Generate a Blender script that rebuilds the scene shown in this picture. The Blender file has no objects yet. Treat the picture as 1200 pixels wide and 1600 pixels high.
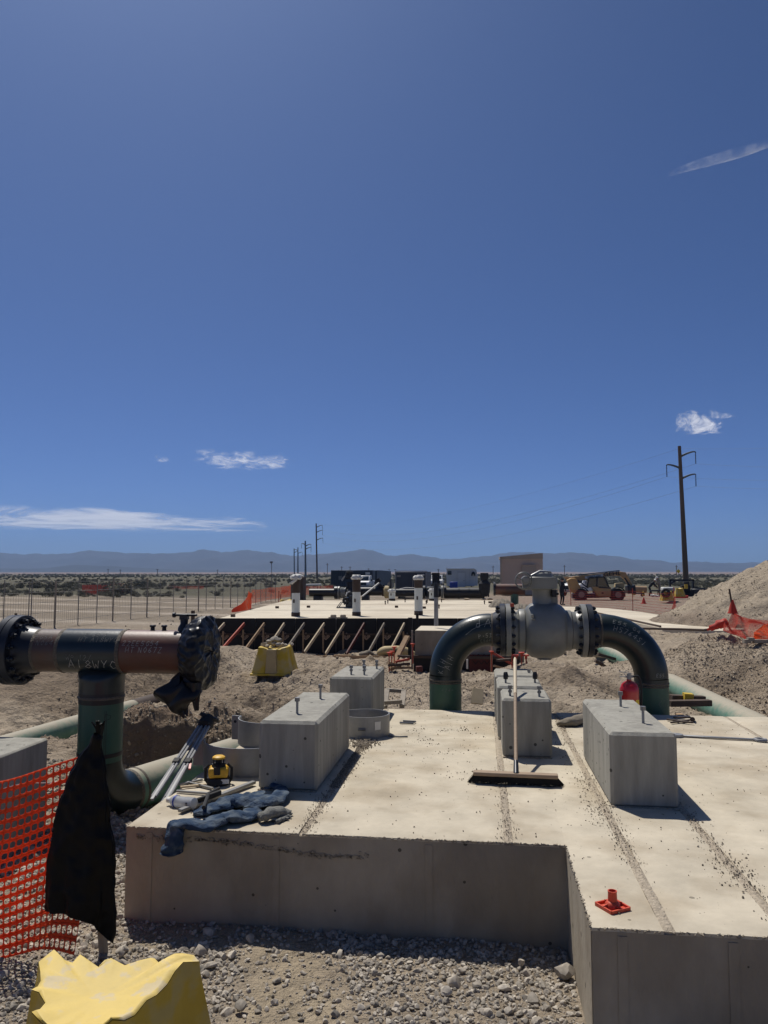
import bpy, bmesh, math, random
import numpy as np
from mathutils import Vector, Matrix, Euler
R = math.radians
random.seed(7); rng = np.random.default_rng(7)
sc = bpy.context.scene
COL = sc.collection

# ------------------------------------------------------------------ camera, sky, sun, exposure
EYE = 1.34
YAW = math.atan(150/1203.8); PITCH = math.atan(95/1200)
cam = bpy.data.cameras.new('camera'); cam_o = bpy.data.objects.new('camera', cam); COL.objects.link(cam_o)
cam.sensor_fit = 'VERTICAL'; cam.sensor_height = 32.0; cam.lens = 24.0
cam.clip_start = 0.05; cam.clip_end = 90000
cam_o.location = (0, 0, EYE); cam_o.rotation_euler = (R(90)+PITCH, 0, YAW)
sc.camera = cam_o
SUN_EL, SUN_AZ = 60.0, -32.6          # azimuth measured from +Y towards +X
w = bpy.data.worlds.new('World'); sc.world = w; w.use_nodes = True
nt = w.node_tree; nt.nodes.clear()
sky = nt.nodes.new('ShaderNodeTexSky'); sky.sky_type = 'NISHITA'; sky.sun_disc = False
sky.sun_elevation = R(SUN_EL); sky.sun_rotation = R(SUN_AZ)
sky.altitude = 2700; sky.air_density = 0.60; sky.dust_density = 8.0; sky.ozone_density = 10.0
bg = nt.nodes.new('ShaderNodeBackground'); bg.inputs[1].default_value = 0.082
wo = nt.nodes.new('ShaderNodeOutputWorld')
tn = nt.nodes.new('ShaderNodeVectorMath'); tn.operation = 'MULTIPLY'; tn.inputs[1].default_value = (.76, .90, 1.07); nt.links.new(sky.outputs[0], tn.inputs[0]); nt.links.new(tn.outputs[0], bg.inputs[0]); nt.links.new(bg.outputs[0], wo.inputs[0])
sl = bpy.data.lights.new('sun', 'SUN'); sl.energy = 4.6; sl.angle = R(0.53); sl.color = (1.0, 0.945, 0.86)
so = bpy.data.objects.new('sun', sl); COL.objects.link(so)
sd = Vector((math.sin(R(SUN_AZ))*math.cos(R(SUN_EL)), math.cos(R(SUN_AZ))*math.cos(R(SUN_EL)), math.sin(R(SUN_EL))))
so.rotation_euler = sd.to_track_quat('Z', 'Y').to_euler(); so.location = sd*50
sc.view_settings.view_transform = 'Standard'; sc.view_settings.look = 'None'
sc.view_settings.gamma = 1; sc.view_settings.use_curve_mapping = False
sc.view_settings.exposure = 0.0
sc.cycles.use_denoising = True
sc.cycles.max_bounces = 6; sc.cycles.volume_bounces = 0; sc.cycles.transparent_max_bounces = 24
sc.cycles.use_adaptive_sampling = True; sc.cycles.adaptive_threshold = 0.02

# ------------------------------------------------------------------ measuring helpers (photograph pixel -> place in the world)
_f = 1200.0
_fw = np.array([-math.sin(YAW)*math.cos(PITCH), math.cos(YAW)*math.cos(PITCH), math.sin(PITCH)])
_rt = np.array([math.cos(YAW), math.sin(YAW), 0]); _up = np.cross(_rt, _fw)
def _ray(px, py): return _fw + _rt*(px-600)/_f - _up*(py-800)/_f
def atz(px, py, z=0.0):
    d = _ray(px, py); t = (z-EYE)/d[2]; return Vector((d[0]*t, d[1]*t, z))
def hit(px, py):
    d = _ray(px, py); t = np.geomspace(1.5, 400, 4000); x = d[0]*t; y = d[1]*t; z = EYE+d[2]*t; k = int(np.argmax(z < ground_z(x, y))); return Vector((x[k], y[k], z[k]))
def aty(px, py, y):
    d = _ray(px, py); t = y/d[1]; return Vector((d[0]*t, y, EYE+d[2]*t))

# ------------------------------------------------------------------ noise in numpy
def _h(ix, iy, s):
    n = (ix.astype(np.int64)*374761393 + iy.astype(np.int64)*668265263 + s*974711) & 0x7fffffff
    n = ((n ^ (n >> 13))*1274126177) & 0x7fffffff
    return ((n ^ (n >> 16)) & 0xffff)/65535.0
def vnoise(x, y, s=0):
    x = np.asarray(x, float); y = np.asarray(y, float)
    ix = np.floor(x); iy = np.floor(y); fx = x-ix; fy = y-iy
    fx = fx*fx*(3-2*fx); fy = fy*fy*(3-2*fy); ix = ix.astype(np.int64); iy = iy.astype(np.int64)
    a = _h(ix, iy, s); b = _h(ix+1, iy, s); c = _h(ix, iy+1, s); d = _h(ix+1, iy+1, s)
    return (a*(1-fx)+b*fx)*(1-fy) + (c*(1-fx)+d*fx)*fy - 0.5
def fbm(x, y, octv=4, s=0, gain=0.5):
    r = 0; a = 1.0
    for k in range(octv):
        r = r + a*vnoise(x*2**k+17.3*k, y*2**k-9.1*k, s+k); a *= gain
    return r
def sstep(a, b, x):
    t = np.clip((np.asarray(x, float)-a)/(b-a), 0, 1); return t*t*(3-2*t)

# ------------------------------------------------------------------ materials
MATS = {}
def _n(t, k, **kw):
    n = t.nodes.new(k)
    for a, v in kw.items(): setattr(n, a, v)
    return n
def mat(name, col, rough=0.8, metal=0.0, var=0.15, scale=6.0, bump=0.0, bscale=40.0, second=None, sscale=2.0, samt=0.5,
        stretch=(1, 1, 1), spec=0.4, coat=0.0, detail=6, smin=0.45, smax=0.6, pits=0.0, pscale=30.0, psize=.16, streak=0.0, dust=None, dustamt=.9):
    m = bpy.data.materials.new(name); m.use_nodes = True; t = m.node_tree
    b = t.nodes['Principled BSDF']; L = t.links.new
    b.inputs['Roughness'].default_value = rough; b.inputs['Metallic'].default_value = metal
    b.inputs['Specular IOR Level'].default_value = spec; b.inputs['Coat Weight'].default_value = coat
    tc = _n(t, 'ShaderNodeTexCoord'); mp = _n(t, 'ShaderNodeMapping'); mp.inputs['Scale'].default_value = stretch
    L(tc.outputs['Object'], mp.inputs[0])
    nz = _n(t, 'ShaderNodeTexNoise'); nz.inputs['Scale'].default_value = scale; nz.inputs['Detail'].default_value = detail
    nz.inputs['Roughness'].default_value = 0.62
    L(mp.outputs[0], nz.inputs['Vector'])
    mr = _n(t, 'ShaderNodeMapRange'); mr.inputs[1].default_value = .25; mr.inputs[2].default_value = .75
    mr.inputs[3].default_value = 1-var; mr.inputs[4].default_value = 1+var
    L(nz.outputs[0], mr.inputs[0])
    base = None
    if second is not None:
        n2 = _n(t, 'ShaderNodeTexNoise'); n2.inputs['Scale'].default_value = sscale; n2.inputs['Detail'].default_value = 5
        L(mp.outputs[0], n2.inputs['Vector'])
        r2 = _n(t, 'ShaderNodeMapRange'); r2.inputs[1].default_value = smin; r2.inputs[2].default_value = smax
        r2.inputs[4].default_value = samt
        L(n2.outputs[0], r2.inputs[0])
        mx = _n(t, 'ShaderNodeMix', data_type='RGBA'); mx.inputs[6].default_value = (*col, 1); mx.inputs[7].default_value = (*second, 1)
        L(r2.outputs[0], mx.inputs[0]); base = mx.outputs[2]
    vm = _n(t, 'ShaderNodeVectorMath', operation='SCALE')
    if base is not None: L(base, vm.inputs[0])
    else: vm.inputs[0].default_value = col
    L(mr.outputs[0], vm.inputs['Scale'])
    out = vm.outputs[0]
    bh = None
    if pits > 0:
        vo = _n(t, 'ShaderNodeTexVoronoi'); vo.inputs['Scale'].default_value = pscale
        L(tc.outputs['Object'], vo.inputs['Vector'])
        # only some cells carry a hole
        sp = _n(t, 'ShaderNodeSeparateColor'); L(vo.outputs['Color'], sp.inputs[0])
        th = _n(t, 'ShaderNodeMath', operation='MULTIPLY'); th.inputs[1].default_value = psize; 
        pw = _n(t, 'ShaderNodeMath', operation='POWER'); pw.inputs[1].default_value = 3.0; L(sp.outputs[0], pw.inputs[0]); L(pw.outputs[0], th.inputs[0])
        lt = _n(t, 'ShaderNodeMath', operation='LESS_THAN'); L(vo.outputs['Distance'], lt.inputs[0]); L(th.outputs[0], lt.inputs[1])
        mm = _n(t, 'ShaderNodeMath', operation='MULTIPLY'); mm.inputs[1].default_value = pits; L(lt.outputs[0], mm.inputs[0])
        iv = _n(t, 'ShaderNodeMath', operation='SUBTRACT'); iv.inputs[0].default_value = 1.0; L(mm.outputs[0], iv.inputs[1])
        v2 = _n(t, 'ShaderNodeVectorMath', operation='SCALE'); L(out, v2.inputs[0]); L(iv.outputs[0], v2.inputs['Scale']); out = v2.outputs[0]
    if dust is not None:
        ge = _n(t, 'ShaderNodeNewGeometry'); sx = _n(t, 'ShaderNodeSeparateXYZ'); L(ge.outputs['Normal'], sx.inputs[0])
        dn_ = _n(t, 'ShaderNodeTexNoise'); dn_.inputs['Scale'].default_value = 7; dn_.inputs['Detail'].default_value = 7; dn_.inputs['Roughness'].default_value = .7; L(tc.outputs['Object'], dn_.inputs['Vector'])
        ad = _n(t, 'ShaderNodeMath', operation='MULTIPLY_ADD'); ad.inputs[1].default_value = 1.1; L(dn_.outputs[0], ad.inputs[0]); L(sx.outputs[2], ad.inputs[2])
        rg0 = _n(t, 'ShaderNodeMapRange'); rg0.inputs[1].default_value = .85; rg0.inputs[2].default_value = 1.45; rg0.inputs[4].default_value = dustamt; L(ad.outputs[0], rg0.inputs[0])
        md = _n(t, 'ShaderNodeMix', data_type='RGBA'); L(rg0.outputs[0], md.inputs[0]); L(out, md.inputs[6]); md.inputs[7].default_value = (*dust, 1); out = md.outputs[2]
    L(out, b.inputs['Base Color'])
    if bump > 0:
        nb = _n(t, 'ShaderNodeTexNoise'); nb.inputs['Scale'].default_value = bscale; nb.inputs['Detail'].default_value = 5
        L(mp.outputs[0], nb.inputs['Vector'])
        bp = _n(t, 'ShaderNodeBump'); bp.inputs['Strength'].default_value = min(1, bump); bp.inputs['Distance'].default_value = 0.01*max(1, bump)
        L(nb.outputs[0], bp.inputs['Height']); L(bp.outputs[0], b.inputs['Normal'])
    MATS[name] = m
    return m

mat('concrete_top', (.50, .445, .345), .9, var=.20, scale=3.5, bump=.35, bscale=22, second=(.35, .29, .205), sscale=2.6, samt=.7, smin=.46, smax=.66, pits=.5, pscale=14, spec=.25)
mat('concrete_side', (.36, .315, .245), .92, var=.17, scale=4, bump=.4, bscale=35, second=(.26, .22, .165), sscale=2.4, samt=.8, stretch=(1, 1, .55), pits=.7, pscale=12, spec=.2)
mat('concrete_joint', (.38, .325, .25), .95, var=.35, scale=40, bump=1.5, bscale=60, spec=.15)
mat('concrete_block', (.315, .305, .265), .88, var=.20, scale=7, bump=.3, bscale=30, second=(.25, .24, .21), sscale=3, samt=.8, stretch=(2.8, 2.8, .35), pits=.75, pscale=17, psize=.24, spec=.25)
mat('concrete_far', (.58, .52, .41), .9, var=.12, scale=.8, second=(.45, .39, .3), sscale=.35, samt=.7, spec=.2, pits=.5, pscale=4)
mat('steel_bolt', (.22, .22, .22), .45, .8, var=.2, scale=30)
mat('steel_galv', (.27, .275, .28), .45, .4, var=.15, scale=9, bump=.08, second=(.20, .205, .21), sscale=5)
mat('pipe_green', (.038, .105, .07), .42, var=.16, scale=5, second=(.05, .10, .07), sscale=2.5, samt=.6, bump=.05, spec=.4)
mat('pipe_green_dusty', (.085, .20, .145), .7, var=.12, scale=6, second=(.14, .24, .18), sscale=9, samt=.7, bump=.1, dust=(.37, .32, .24))
mat('pipe_dusty', (.40, .36, .28), .85, var=.12, scale=6, second=(.22, .33, .26), sscale=2, samt=.5, bump=.1)
mat('pipe_dark', (.009, .018, .018), .33, var=.25, scale=4, second=(.016, .026, .024), sscale=8, samt=.6, bump=.06, spec=.5)
mat('tee_dark', (.010, .019, .024), .32, var=.25, scale=5, second=(.03, .034, .032), sscale=6, samt=.5, smin=.55, smax=.7, bump=.06, spec=.5)
mat('pipe_rust', (.115, .045, .028), .45, var=.28, scale=6, second=(.055, .038, .032), sscale=3, samt=.8, bump=.08, spec=.5)
mat('pipe_black', (.018, .018, .02), .45, var=.3, scale=3, bump=.05)
mat('weld', (.12, .105, .085), .7, .3, var=.4, scale=60, bump=.8, bscale=120)
mat('flange_dark', (.018, .022, .03), .4, .2, var=.3, scale=15, bump=.05)
mat('valve_grey', (.19, .195, .18), .42, var=.10, scale=6, second=(.145, .145, .13), sscale=4, samt=.5, bump=.03, spec=.5)
mat('chalk', (.36, .36, .33), .9, var=.25, scale=60)
mat('chalk_dim', (.17, .175, .165), .9, var=.3, scale=60)
mat('black_plastic', (.010, .010, .012), .38, var=.3, scale=8, bump=.25, bscale=14, spec=.35)
mat('black_bag', (.004, .004, .0045), .5, var=.3, scale=12, bump=.1, bscale=10, spec=.14)
mat('net_orange', (.88, .125, .03), .55, var=.12, scale=10, spec=.3)
mat('net_red', (.58, .075, .05), .6, var=.15, scale=3, spec=.3)
mat('yellow_plastic', (.56, .37, .035), .6, var=.14, scale=6, second=(.50, .38, .12), sscale=11, samt=.8, smin=.47, smax=.6, bump=.2, bscale=40, spec=.4, dust=(.52, .44, .22), dustamt=.38)
mat('yellow_worn', (.66, .47, .08), .65, var=.10, scale=4, second=(.47, .40, .30), sscale=16, samt=.7, smin=.56, smax=.63, bump=.2, bscale=40, dust=(.58, .49, .27), dustamt=.35)
mat('yellow_plain', (.55, .38, .03), .6, var=.12, scale=5, second=(.45, .38, .24), sscale=5, samt=.5)
mat('tan_plastic', (.42, .33, .17), .7, var=.12, scale=6)
mat('wood', (.36, .245, .145), .85, var=.25, scale=5, stretch=(1, 1, 6), bump=.1)
mat('wood_grey', (.27, .235, .19), .9, var=.3, scale=6, bump=.2)
mat('wood_pale', (.52, .42, .28), .8, var=.15, scale=6)
mat('wood_dark', (.085, .06, .045), .85, var=.3, scale=4)
mat('form_black', (.010, .010, .011), .7, var=.3, scale=3)
mat('form_red', (.10, .022, .018), .7, var=.3, scale=6)
mat('stamp', (.50, .37, .28), .9, var=.2, scale=10)
mat('red_paint', (.42, .012, .016), .3, var=.06, coat=.4, spec=.5)
mat('cap_red', (.55, .075, .035), .5, var=.1, scale=30)
mat('label_white', (.62, .61, .57), .6, var=.08)
mat('label_yellow', (.75, .55, .05), .6, var=.05)
mat('denim', (.035, .058, .10), .95, var=.3, scale=22, second=(.12, .145, .17), sscale=16, samt=.7, bump=.7, bscale=90, spec=.1)
mat('glove_grey', (.16, .16, .145), .95, var=.25, scale=30, bump=.6, bscale=80)
mat('rag', (.19, .165, .13), .95, var=.2, scale=12, bump=.6, bscale=40)
mat('alu', (.27, .27, .27), .55, .0, var=.1, scale=12)
mat('laser_yellow', (.62, .36, .03), .5, var=.08, scale=15)
mat('rubber', (.018, .018, .019), .75, var=.2, scale=10)
mat('bristle', (.006, .006, .007), .8, var=.3, scale=40)
mat('clear_plastic', (.62, .64, .66), .15, var=.05, spec=.6)
mat('blue_label', (.03, .06, .32), .5)
mat('tele_yellow', (.46, .28, .10), .5, var=.12, scale=2, second=(.34, .24, .14), sscale=1.2, samt=.6)
mat('glass_dark', (.02, .026, .03), .08, spec=.8, var=.05)
mat('white_paint', (.72, .72, .70), .35, var=.05, coat=.3)
mat('container_dark', (.034, .044, .062), .55, var=.15, scale=.6)
mat('container_frame', (.20, .21, .22), .5, var=.1)
mat('trailer_white', (.62, .60, .57), .5, var=.05, scale=1)
mat('tan_wall', (.50, .40, .31), .8, var=.06, scale=1)
mat('tan_trim', (.36, .31, .25), .8, var=.05, scale=1)
mat('pole_wood', (.12, .09, .065), .9, var=.3, scale=.6, stretch=(4, 4, .3))
mat('pole_steel', (.10, .12, .13), .5, .3, var=.1)
mat('wire', (.30, .31, .33), .5, .3)
mat('pile_white', (.60, .63, .60), .6, var=.12, scale=3)
mat('pile_wrap', (.58, .58, .55), .7, var=.15, scale=12, bump=.4)
mat('rusty', (.055, .038, .03), .75, var=.3, scale=6, bump=.2)
mat('rebar_red', (.40, .07, .04), .7, var=.2, scale=20)
mat('skin', (.45, .26, .17), .6, var=.05)
mat('cloth_dark', (.020, .022, .028), .9, var=.2, scale=8)
mat('cloth_tan', (.26, .23, .18), .9, var=.15, scale=8)
mat('hard_hat', (.70, .70, .66), .4)
mat('sign_yellow', (.75, .50, .02), .5)
mat('headlamp', (.75, .76, .78), .15)
mat('brush_wood', (.30, .22, .15), .7, var=.2, scale=10, stretch=(1, 6, 6))
mat('handle_wood', (.55, .46, .32), .6, var=.12, scale=10)
mat('mesh_grey', (.22, .21, .195), .6, .3, var=.2)
mat('tumbleweed', (.10, .10, .06), .95, var=.4, scale=1.5)
mat('dark_clod', (.085, .062, .045), .95, var=.35, scale=15, bump=.5)

def translucent(name, k):
    t = MATS[name].node_tree; b = t.nodes['Principled BSDF']; o = t.nodes['Material Output']; tl = _n(t, 'ShaderNodeBsdfTranslucent'); mx = _n(t, 'ShaderNodeMixShader'); mx.inputs[0].default_value = k
    src = b.inputs['Base Color'].links[0].from_socket; t.links.new(src, tl.inputs[0]); t.links.new(b.outputs[0], mx.inputs[1]); t.links.new(tl.outputs[0], mx.inputs[2]); t.links.new(mx.outputs[0], o.inputs[0])
translucent('net_orange', .45); translucent('net_red', .35); translucent('clear_plastic', .5)
def rock_mat(name, c1, c2, c3):
    m = bpy.data.materials.new(name); m.use_nodes = True; t = m.node_tree; L = t.links.new
    b = t.nodes['Principled BSDF']; b.inputs['Roughness'].default_value = .92; b.inputs['Specular IOR Level'].default_value = .2
    oi = _n(t, 'ShaderNodeObjectInfo'); cr = _n(t, 'ShaderNodeValToRGB')
    cr.color_ramp.elements[0].color = (*c1, 1); cr.color_ramp.elements[1].color = (*c3, 1)
    e = cr.color_ramp.elements.new(.5); e.color = (*c2, 1)
    L(oi.outputs['Random'], cr.inputs[0])
    tc = _n(t, 'ShaderNodeTexCoord'); nz = _n(t, 'ShaderNodeTexNoise'); nz.inputs['Scale'].default_value = 2.5; nz.inputs['Detail'].default_value = 4
    L(tc.outputs['Object'], nz.inputs['Vector'])
    mr = _n(t, 'ShaderNodeMapRange'); mr.inputs[1].default_value = .3; mr.inputs[2].default_value = .7; mr.inputs[3].default_value = .75; mr.inputs[4].default_value = 1.2
    L(nz.outputs[0], mr.inputs[0])
    vm = _n(t, 'ShaderNodeVectorMath', operation='SCALE'); L(cr.outputs[0], vm.inputs[0]); L(mr.outputs[0], vm.inputs['Scale']); L(vm.outputs[0], b.inputs['Base Color'])
    MATS[name] = m
rock_mat('rock_grey', (.21, .19, .16), (.36, .32, .265), (.50, .45, .375))
rock_mat('rock_sand', (.30, .245, .18), (.36, .30, .225), (.42, .355, .27))
rock_mat('sage', (.13, .13, .095), (.17, .165, .12), (.22, .205, .155))
rock_mat('grit', (.16, .135, .105), (.26, .22, .17), (.36, .31, .24))

# ------------------------------------------------------------------ mesh collector
ORG = {}
class MB:
    def __init__(s): s.v = []; s.f = []
    def add(s, vs, fs):
        n = len(s.v); s.v += [tuple(v) for v in vs]; s.f += [tuple(i+n for i in f) for f in fs]; return s
    def box(s, c, d, rot=None, M=None):
        vs = [Vector((x*d[0]/2, y*d[1]/2, z*d[2]/2)) for x in (-1, 1) for y in (-1, 1) for z in (-1, 1)]
        if rot is not None: e = Euler(rot).to_matrix(); vs = [e @ v for v in vs]
        vs = [v+Vector(c) for v in vs]
        return s.add(vs, [(0, 1, 3, 2), (4, 6, 7, 5), (0, 4, 5, 1), (2, 3, 7, 6), (0, 2, 6, 4), (1, 5, 7, 3)])
    def bar(s, p0, p1, wd, ht=None, up=(0, 0, 1)):
        p0 = Vector(p0); p1 = Vector(p1); ht = ht or wd; d = (p1-p0).normalized(); u = Vector(up)
        if abs(d.dot(u)) > .98: u = Vector((1, 0, 0))
        a = d.cross(u).normalized(); b = a.cross(d)
        vs = [p+a*(i*wd/2)+b*(j*ht/2) for p in (p0, p1) for i, j in ((-1, -1), (1, -1), (1, 1), (-1, 1))]
        return s.add(vs, [(0, 3, 2, 1), (4, 5, 6, 7), (0, 1, 5, 4), (1, 2, 6, 5), (2, 3, 7, 6), (3, 0, 4, 7)])
    def tube(s, pts, r, n=12, caps=True, fold=None):
        pts = [Vector(p) for p in pts]; N = len(pts); rs = r if isinstance(r, (list, tuple)) else [r]*N
        t0 = (pts[1]-pts[0]).normalized(); ref = Vector((0, 0, 1)) if abs(t0.z) < .9 else Vector((1, 0, 0))
        a = t0.cross(ref).normalized(); vs = []
        for i, p in enumerate(pts):
            t = (pts[min(i+1, N-1)]-pts[max(i-1, 0)]).normalized()
            a = (a-t*a.dot(t)).normalized(); b = t.cross(a)
            for k in range(n):
                an = 2*math.pi*k/n; q = rs[i]
                if fold: q *= fold(i, an)
                vs.append(p+a*(q*math.cos(an))+b*(q*math.sin(an)))
        fs = [(i*n+k, i*n+(k+1) % n, (i+1)*n+(k+1) % n, (i+1)*n+k) for i in range(N-1) for k in range(n)]
        if caps: fs += [tuple(range(n-1, -1, -1)), tuple((N-1)*n+k for k in range(n))]
        return s.add(vs, fs)
    def cyl(s, p0, p1, r, r1=None, n=16, caps=True): return s.tube([p0, p1], [r, r if r1 is None else r1], n, caps)
    def lathe(s, prof, o=(0, 0, 0), axis='z', n=32, a0=0, a1=2*math.pi, bulge=None):
        full = abs(a1-a0-2*math.pi) < 1e-6; m = n if full else n+1; vs = []
        for i, (r, h) in enumerate(prof):
            for k in range(m):
                an = a0+(a1-a0)*k/n; q = r*(bulge(i, an) if bulge else 1); c, d = q*math.cos(an), q*math.sin(an)
                v = {'z': (c, d, h), 'x': (h, c, d), 'y': (d, h, c)}[axis]; vs.append(Vector(v)+Vector(o))
        fs = []
        for i in range(len(prof)-1):
            for k in range(n): fs.append((i*m+k, i*m+(k+1) % m, (i+1)*m+(k+1) % m, (i+1)*m+k))
        return s.add(vs, fs)
    def prism(s, pts, y0, y1, plane='xz', o=(0, 0, 0)):
        n = len(pts)
        def q(a, b, c): v = {'xz': (a, c, b), 'xy': (a, b, c), 'yz': (c, a, b)}[plane]; return Vector(v)+Vector(o)
        vs = [q(a, b, y0) for a, b in pts]+[q(a, b, y1) for a, b in pts]
        return s.add(vs, [tuple(range(n-1, -1, -1)), tuple(range(n, 2*n))]+[(i, (i+1) % n, n+(i+1) % n, n+i) for i in range(n)])
    def grid(s, fn, nu, nv):
        vs = [fn(i/nu, j/nv) for j in range(nv+1) for i in range(nu+1)]
        return s.add(vs, [(j*(nu+1)+i, j*(nu+1)+i+1, (j+1)*(nu+1)+i+1, (j+1)*(nu+1)+i) for j in range(nv) for i in range(nu)])
    def build(s, name, m, parent=None, local=False, smooth=True, bevel=0, solid=0, sub=0, seg=1, angle=35, kind=None):
        me = bpy.data.meshes.new(name); vs = s.v
        if parent is not None and not local:
            T = world_of(parent).inverted(); vs = [T @ Vector(v) for v in vs]
        me.from_pydata([tuple(v) for v in vs], [], s.f); me.validate(); me.update()
        bm = bmesh.new(); bm.from_mesh(me); bmesh.ops.recalc_face_normals(bm, faces=bm.faces); bm.to_mesh(me); bm.free()
        me.materials.append(MATS[m])
        if smooth: me.shade_smooth(); me.set_sharp_from_angle(angle=R(angle))
        o = bpy.data.objects.new(name, me); COL.objects.link(o)
        if parent is not None: o.parent = parent; ORG[o.name] = world_of(parent)
        if bevel: b = o.modifiers.new('b', 'BEVEL'); b.width = bevel; b.segments = seg; b.limit_method = 'ANGLE'; b.angle_limit = R(40)
        if solid: q = o.modifiers.new('s', 'SOLIDIFY'); q.thickness = solid; q.offset = 0
        if sub: q = o.modifiers.new('u', 'SUBSURF'); q.levels = q.render_levels = sub
        if kind: o['kind'] = kind
        return o
def world_of(o): return ORG.get(o.name, Matrix.Identity(4))
def tag(o, label=None, cat=None, group=None, kind=None):
    if label: o['label'] = label
    if cat: o['category'] = cat
    if group: o['group'] = group
    if kind: o['kind'] = kind
    return o
def thing(name, label, cat, loc=(0, 0, 0), rz=0.0, group=None):
    o = bpy.data.objects.new(name, None); COL.objects.link(o); o.location = loc; o.rotation_euler = (0, 0, rz)
    ORG[o.name] = Matrix.Translation(Vector(loc)) @ Matrix.Rotation(rz, 4, 'Z'); o.empty_display_size = .1
    return tag(o, label, cat, group)
def copy_tree(o, parent=None):
    c = o.copy(); COL.objects.link(c)
    if parent is not None: c.parent = parent
    for ch in list(o.children): copy_tree(ch, c)
    return c
def copy_thing(o, loc, rz=0.0, label=None):
    c = copy_tree(o); c.location = loc; c.rotation_euler = (0, 0, rz)
    if label: c['label'] = label
    return c

# scattering of small pieces nobody could count, as instances on points
def rock_proto(name, seed, m, flat=.7, sub=2, rough=.28):
    bm = bmesh.new(); bmesh.ops.create_icosphere(bm, subdivisions=sub, radius=1.0); r = random.Random(seed)
    ax = [Vector((r.uniform(-1, 1), r.uniform(-1, 1), r.uniform(-1, 1))).normalized() for _ in range(9)]
    ax += [Vector((r.gauss(0, 1), r.gauss(0, 1), r.gauss(0, 1))).normalized() for _ in range(5)]; cut = [r.uniform(.42, .86) for _ in ax]; sx = r.uniform(.75, 1.15); sy = r.uniform(.6, 1.0)
    for v in bm.verts:
        for a, c in zip(ax, cut):
            d = v.co.dot(a)
            if d > c: v.co -= a*(d-c)*.9
        v.co = Vector((v.co.x*sx, v.co.y*sy, v.co.z*flat))*(1+r.uniform(-.04, .04))
    me = bpy.data.meshes.new(name); bm.to_mesh(me); bm.free(); me.materials.append(MATS[m]); me.shade_smooth(); me.set_sharp_from_angle(angle=R(28))
    return bpy.data.objects.new(name, me)
def shrub_proto(name, seed, m, n=420):
    r = random.Random(seed); mb = MB()
    lobes = [(Vector((r.uniform(-.5, .5), r.uniform(-.5, .5), r.uniform(.35, .6))), r.uniform(.3, .5)) for _ in range(7)]
    for k in range(n):
        c, q = r.choice(lobes); d = Vector((r.gauss(0, 1), r.gauss(0, 1), r.gauss(0, 1))).normalized()*q*r.uniform(.6, 1.05)
        p = c+d
        if p.z < 0: p.z = -p.z*.5
        a = Vector((r.gauss(0, 1), r.gauss(0, 1), r.gauss(0, 1))).normalized()*.09; b = Vector((r.gauss(0, 1), r.gauss(0, 1), r.gauss(.5, 1))).normalized()*.09
        mb.add([p-a, p+a, p+b*1.6], [(0, 1, 2)])
    for k in range(6):
        a = r.uniform(0, 6.28); mb.bar((0, 0, 0), (.4*math.cos(a), .4*math.sin(a), .5), .04)
    me = bpy.data.meshes.new(name); me.from_pydata(mb.v, [], mb.f); me.materials.append(MATS[m])
    return bpy.data.objects.new(name, me)
def scatter(name, pts, scl, protos, seed=1, tilt=True, label=None, cat=None, parent=None):
    r = np.random.default_rng(seed); n = len(pts)
    me = bpy.data.meshes.new(name); me.from_pydata([tuple(p) for p in pts], [], [])
    a = me.attributes.new('rot', 'FLOAT_VECTOR', 'POINT'); rot = r.uniform(0, 6.283, (n, 3))
    if tilt == 'flat': rot[:, 0] = r.normal(0, .35, n); rot[:, 1] = r.normal(0, .35, n)
    if not tilt: rot[:, 0] = 0; rot[:, 1] = 0
    a.data.foreach_set('vector', rot.astype(np.float32).ravel())
    a = me.attributes.new('scl', 'FLOAT_VECTOR', 'POINT'); s3 = np.repeat(np.asarray(scl)[:, None], 3, 1)*r.uniform(.8, 1.2, (n, 3))
    a.data.foreach_set('vector', s3.astype(np.float32).ravel())
    a = me.attributes.new('idx', 'INT', 'POINT'); a.data.foreach_set('value', r.integers(0, len(protos), n).astype(np.int32))
    o = bpy.data.objects.new(name, me); COL.objects.link(o)
    c = bpy.data.collections.new(name+'_pieces')
    for p in protos: c.objects.link(p)
    g = bpy.data.node_groups.new(name, 'GeometryNodeTree')
    g.interface.new_socket('Geometry', in_out='INPUT', socket_type='NodeSocketGeometry'); g.interface.new_socket('Geometry', in_out='OUTPUT', socket_type='NodeSocketGeometry')
    i = g.nodes.new('NodeGroupInput'); q = g.nodes.new('NodeGroupOutput'); ip = g.nodes.new('GeometryNodeInstanceOnPoints')
    ci = g.nodes.new('GeometryNodeCollectionInfo'); ci.inputs[0].default_value = c; ci.inputs[1].default_value = True; ci.inputs[2].default_value = True
    def na(nm, ty): k = g.nodes.new('GeometryNodeInputNamedAttribute'); k.data_type = ty; k.inputs[0].default_value = nm; return k.outputs[0]
    g.links.new(i.outputs[0], ip.inputs['Points']); g.links.new(ci.outputs[0], ip.inputs['Instance']); ip.inputs['Pick Instance'].default_value = True
    g.links.new(na('idx', 'INT'), ip.inputs['Instance Index']); g.links.new(na('rot', 'FLOAT_VECTOR'), ip.inputs['Rotation']); g.links.new(na('scl', 'FLOAT_VECTOR'), ip.inputs['Scale'])
    g.links.new(ip.outputs[0], q.inputs[0]); md = o.modifiers.new('scatter', 'NODES'); md.node_group = g
    o['kind'] = 'stuff'
    return tag(o, label, cat)

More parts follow.
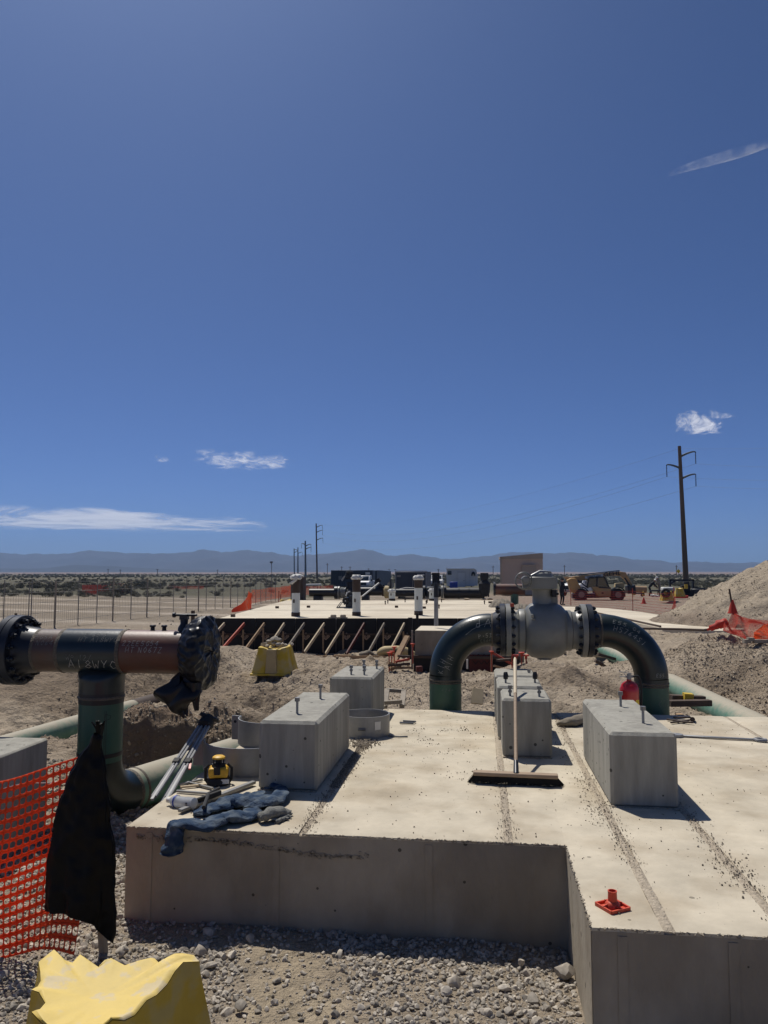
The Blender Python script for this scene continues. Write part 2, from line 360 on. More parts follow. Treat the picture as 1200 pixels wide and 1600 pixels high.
# ================================================================== THE GROUND
FX = Vector((.9932, .1162, 0)); FY = Vector((-.1162, .9932, 0)); FO = Vector((-7.664, 21.80, 0))   # frame of the far slab
def far(a, b, z=0.0): return FO+FX*a+FY*b+Vector((0, 0, z))
CP = np.array([
 (-6,1,-.47),(-3,1,-.47),(0,1,-.47),(2,1,-.5),(-6,3,-.47),(-3,3,-.47),(-1,3,-.48),(.3,3,-.48),(-2.2,4,-.47),(0,4.1,-.49),(-1,4.1,-.48),(3,2,-.5),(6,2,-.5),(8,4,-.4),
 (0,5.5,-.6),(2,5,-.6),(1,7,-.65),(-1,7,-.65),(4.5,6.5,-.3),(-3,5,-.47),(-2.3,5,-.48),(-4.5,5,-.47),(-3,6.2,-.5),(-2.4,6.2,-.55),(-2.4,7,-.6),(-5,6,-.5),(-3.6,6.8,-.52),(-7,5,-.5),
 (-3.2,7.55,-.62),(-2.7,7.7,-.65),(-2.0,8,-.65),(-3.45,8.3,-.29),(-3.0,8.5,-.26),(-2.5,8.9,-.36),(-4.0,8.2,-.28),(-4.6,8,-.42),(-5.3,7.5,-.5),(-7,7.5,-.6),
 (-3.7,9.3,-.3),(-4.6,9.2,-.6),
 (-6.2,10,-1.15),(-6,12,-1.2),(-5.8,14,-1.1),(-5,11,-1.05),(-4.7,12.2,-.95),(-7.1,10,-1.05),(-7,12.6,-1.15),(-7,14.3,-.2),(-5.7,15.6,-.25),(-5.8,14.6,-.95),(-7.8,15.5,-.2),(-9,14,-.2),(-9,12.4,-1.0),(-9,10.5,-1.0),(-12,13.6,-.3),(-8.6,8.6,-.6),(-5.8,18,-.5),(-8,19,-.6),(-12,12,-.55),(-12,20,-.68),
 (-3.4,12.4,-.42),(-4.6,13.6,-.45),(-4.0,15,-.58),(-3.5,11.2,-.92),(-2.5,11.0,-.88),(-2.4,12.2,-.45),(-2.5,9.8,-.95),(-1.9,8.8,-.80),(-1.75,9.8,-.70),(-1.2,9,-.42),(-.6,8.5,-.34),(0,8.5,-.40),(-.6,10,-.38),(.2,10,-.40),(-1.5,11,-.42),(-1,12.5,-.48),(0,12,-.48),
 (-2,15,-.60),(0,14.5,-.62),(-3,18,-.78),(-.5,17,-.85),(-3,21,-.93),(-6,21,-.93),(0,21,-.98),(-9,22.5,-.85),(-11,26,-.75),(1,17,-.9),(2,20,-.95),(-6.5,19,-.8),
 (.9,10,-.32),(1.25,12,.02),(1.1,14,-.15),(.6,11.2,-.35),(.5,9,-.45),(1.5,9,-.40),(2.0,10,-.52),(2.2,12,-.48),(2.85,12,-.68),(2.85,9,-.62),(2.95,16,-.85),(3,20,-.9),(1.8,8.4,-.48),(2.3,8.4,-.55),
 (3.5,9,-.30),(4.0,9,.0),(5.5,9,.16),(3.5,12,-.38),(4.2,12.5,.08),(5.5,12,.20),(3.3,15,-.25),(3.9,15,.14),(5.6,15,.10),(7.5,13,.12),(7,15,.02),(4,18,-.38),(6,18,-.32),(9,17,-.1),(4,22,-.55),(7,22,-.52),(11,20,-.4),
 (4,27,-.6),(8,27,-.58),(4,34,-.68),(10,34,-.66),(-12,30,-.75),(-20,30,-.8),(-20,15,-.7),(-20,5,-.6),(14,10,-.2),(16,25,-.5),(-14,45,-.85),(0,42,-.85),(16,42,-.8),(-26,45,-.9),(26,20,-.6),(26,45,-.85),
 (-26,2,-.6),(18,1,-.4),(-8,-3,-.5),(0,-4,-.5),(10,-4,-.45)], float)
_K = np.sqrt(((CP[:, None, :2]-CP[None, :, :2])**2).sum(2)+.05**2)
_A = np.block([[_K, np.ones((len(CP), 1))], [np.ones((1, len(CP))), np.zeros((1, 1))]])
_W = np.linalg.solve(_A, np.append(CP[:, 2], 0))
def base_z(x, y):
    x = np.asarray(x, float); y = np.asarray(y, float); sh = x.shape; x = x.ravel(); y = y.ravel()
    z = np.full(x.shape, _W[-1])
    for i in range(len(CP)): z += _W[i]*np.sqrt((x-CP[i, 0])**2+(y-CP[i, 1])**2+.0025)
    t = sstep(22, 40, np.sqrt((x+2)**2+(y-16)**2))
    z = z*(1-t) + (-.88)*t
    return z.reshape(sh)
def soil_mask(x, y):       # 1 on loose dug sand, 0 on the flat gravel and far pads
    a = sstep(6.6, 8.0, y+np.clip(-x-3, 0, 3)*.0)*(1-sstep(24, 30, y))*(1-sstep(9, 13, -x))
    return a
def ground_z(x, y):
    x = np.asarray(x, float); y = np.asarray(y, float)
    z = base_z(x, y); s = soil_mask(x, y)
    # spoil heap on the right
    dx = x-11.9; dx = np.where(dx > 0, dx*.35, dx); r = np.sqrt((dx*.86)**2+(y-30.6)**2)+.5*fbm(x*.5, y*.5, 3, 5)
    hp = 3.05*np.clip(1-np.sqrt(r*r+.35)/4.7, 0, 1)**1.02
    z = z+hp+np.clip(hp*3, 0, 1)*(fbm(x*2.4, y*2.4, 3, 111)*.16+np.abs(fbm(x*.9+y*.5, y*.35, 2, 112))*.25)
    s2 = np.clip(hp*3, 0, 1); s = np.maximum(s, s2)
    z = z+s*(fbm(x*1.1, y*1.1, 3, 11)*.20 + np.abs(fbm(x*4.2, y*4.2, 3, 21))*.11*(.4+1.2*sstep(-.2, .35, fbm(x*.6, y*.6, 2, 61))) - .05)
    z = z+s*(np.abs(fbm(x*11, y*11, 2, 27))*.055*(.3+1.4*sstep(-.15, .3, fbm(x*.9, y*.9, 2, 63)))-.012)*(1-sstep(18, 30, y))
    z = z+np.exp(-(((x+3.6)/2.6)**2+((y-11.5)/3.2)**2))*(np.abs(fbm(x*2.3+4, y*2.3, 3, 121))*.26-.05)+np.exp(-(((x-4.2)/1.3)**2+((y-11)/3)**2))*(np.abs(fbm(x*2.3, y*2.3, 3, 122))*.24-.04)
    # machine scratches on the dug slopes
    z = z+s*.028*np.abs(vnoise((x+y*.62)*5.5, (y-x*.62)*.9, 31))*sstep(.0, .3, vnoise(x*.8, y*.8, 33)+.25)*2
    z = z+(1-s)*fbm(x*1.6, y*1.6, 4, 41)*.022
    z = z+sstep(40, 90, y)*fbm(x*.05, y*.05, 3, 51)*.35+np.clip(y-1400, 0, 4000)*.0026
    # dug clay face between the two pipes
    ye = 8.0+.30*vnoise(x*2.3, x*0, 72)+.10*vnoise(x*9, x*0, 73); wn = sstep(-4.1, -3.7, x)*(1-sstep(-2.9, -2.2, x))
    z = z-wn*.62*(1-sstep(ye-.07, ye+.05, y))*sstep(6.9, 7.5, y)*.5+wn*.06*sstep(ye-.07, ye+.05, y)*(1-sstep(8.5, 9.6, y))*(1+2.2*fbm(x*4, y*4, 3, 74))+wn*.10*fbm(x*6, y*6, 3, 75)
    return z
def spaced(lo, fine0, fine1, hi, step, grow):
    a = list(np.arange(fine0, fine1, step)); s = step; v = fine1
    while v < hi: a.append(v); s *= grow; v += s
    a.append(hi); b = []; s = step; v = fine0-step
    while v > lo: b.append(v); s *= grow; v -= s
    b.append(lo); return np.array(b[::-1]+a)
XS = spaced(-6400, -7.4, 5.6, 6400, .030, 1.027)
ys = []; v = .6
while v < 6400: ys.append(v); v += max(.030, .0038*(v-2)) if v < 60 else .0038*58*(v/60)**1.7
YS = np.array([-6400, -500, -60, -20, -8, -4, -2, -1, -.2]+ys+[6400])
GX, GY = np.meshgrid(XS, YS); GZ = ground_z(GX, GY)
nx, ny = len(XS), len(YS)
V = np.stack([GX, GY, GZ], -1).reshape(-1, 3)
ii = (np.arange(ny-1)[:, None]*nx+np.arange(nx-1)[None, :]).ravel()
Fq = np.stack([ii, ii+1, ii+nx+1, ii+nx], -1)
me = bpy.data.meshes.new('ground'); me.vertices.add(len(V)); me.vertices.foreach_set('co', V.ravel())
me.loops.add(Fq.size); me.loops.foreach_set('vertex_index', Fq.ravel().astype(np.int32))
me.polygons.add(len(Fq)); me.polygons.foreach_set('loop_start', np.arange(0, Fq.size, 4, dtype=np.int32)); me.polygons.foreach_set('loop_total', np.full(len(Fq), 4, np.int32))
me.update(calc_edges=True); me.validate(); me.shade_smooth()
# soil colours: zones of different material, then a darker tone by slope
X, Yv = GX.ravel(), GY.ravel()
def mix(a, b, t): return a*(1-t[:, None])+np.array(b)[None, :]*t[:, None]
C = np.tile(np.array([[.335, .275, .205]]), (len(V), 1))                      # loose tan sand
nzl = fbm(X*.7, Yv*.7, 4, 81)
C = mix(C, (.275, .22, .16), sstep(-.1, .3, nzl)*.8)
C = mix(C, (.42, .35, .265), sstep(.05, .3, fbm(X*.9+9, Yv*.9, 3, 85))*.6)
gv = (1-sstep(6.2, 7.2, Yv)); C = mix(C, (.36, .30, .225), gv*.6)
C = mix(C, (.40, .33, .235), gv*sstep(.05, .25, fbm(X*1.3, Yv*1.3, 3, 91)))
clay = np.exp(-(((X+3.0)/1.3)**2+((Yv-8.1)/.55)**2)); C = mix(C, (.21, .15, .105), np.clip(clay*1.2, 0, 1))
padz = sstep(24, 34, Yv)*(1-sstep(75, 95, Yv+X*.1)); C = mix(C, (.215, .18, .14), padz)
C = mix(C, (.25, .185, .145), padz*sstep(-2, 4, X)*(.6+.6*np.clip(fbm(X*.15, Yv*.15, 3, 95), -.5, .5)))
track = np.exp(-((np.mod(Yv+X*.35+3*vnoise(X*.05, Yv*.05, 97), 7.5)-3.7)/1.1)**2)
C = mix(C, (.42, .36, .29), padz*sstep(6, 12, -X)*track*.8)
C = mix(C, (.24, .20, .15), padz*sstep(6, 12, -X)*(1-track)*.6)
dx_ = X-11.9; dx_ = np.where(dx_ > 0, dx_*.35, dx_); C = mix(C, (.36, .30, .225), 1-sstep(4.2, 5.2, np.sqrt(dx_**2+(Yv-31.2)**2)+.5*fbm(X*.5, Yv*.5, 3, 5)))
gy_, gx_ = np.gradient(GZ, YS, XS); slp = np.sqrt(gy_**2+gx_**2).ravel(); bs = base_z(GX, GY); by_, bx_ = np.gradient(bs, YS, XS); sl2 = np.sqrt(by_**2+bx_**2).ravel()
C = mix(C, (.225, .175, .125), sstep(.22, .55, sl2)*(Yv < 24)*.75)  # darker brown where the base terrain is steeper
pl = sstep(0, 1, (Yv+X*.1-np.where(X < -12, 56, 75))/22); pcol = sstep(-.25, .25, fbm(X*.012, Yv*.03, 4, 99))
C = mix(C, (.095, .090, .062), pl); C = mix(C, (.135, .122, .088), pl*pcol*.7)
C = mix(C, (.21, .155, .125), sstep(700, 1300, Yv)*.9)
C = C*(1+.18*fbm(X*6, Yv*6, 2, 101)[:, None]*(1-pl[:, None]))
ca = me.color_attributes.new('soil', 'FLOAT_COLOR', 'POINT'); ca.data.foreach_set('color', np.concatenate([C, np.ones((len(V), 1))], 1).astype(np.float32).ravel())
gm = bpy.data.materials.new('soil'); gm.use_nodes = True; t = gm.node_tree; L = t.links.new; b = t.nodes['Principled BSDF']
b.inputs['Roughness'].default_value = .95; b.inputs['Specular IOR Level'].default_value = .12
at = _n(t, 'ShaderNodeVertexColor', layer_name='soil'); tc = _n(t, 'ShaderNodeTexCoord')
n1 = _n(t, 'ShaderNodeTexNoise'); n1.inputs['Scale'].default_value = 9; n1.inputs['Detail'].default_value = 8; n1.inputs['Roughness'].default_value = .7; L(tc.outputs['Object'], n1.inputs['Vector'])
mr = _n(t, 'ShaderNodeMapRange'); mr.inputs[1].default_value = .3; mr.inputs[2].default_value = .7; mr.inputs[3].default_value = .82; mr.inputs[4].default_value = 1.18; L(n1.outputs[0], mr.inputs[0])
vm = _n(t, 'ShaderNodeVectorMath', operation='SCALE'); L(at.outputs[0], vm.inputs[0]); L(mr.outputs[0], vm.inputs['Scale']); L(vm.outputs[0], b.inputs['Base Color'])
n2 = _n(t, 'ShaderNodeTexNoise'); n2.inputs['Scale'].default_value = 26; n2.inputs['Detail'].default_value = 6; n2.inputs['Roughness'].default_value = .65; L(tc.outputs['Object'], n2.inputs['Vector'])
vo = _n(t, 'ShaderNodeTexVoronoi'); vo.inputs['Scale'].default_value = 15; vo.inputs['Randomness'].default_value = 1; L(tc.outputs['Object'], vo.inputs['Vector'])
n3 = _n(t, 'ShaderNodeTexNoise'); n3.inputs['Scale'].default_value = 2.2; L(tc.outputs['Object'], n3.inputs['Vector']); r3 = _n(t, 'ShaderNodeMapRange'); r3.inputs[1].default_value = .42; r3.inputs[2].default_value = .62; L(n3.outputs[0], r3.inputs[0])
mv = _n(t, 'ShaderNodeMath', operation='MULTIPLY'); L(vo.outputs['Distance'], mv.inputs[0]); L(r3.outputs[0], mv.inputs[1])
b1 = _n(t, 'ShaderNodeBump', invert=True); b1.inputs['Strength'].default_value = .7; b1.inputs['Distance'].default_value = .05; L(mv.outputs[0], b1.inputs['Height'])
bp = _n(t, 'ShaderNodeBump'); bp.inputs['Strength'].default_value = 1.0; bp.inputs['Distance'].default_value = .05; L(n2.outputs[0], bp.inputs['Height']); L(b1.outputs[0], bp.inputs['Normal']); L(bp.outputs[0], b.inputs['Normal'])
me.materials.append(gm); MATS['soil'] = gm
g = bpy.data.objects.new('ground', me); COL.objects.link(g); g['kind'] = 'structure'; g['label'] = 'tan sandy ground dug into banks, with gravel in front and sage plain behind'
def gz(x, y): return float(ground_z(np.array([x]), np.array([y]))[0])

# ------------------------------------------------------------------ mountains and low hills
def ridge(name, label, pts, D, depth, col, amp, seed):
    px = np.array([p[0] for p in pts], float); py = np.array([p[1] for p in pts], float)
    cols = np.linspace(-900, 2100, 420); h = np.interp(cols, px, py, left=py[0], right=py[-1])
    h = h+fbm(cols*.06, cols*0, 4, seed, .6)*amp*2.2+fbm(cols*.22, cols*0+3, 3, seed+7)*amp*1.3
    mb = MB(); rows = 22; vs = []
    for j in range(rows+1):
        tt = j/rows
        for c, hh in zip(cols, h):
            d = _ray(c, 895); k = D/ d[1]; x0, y0 = d[0]*k, D
            top = 1.34+(895-hh)/1200*D*1.0
            y = y0-depth*(1-tt); x = x0*(y/y0)
            rel = tt**1.35
            z = -4+(top+4)*rel*(1+1.1*float(np.abs(fbm(np.array([x*.0040]), np.array([y*.0025]), 4, seed+3)[0])-.12)*(1-tt)**.6*1.5) if tt > 0 else -6
            vs.append((x, y, z))
    n = len(cols)
    # far side drops away
    for c, hh in zip(cols, h):
        d = _ray(c, 895); k = D/d[1]; vs.append((d[0]*k*1.06, D*1.06, -6))
    mb.v = vs; mb.f = [(j*n+i, j*n+i+1, (j+1)*n+i+1, (j+1)*n+i) for j in range(rows+1) for i in range(n-1)]
    mat(name+'_rock', col, .95, var=.25, scale=.006, second=tuple(c*.6 for c in col), sscale=.003, samt=.7)
    o = mb.build(name, name+'_rock', smooth=True, angle=80); o['kind'] = 'structure'; o['label'] = label
    return o
ridge('mountains', 'long blue mountain range along the horizon',
 [(-900,872),(-300,866),(0,861),(40,864),(100,864),(140,858),(190,863),(215,862),(240,865),(290,862),(315,857),(345,861),(385,858),(420,862),(450,868),(500,866),(520,862),(545,863),(566,858),(585,862),(605,867),(640,867),(665,869),(690,874),(730,872),(770,868),(800,864),(815,863),(850,866),(905,866),(960,870),(1000,876),(1030,877),(1060,880),(1100,879),(1140,880),(1200,880),(1500,884),(2100,888)],
 5600, 1500, (.040, .036, .036), 1.0, 5)
ridge('low_hill', 'low dark foothill in front of the mountain range',
 [(-900,893.5),(-100,890),(20,888),(70,888),(110,882.5),(130,882),(180,885),(240,888),(330,891.5),(420,893.5),(2100,896)], 3600, 500, (.022, .024, .024), .4, 9)

# ------------------------------------------------------------------ gravel, clods, grit, sagebrush
RG = [rock_proto('stone', 10+i, 'rock_grey', flat=random.uniform(.5, .85)) for i in range(7)]
RS = [rock_proto('clod', 40+i, 'rock_sand', flat=random.uniform(.6, .9), sub=1 if i > 3 else 2) for i in range(6)]
SLAB = dict(x0=-1.877, x1=4.2, y0=4.0, yb=7.68, nx=.409, ny=3.11, z=0.0, zb=-.62)
def in_slab(x, y): return ((x > SLAB['x0']-.01) & (x < SLAB['x1']) & (y > SLAB['y0']) & (y < SLAB['yb'])) | ((x > SLAB['nx']-.01) & (x < SLAB['x1']) & (y > SLAB['ny']) & (y < SLAB['y0']+.1))
def zone(n, x0, x1, y0, y1, smin, smax, dens=None, seed=3, power=2.2):
    r = np.random.default_rng(seed); x = r.uniform(x0, x1, n); y = r.uniform(y0, y1, n); k = ~in_slab(x, y)
    if dens is not None: k &= r.uniform(0, 1, n) < dens(x, y)
    x, y = x[k], y[k]; s = smin+(smax-smin)*r.uniform(0, 1, len(x))**power
    return np.stack([x, y, ground_z(x, y)+s*.25], 1), s
dn = lambda x, y: np.clip(.30+1.5*sstep(-.18, .22, -fbm(x*1.3, y*1.3, 3, 91)), 0, 1)
p1, s1 = zone(70000, -3.4, 1.4, 1.2, 4.6, .004, .021, dn, 3)
p2, s2 = zone(24000, -5.2, -1.8, 4.4, 7.2, .008, .028, dn, 4)
p3, s3 = zone(700, -3.2, .6, 1.6, 5.4, .024, .042, dn, 5, 1.5)
scatter('gravel', np.concatenate([p1, p2, p3]), np.concatenate([s1, s2, s3]), RG, 5, 'flat', 'loose grey gravel around the foot of the concrete foundation', None)
p1, s1 = zone(60000, -7.5, 4.6, 7.4, 17, .004, .026, lambda x, y: np.clip(.25+1.5*sstep(-.1, .25, fbm(x*.8, y*.8, 3, 61)), 0, 1), 6, 4)
p2, s2 = zone(22000, 3.2, 7, 8, 16, .006, .030, None, 7, 4)
p3, s3 = zone(9000, 6, 17, 25, 36, .010, .04, None, 8, 4)
p5, s5 = zone(1400, -3.9, -2.2, 7.5, 8.6, .008, .035, None, 19, 3)
p1 = np.concatenate([p1, p5]); s1 = np.concatenate([s1, s5])
p4, s4 = zone(3500, -14, 12, 16, 50, .01, .07, None, 9, 3.5)
scatter('clods', np.concatenate([p1, p2, p3, p4]), np.concatenate([s1, s2, s3, s4]), RS, 6, True, 'crumbs and clods of dry sand lying over the dug banks', None)
# grit on the slab, gathered in the joints and swept drifts
def slab_grit():
    r = np.random.default_rng(12); P = []; S = []
    for jx, a, b, n in ((-.925, 4.0, 5.9, 1300), (.13, 4.0, 7.6, 1700), (.695, 3.12, 7.6, 2600), (1.13, 3.12, 7.6, 2300), (.62, 4.3, 6.6, 900)):
        y = r.uniform(a, b, n); k = r.uniform(0, 1, n) < np.clip(.2+2*fbm(y*1.5, y*0+jx, 3, 3), .04, 1); y = y[k]
        P.append(np.stack([jx+r.normal(0, .028, len(y)), y, np.zeros(len(y))], 1)); S.append(.0015+.006*r.uniform(0, 1, len(y))**3)
    n = 9000; x = r.uniform(-1.0, .15, n); y = r.uniform(5.0, 7.2, n)
    d = np.exp(-(((x+.32+.25*(y-6.1))/.16)**2))*np.exp(-((y-6.0)/.75)**2)+np.exp(-(((x+.3)/.35)**2+((y-6.75)/.22)**2))*.8
    k = r.uniform(0, 1, n) < d*.55*np.clip(.3+3*fbm(x*7, y*7, 2, 7), 0, 1); P.append(np.stack([x[k], y[k], np.zeros(k.sum())], 1)); S.append(.002+.009*r.uniform(0, 1, k.sum())**2.5)
    n = 3000; x = r.uniform(-1.8, 2.6, n); y = r.uniform(3.15, 7.6, n); k = in_slab(x, y); P.append(np.stack([x[k], y[k], np.zeros(k.sum())], 1)); S.append(.001+.007*r.uniform(0, 1, k.sum())**4)
    n = 2200; t = r.uniform(0, 1, n); P.append(np.stack([-.95+abs(r.normal(0, .035, n)), 4.85+1.3*t, np.zeros(n)], 1)); S.append(.002+.006*r.uniform(0, 1, n)**2)
    n = 500; P.append(np.stack([-.93+r.normal(0, .06, n), 6.12+r.normal(0, .08, n), np.zeros(n)], 1)); S.append(.003+.013*r.uniform(0, 1, n)**2)
    n = 150; P.append(np.stack([1.13+r.normal(0, .05, n), 3.75+r.normal(0, .12, n), np.zeros(n)], 1)); S.append(.003+.007*r.uniform(0, 1, n)**2)
    P = np.concatenate(P); S = np.concatenate(S); P[:, 2] = S*.35; k = in_slab(P[:, 0], P[:, 1]); return P[k], S[k]
P_, S_ = slab_grit()
scatter('grit', P_, S_, [rock_proto('crumb', 70+i, 'grit', flat=.75, sub=1) for i in range(4)], 9, True, 'dark crumbs of sand and gravel strewn on the concrete slab', None)
SH = [shrub_proto('brush', 90+i, 'sage') for i in range(5)]
r = np.random.default_rng(20); n = 26000; yy = 66*(1100/66)**(r.uniform(0, 1, n)**.9); xx = yy*r.uniform(-.95, .62, n)
k = (r.uniform(0, 1, n) < np.clip(.45+2.2*fbm(xx*.02, yy*.012, 3, 23), .05, 1)) & ~((yy < 84) & (xx > -14))
k &= ~((yy < 150) & (xx > -20) & (xx < 30))
xx, yy = xx[k], yy[k]; ss = r.uniform(.22, .60, len(xx))*(1+yy/700)
scatter('sagebrush_plain', np.stack([xx, yy, ground_z(xx, yy)-.05], 1), ss, SH, 11, False, 'low sagebrush covering the plain behind the fence', None)
SHm = [s.data for s in SH]
k = 0
for (px, py, sz) in ((176,929,1.15),(187,931,1.3),(168,925,.9),(82,922,1.0),(56,921,1.1),(30,919,.9),(93,934,.6),(215,919,1.0),(228,917,1.1),(110,918,1.0),(135,914,1.1)):
    D = (EYE+.9)*1200/(py-895); p = aty(px, py, D*.995); p.z = gz(p.x, p.y)-.05
    o = bpy.data.objects.new('sagebrush', SHm[k % 5]); COL.objects.link(o); o.location = p; o.scale = (sz*1.3, sz*1.3, sz*1.15); o.rotation_euler = (0, 0, k*1.7)
    where = ['largest round bush beyond the left fence, right one of the pair', 'wide bush standing beside the orange fence end', 'small bush just behind the pair of large bushes', 'dark bush behind the fence, third from the left picture edge', 'bush between two fence posts near the left edge', 'leftmost dark bush beyond the fence', 'small pale low bush alone on bare ground', 'bush directly behind the far orange fence', 'bush behind the right end of the far orange fence', 'bush on the plain behind the pale lone bush', 'farthest of the row of bushes beyond the fence'][k]
    tag(o, 'grey green sagebrush, '+where, 'bush', 'sagebrush bushes beyond the left fence'); k += 1

# ================================================================== HAZE
hb = MB(); hb.box((0, 0, 130), (13200, 13200, 284)); hm = bpy.data.materials.new('haze'); hm.use_nodes = True; t = hm.node_tree; t.nodes.clear()
pv = _n(t, 'ShaderNodeVolumePrincipled'); pv.inputs['Color'].default_value = (.40, .62, 1.0, 1); pv.inputs['Density'].default_value = 1.5e-4; pv.inputs['Anisotropy'].default_value = 0
mo = _n(t, 'ShaderNodeOutputMaterial'); t.links.new(pv.outputs[0], mo.inputs['Volume']); MATS['haze'] = hm
hm.volume_intersection_method = 'FAST' if hasattr(hm, 'volume_intersection_method') else None
ho = hb.build('haze', 'haze', smooth=False, kind='stuff'); ho['label'] = 'pale blue haze in the air over the plain'

# ================================================================== CLOUDS
def cloud(name, label, corners, alt, seed, stretch=(3, 1), dens=1.0, thr=.5, cat='cloud', col=(.9, .92, .95), soft=.35):
    A, B, Cc, Dd = [atz(px, py, alt) for px, py in corners]        # far-left, far-right, near-right, near-left
    mb = MB(); mb.grid(lambda u, v: (A*(1-u)+B*u)*(1-v)+(Dd*(1-u)+Cc*u)*v+Vector((0, 0, alt*.01*math.sin(u*5+v*3)+alt*.006*math.sin(v*9))), 24, 12)
    m = bpy.data.materials.new(name); m.use_nodes = True; t = m.node_tree; t.nodes.clear(); L = t.links.new
    uv = _n(t, 'ShaderNodeUVMap'); sp = _n(t, 'ShaderNodeSeparateXYZ'); L(uv.outputs[0], sp.inputs[0])
    def M(op, a, b=None):
        n = _n(t, 'ShaderNodeMath', operation=op)
        for i, q in enumerate((a, b)):
            if q is None: continue
            if isinstance(q, (int, float)): n.inputs[i].default_value = q
            else: L(q, n.inputs[i])
        return n.outputs[0]
    eu = M('MULTIPLY', M('MULTIPLY', sp.outputs[0], M('SUBTRACT', 1.0, sp.outputs[0])), 4.0); ev = M('MULTIPLY', M('MULTIPLY', sp.outputs[1], M('SUBTRACT', 1.0, sp.outputs[1])), 4.0)
    e = M('MULTIPLY', M('POWER', eu, .6), ev)
    mp = _n(t, 'ShaderNodeMapping'); mp.inputs['Scale'].default_value = (stretch[0], stretch[1], 1); mp.inputs['Location'].default_value = (seed*1.7, seed*.9, seed); mp.inputs['Rotation'].default_value = (0, 0, .12)
    L(uv.outputs[0], mp.inputs[0])
    nz = _n(t, 'ShaderNodeTexNoise'); nz.inputs['Scale'].default_value = 2.2; nz.inputs['Detail'].default_value = 9; nz.inputs['Roughness'].default_value = .62; nz.inputs['Distortion'].default_value = .6; L(mp.outputs[0], nz.inputs['Vector'])
    a = M('ADD', M('MULTIPLY', M('SUBTRACT', nz.outputs[0], .5), 2.6), M('SUBTRACT', e, thr))
    mr = _n(t, 'ShaderNodeMapRange', interpolation_type='SMOOTHSTEP'); mr.inputs[1].default_value = 0; mr.inputs[2].default_value = soft*2.4; mr.inputs[4].default_value = dens; L(a, mr.inputs[0])
    al = M('MULTIPLY', mr.outputs[0], M('MINIMUM', M('MULTIPLY', e, 3.0), 1.0))
    df = _n(t, 'ShaderNodeBsdfDiffuse'); df.inputs[0].default_value = (*col, 1); tl = _n(t, 'ShaderNodeBsdfTranslucent'); tl.inputs[0].default_value = (*col, 1)
    m1 = _n(t, 'ShaderNodeMixShader'); m1.inputs[0].default_value = .75; L(df.outputs[0], m1.inputs[1]); L(tl.outputs[0], m1.inputs[2])
    tr = _n(t, 'ShaderNodeBsdfTransparent'); m2 = _n(t, 'ShaderNodeMixShader'); L(al, m2.inputs[0]); L(tr.outputs[0], m2.inputs[1]); L(m1.outputs[0], m2.inputs[2])
    o = _n(t, 'ShaderNodeOutputMaterial'); L(m2.outputs[0], o.inputs[0]); MATS[name] = m
    ob = mb.build(name, name); me = ob.data; uvl = me.uv_layers.new(name='UVMap')
    for lp in me.loops:
        i = lp.vertex_index; uvl.data[lp.index].uv = ((i % 25)/24, (i//25)/12)
    return tag(ob, label, cat)
cloud('cloud', 'long thin lens shaped white cloud low over the left mountains', ((-120,778),(420,806),(425,836),(-120,826)), 1100, 3, (2.2, 1.6), .78, .24, soft=.4)
cloud('cloud', 'small wispy white cloud above the long lens shaped one', ((290,696),(462,700),(478,742),(300,734)), 1700, 8, (3.2, 2.2), .85, .45, soft=.5)
cloud('cloud', 'tiny faint wisp left of the small wispy cloud', ((236,710),(270,710),(272,724),(238,724)), 1700, 12, (2, 1.2), .5, .5, soft=.6)
cloud('cloud', 'small bright cloud puff above the tall power pole', ((1056,642),(1130,640),(1136,684),(1046,684)), 2200, 21, (1.6, 1.4), .95, .42, soft=.4)
cloud('cloud', 'faint little wisp at the upper right of the bright puff', ((1100,642),(1150,640),(1155,656),(1098,656)), 2200, 26, (2.4, 1.2), .55, .5, soft=.5)
cloud('contrail', 'thin straight white vapour trail high on the right of the sky', ((1036,278),(1290,183),(1290,191),(1040,284)), 6000, 31, (6, 1.2), .28, .10, 'contrail', soft=.7)

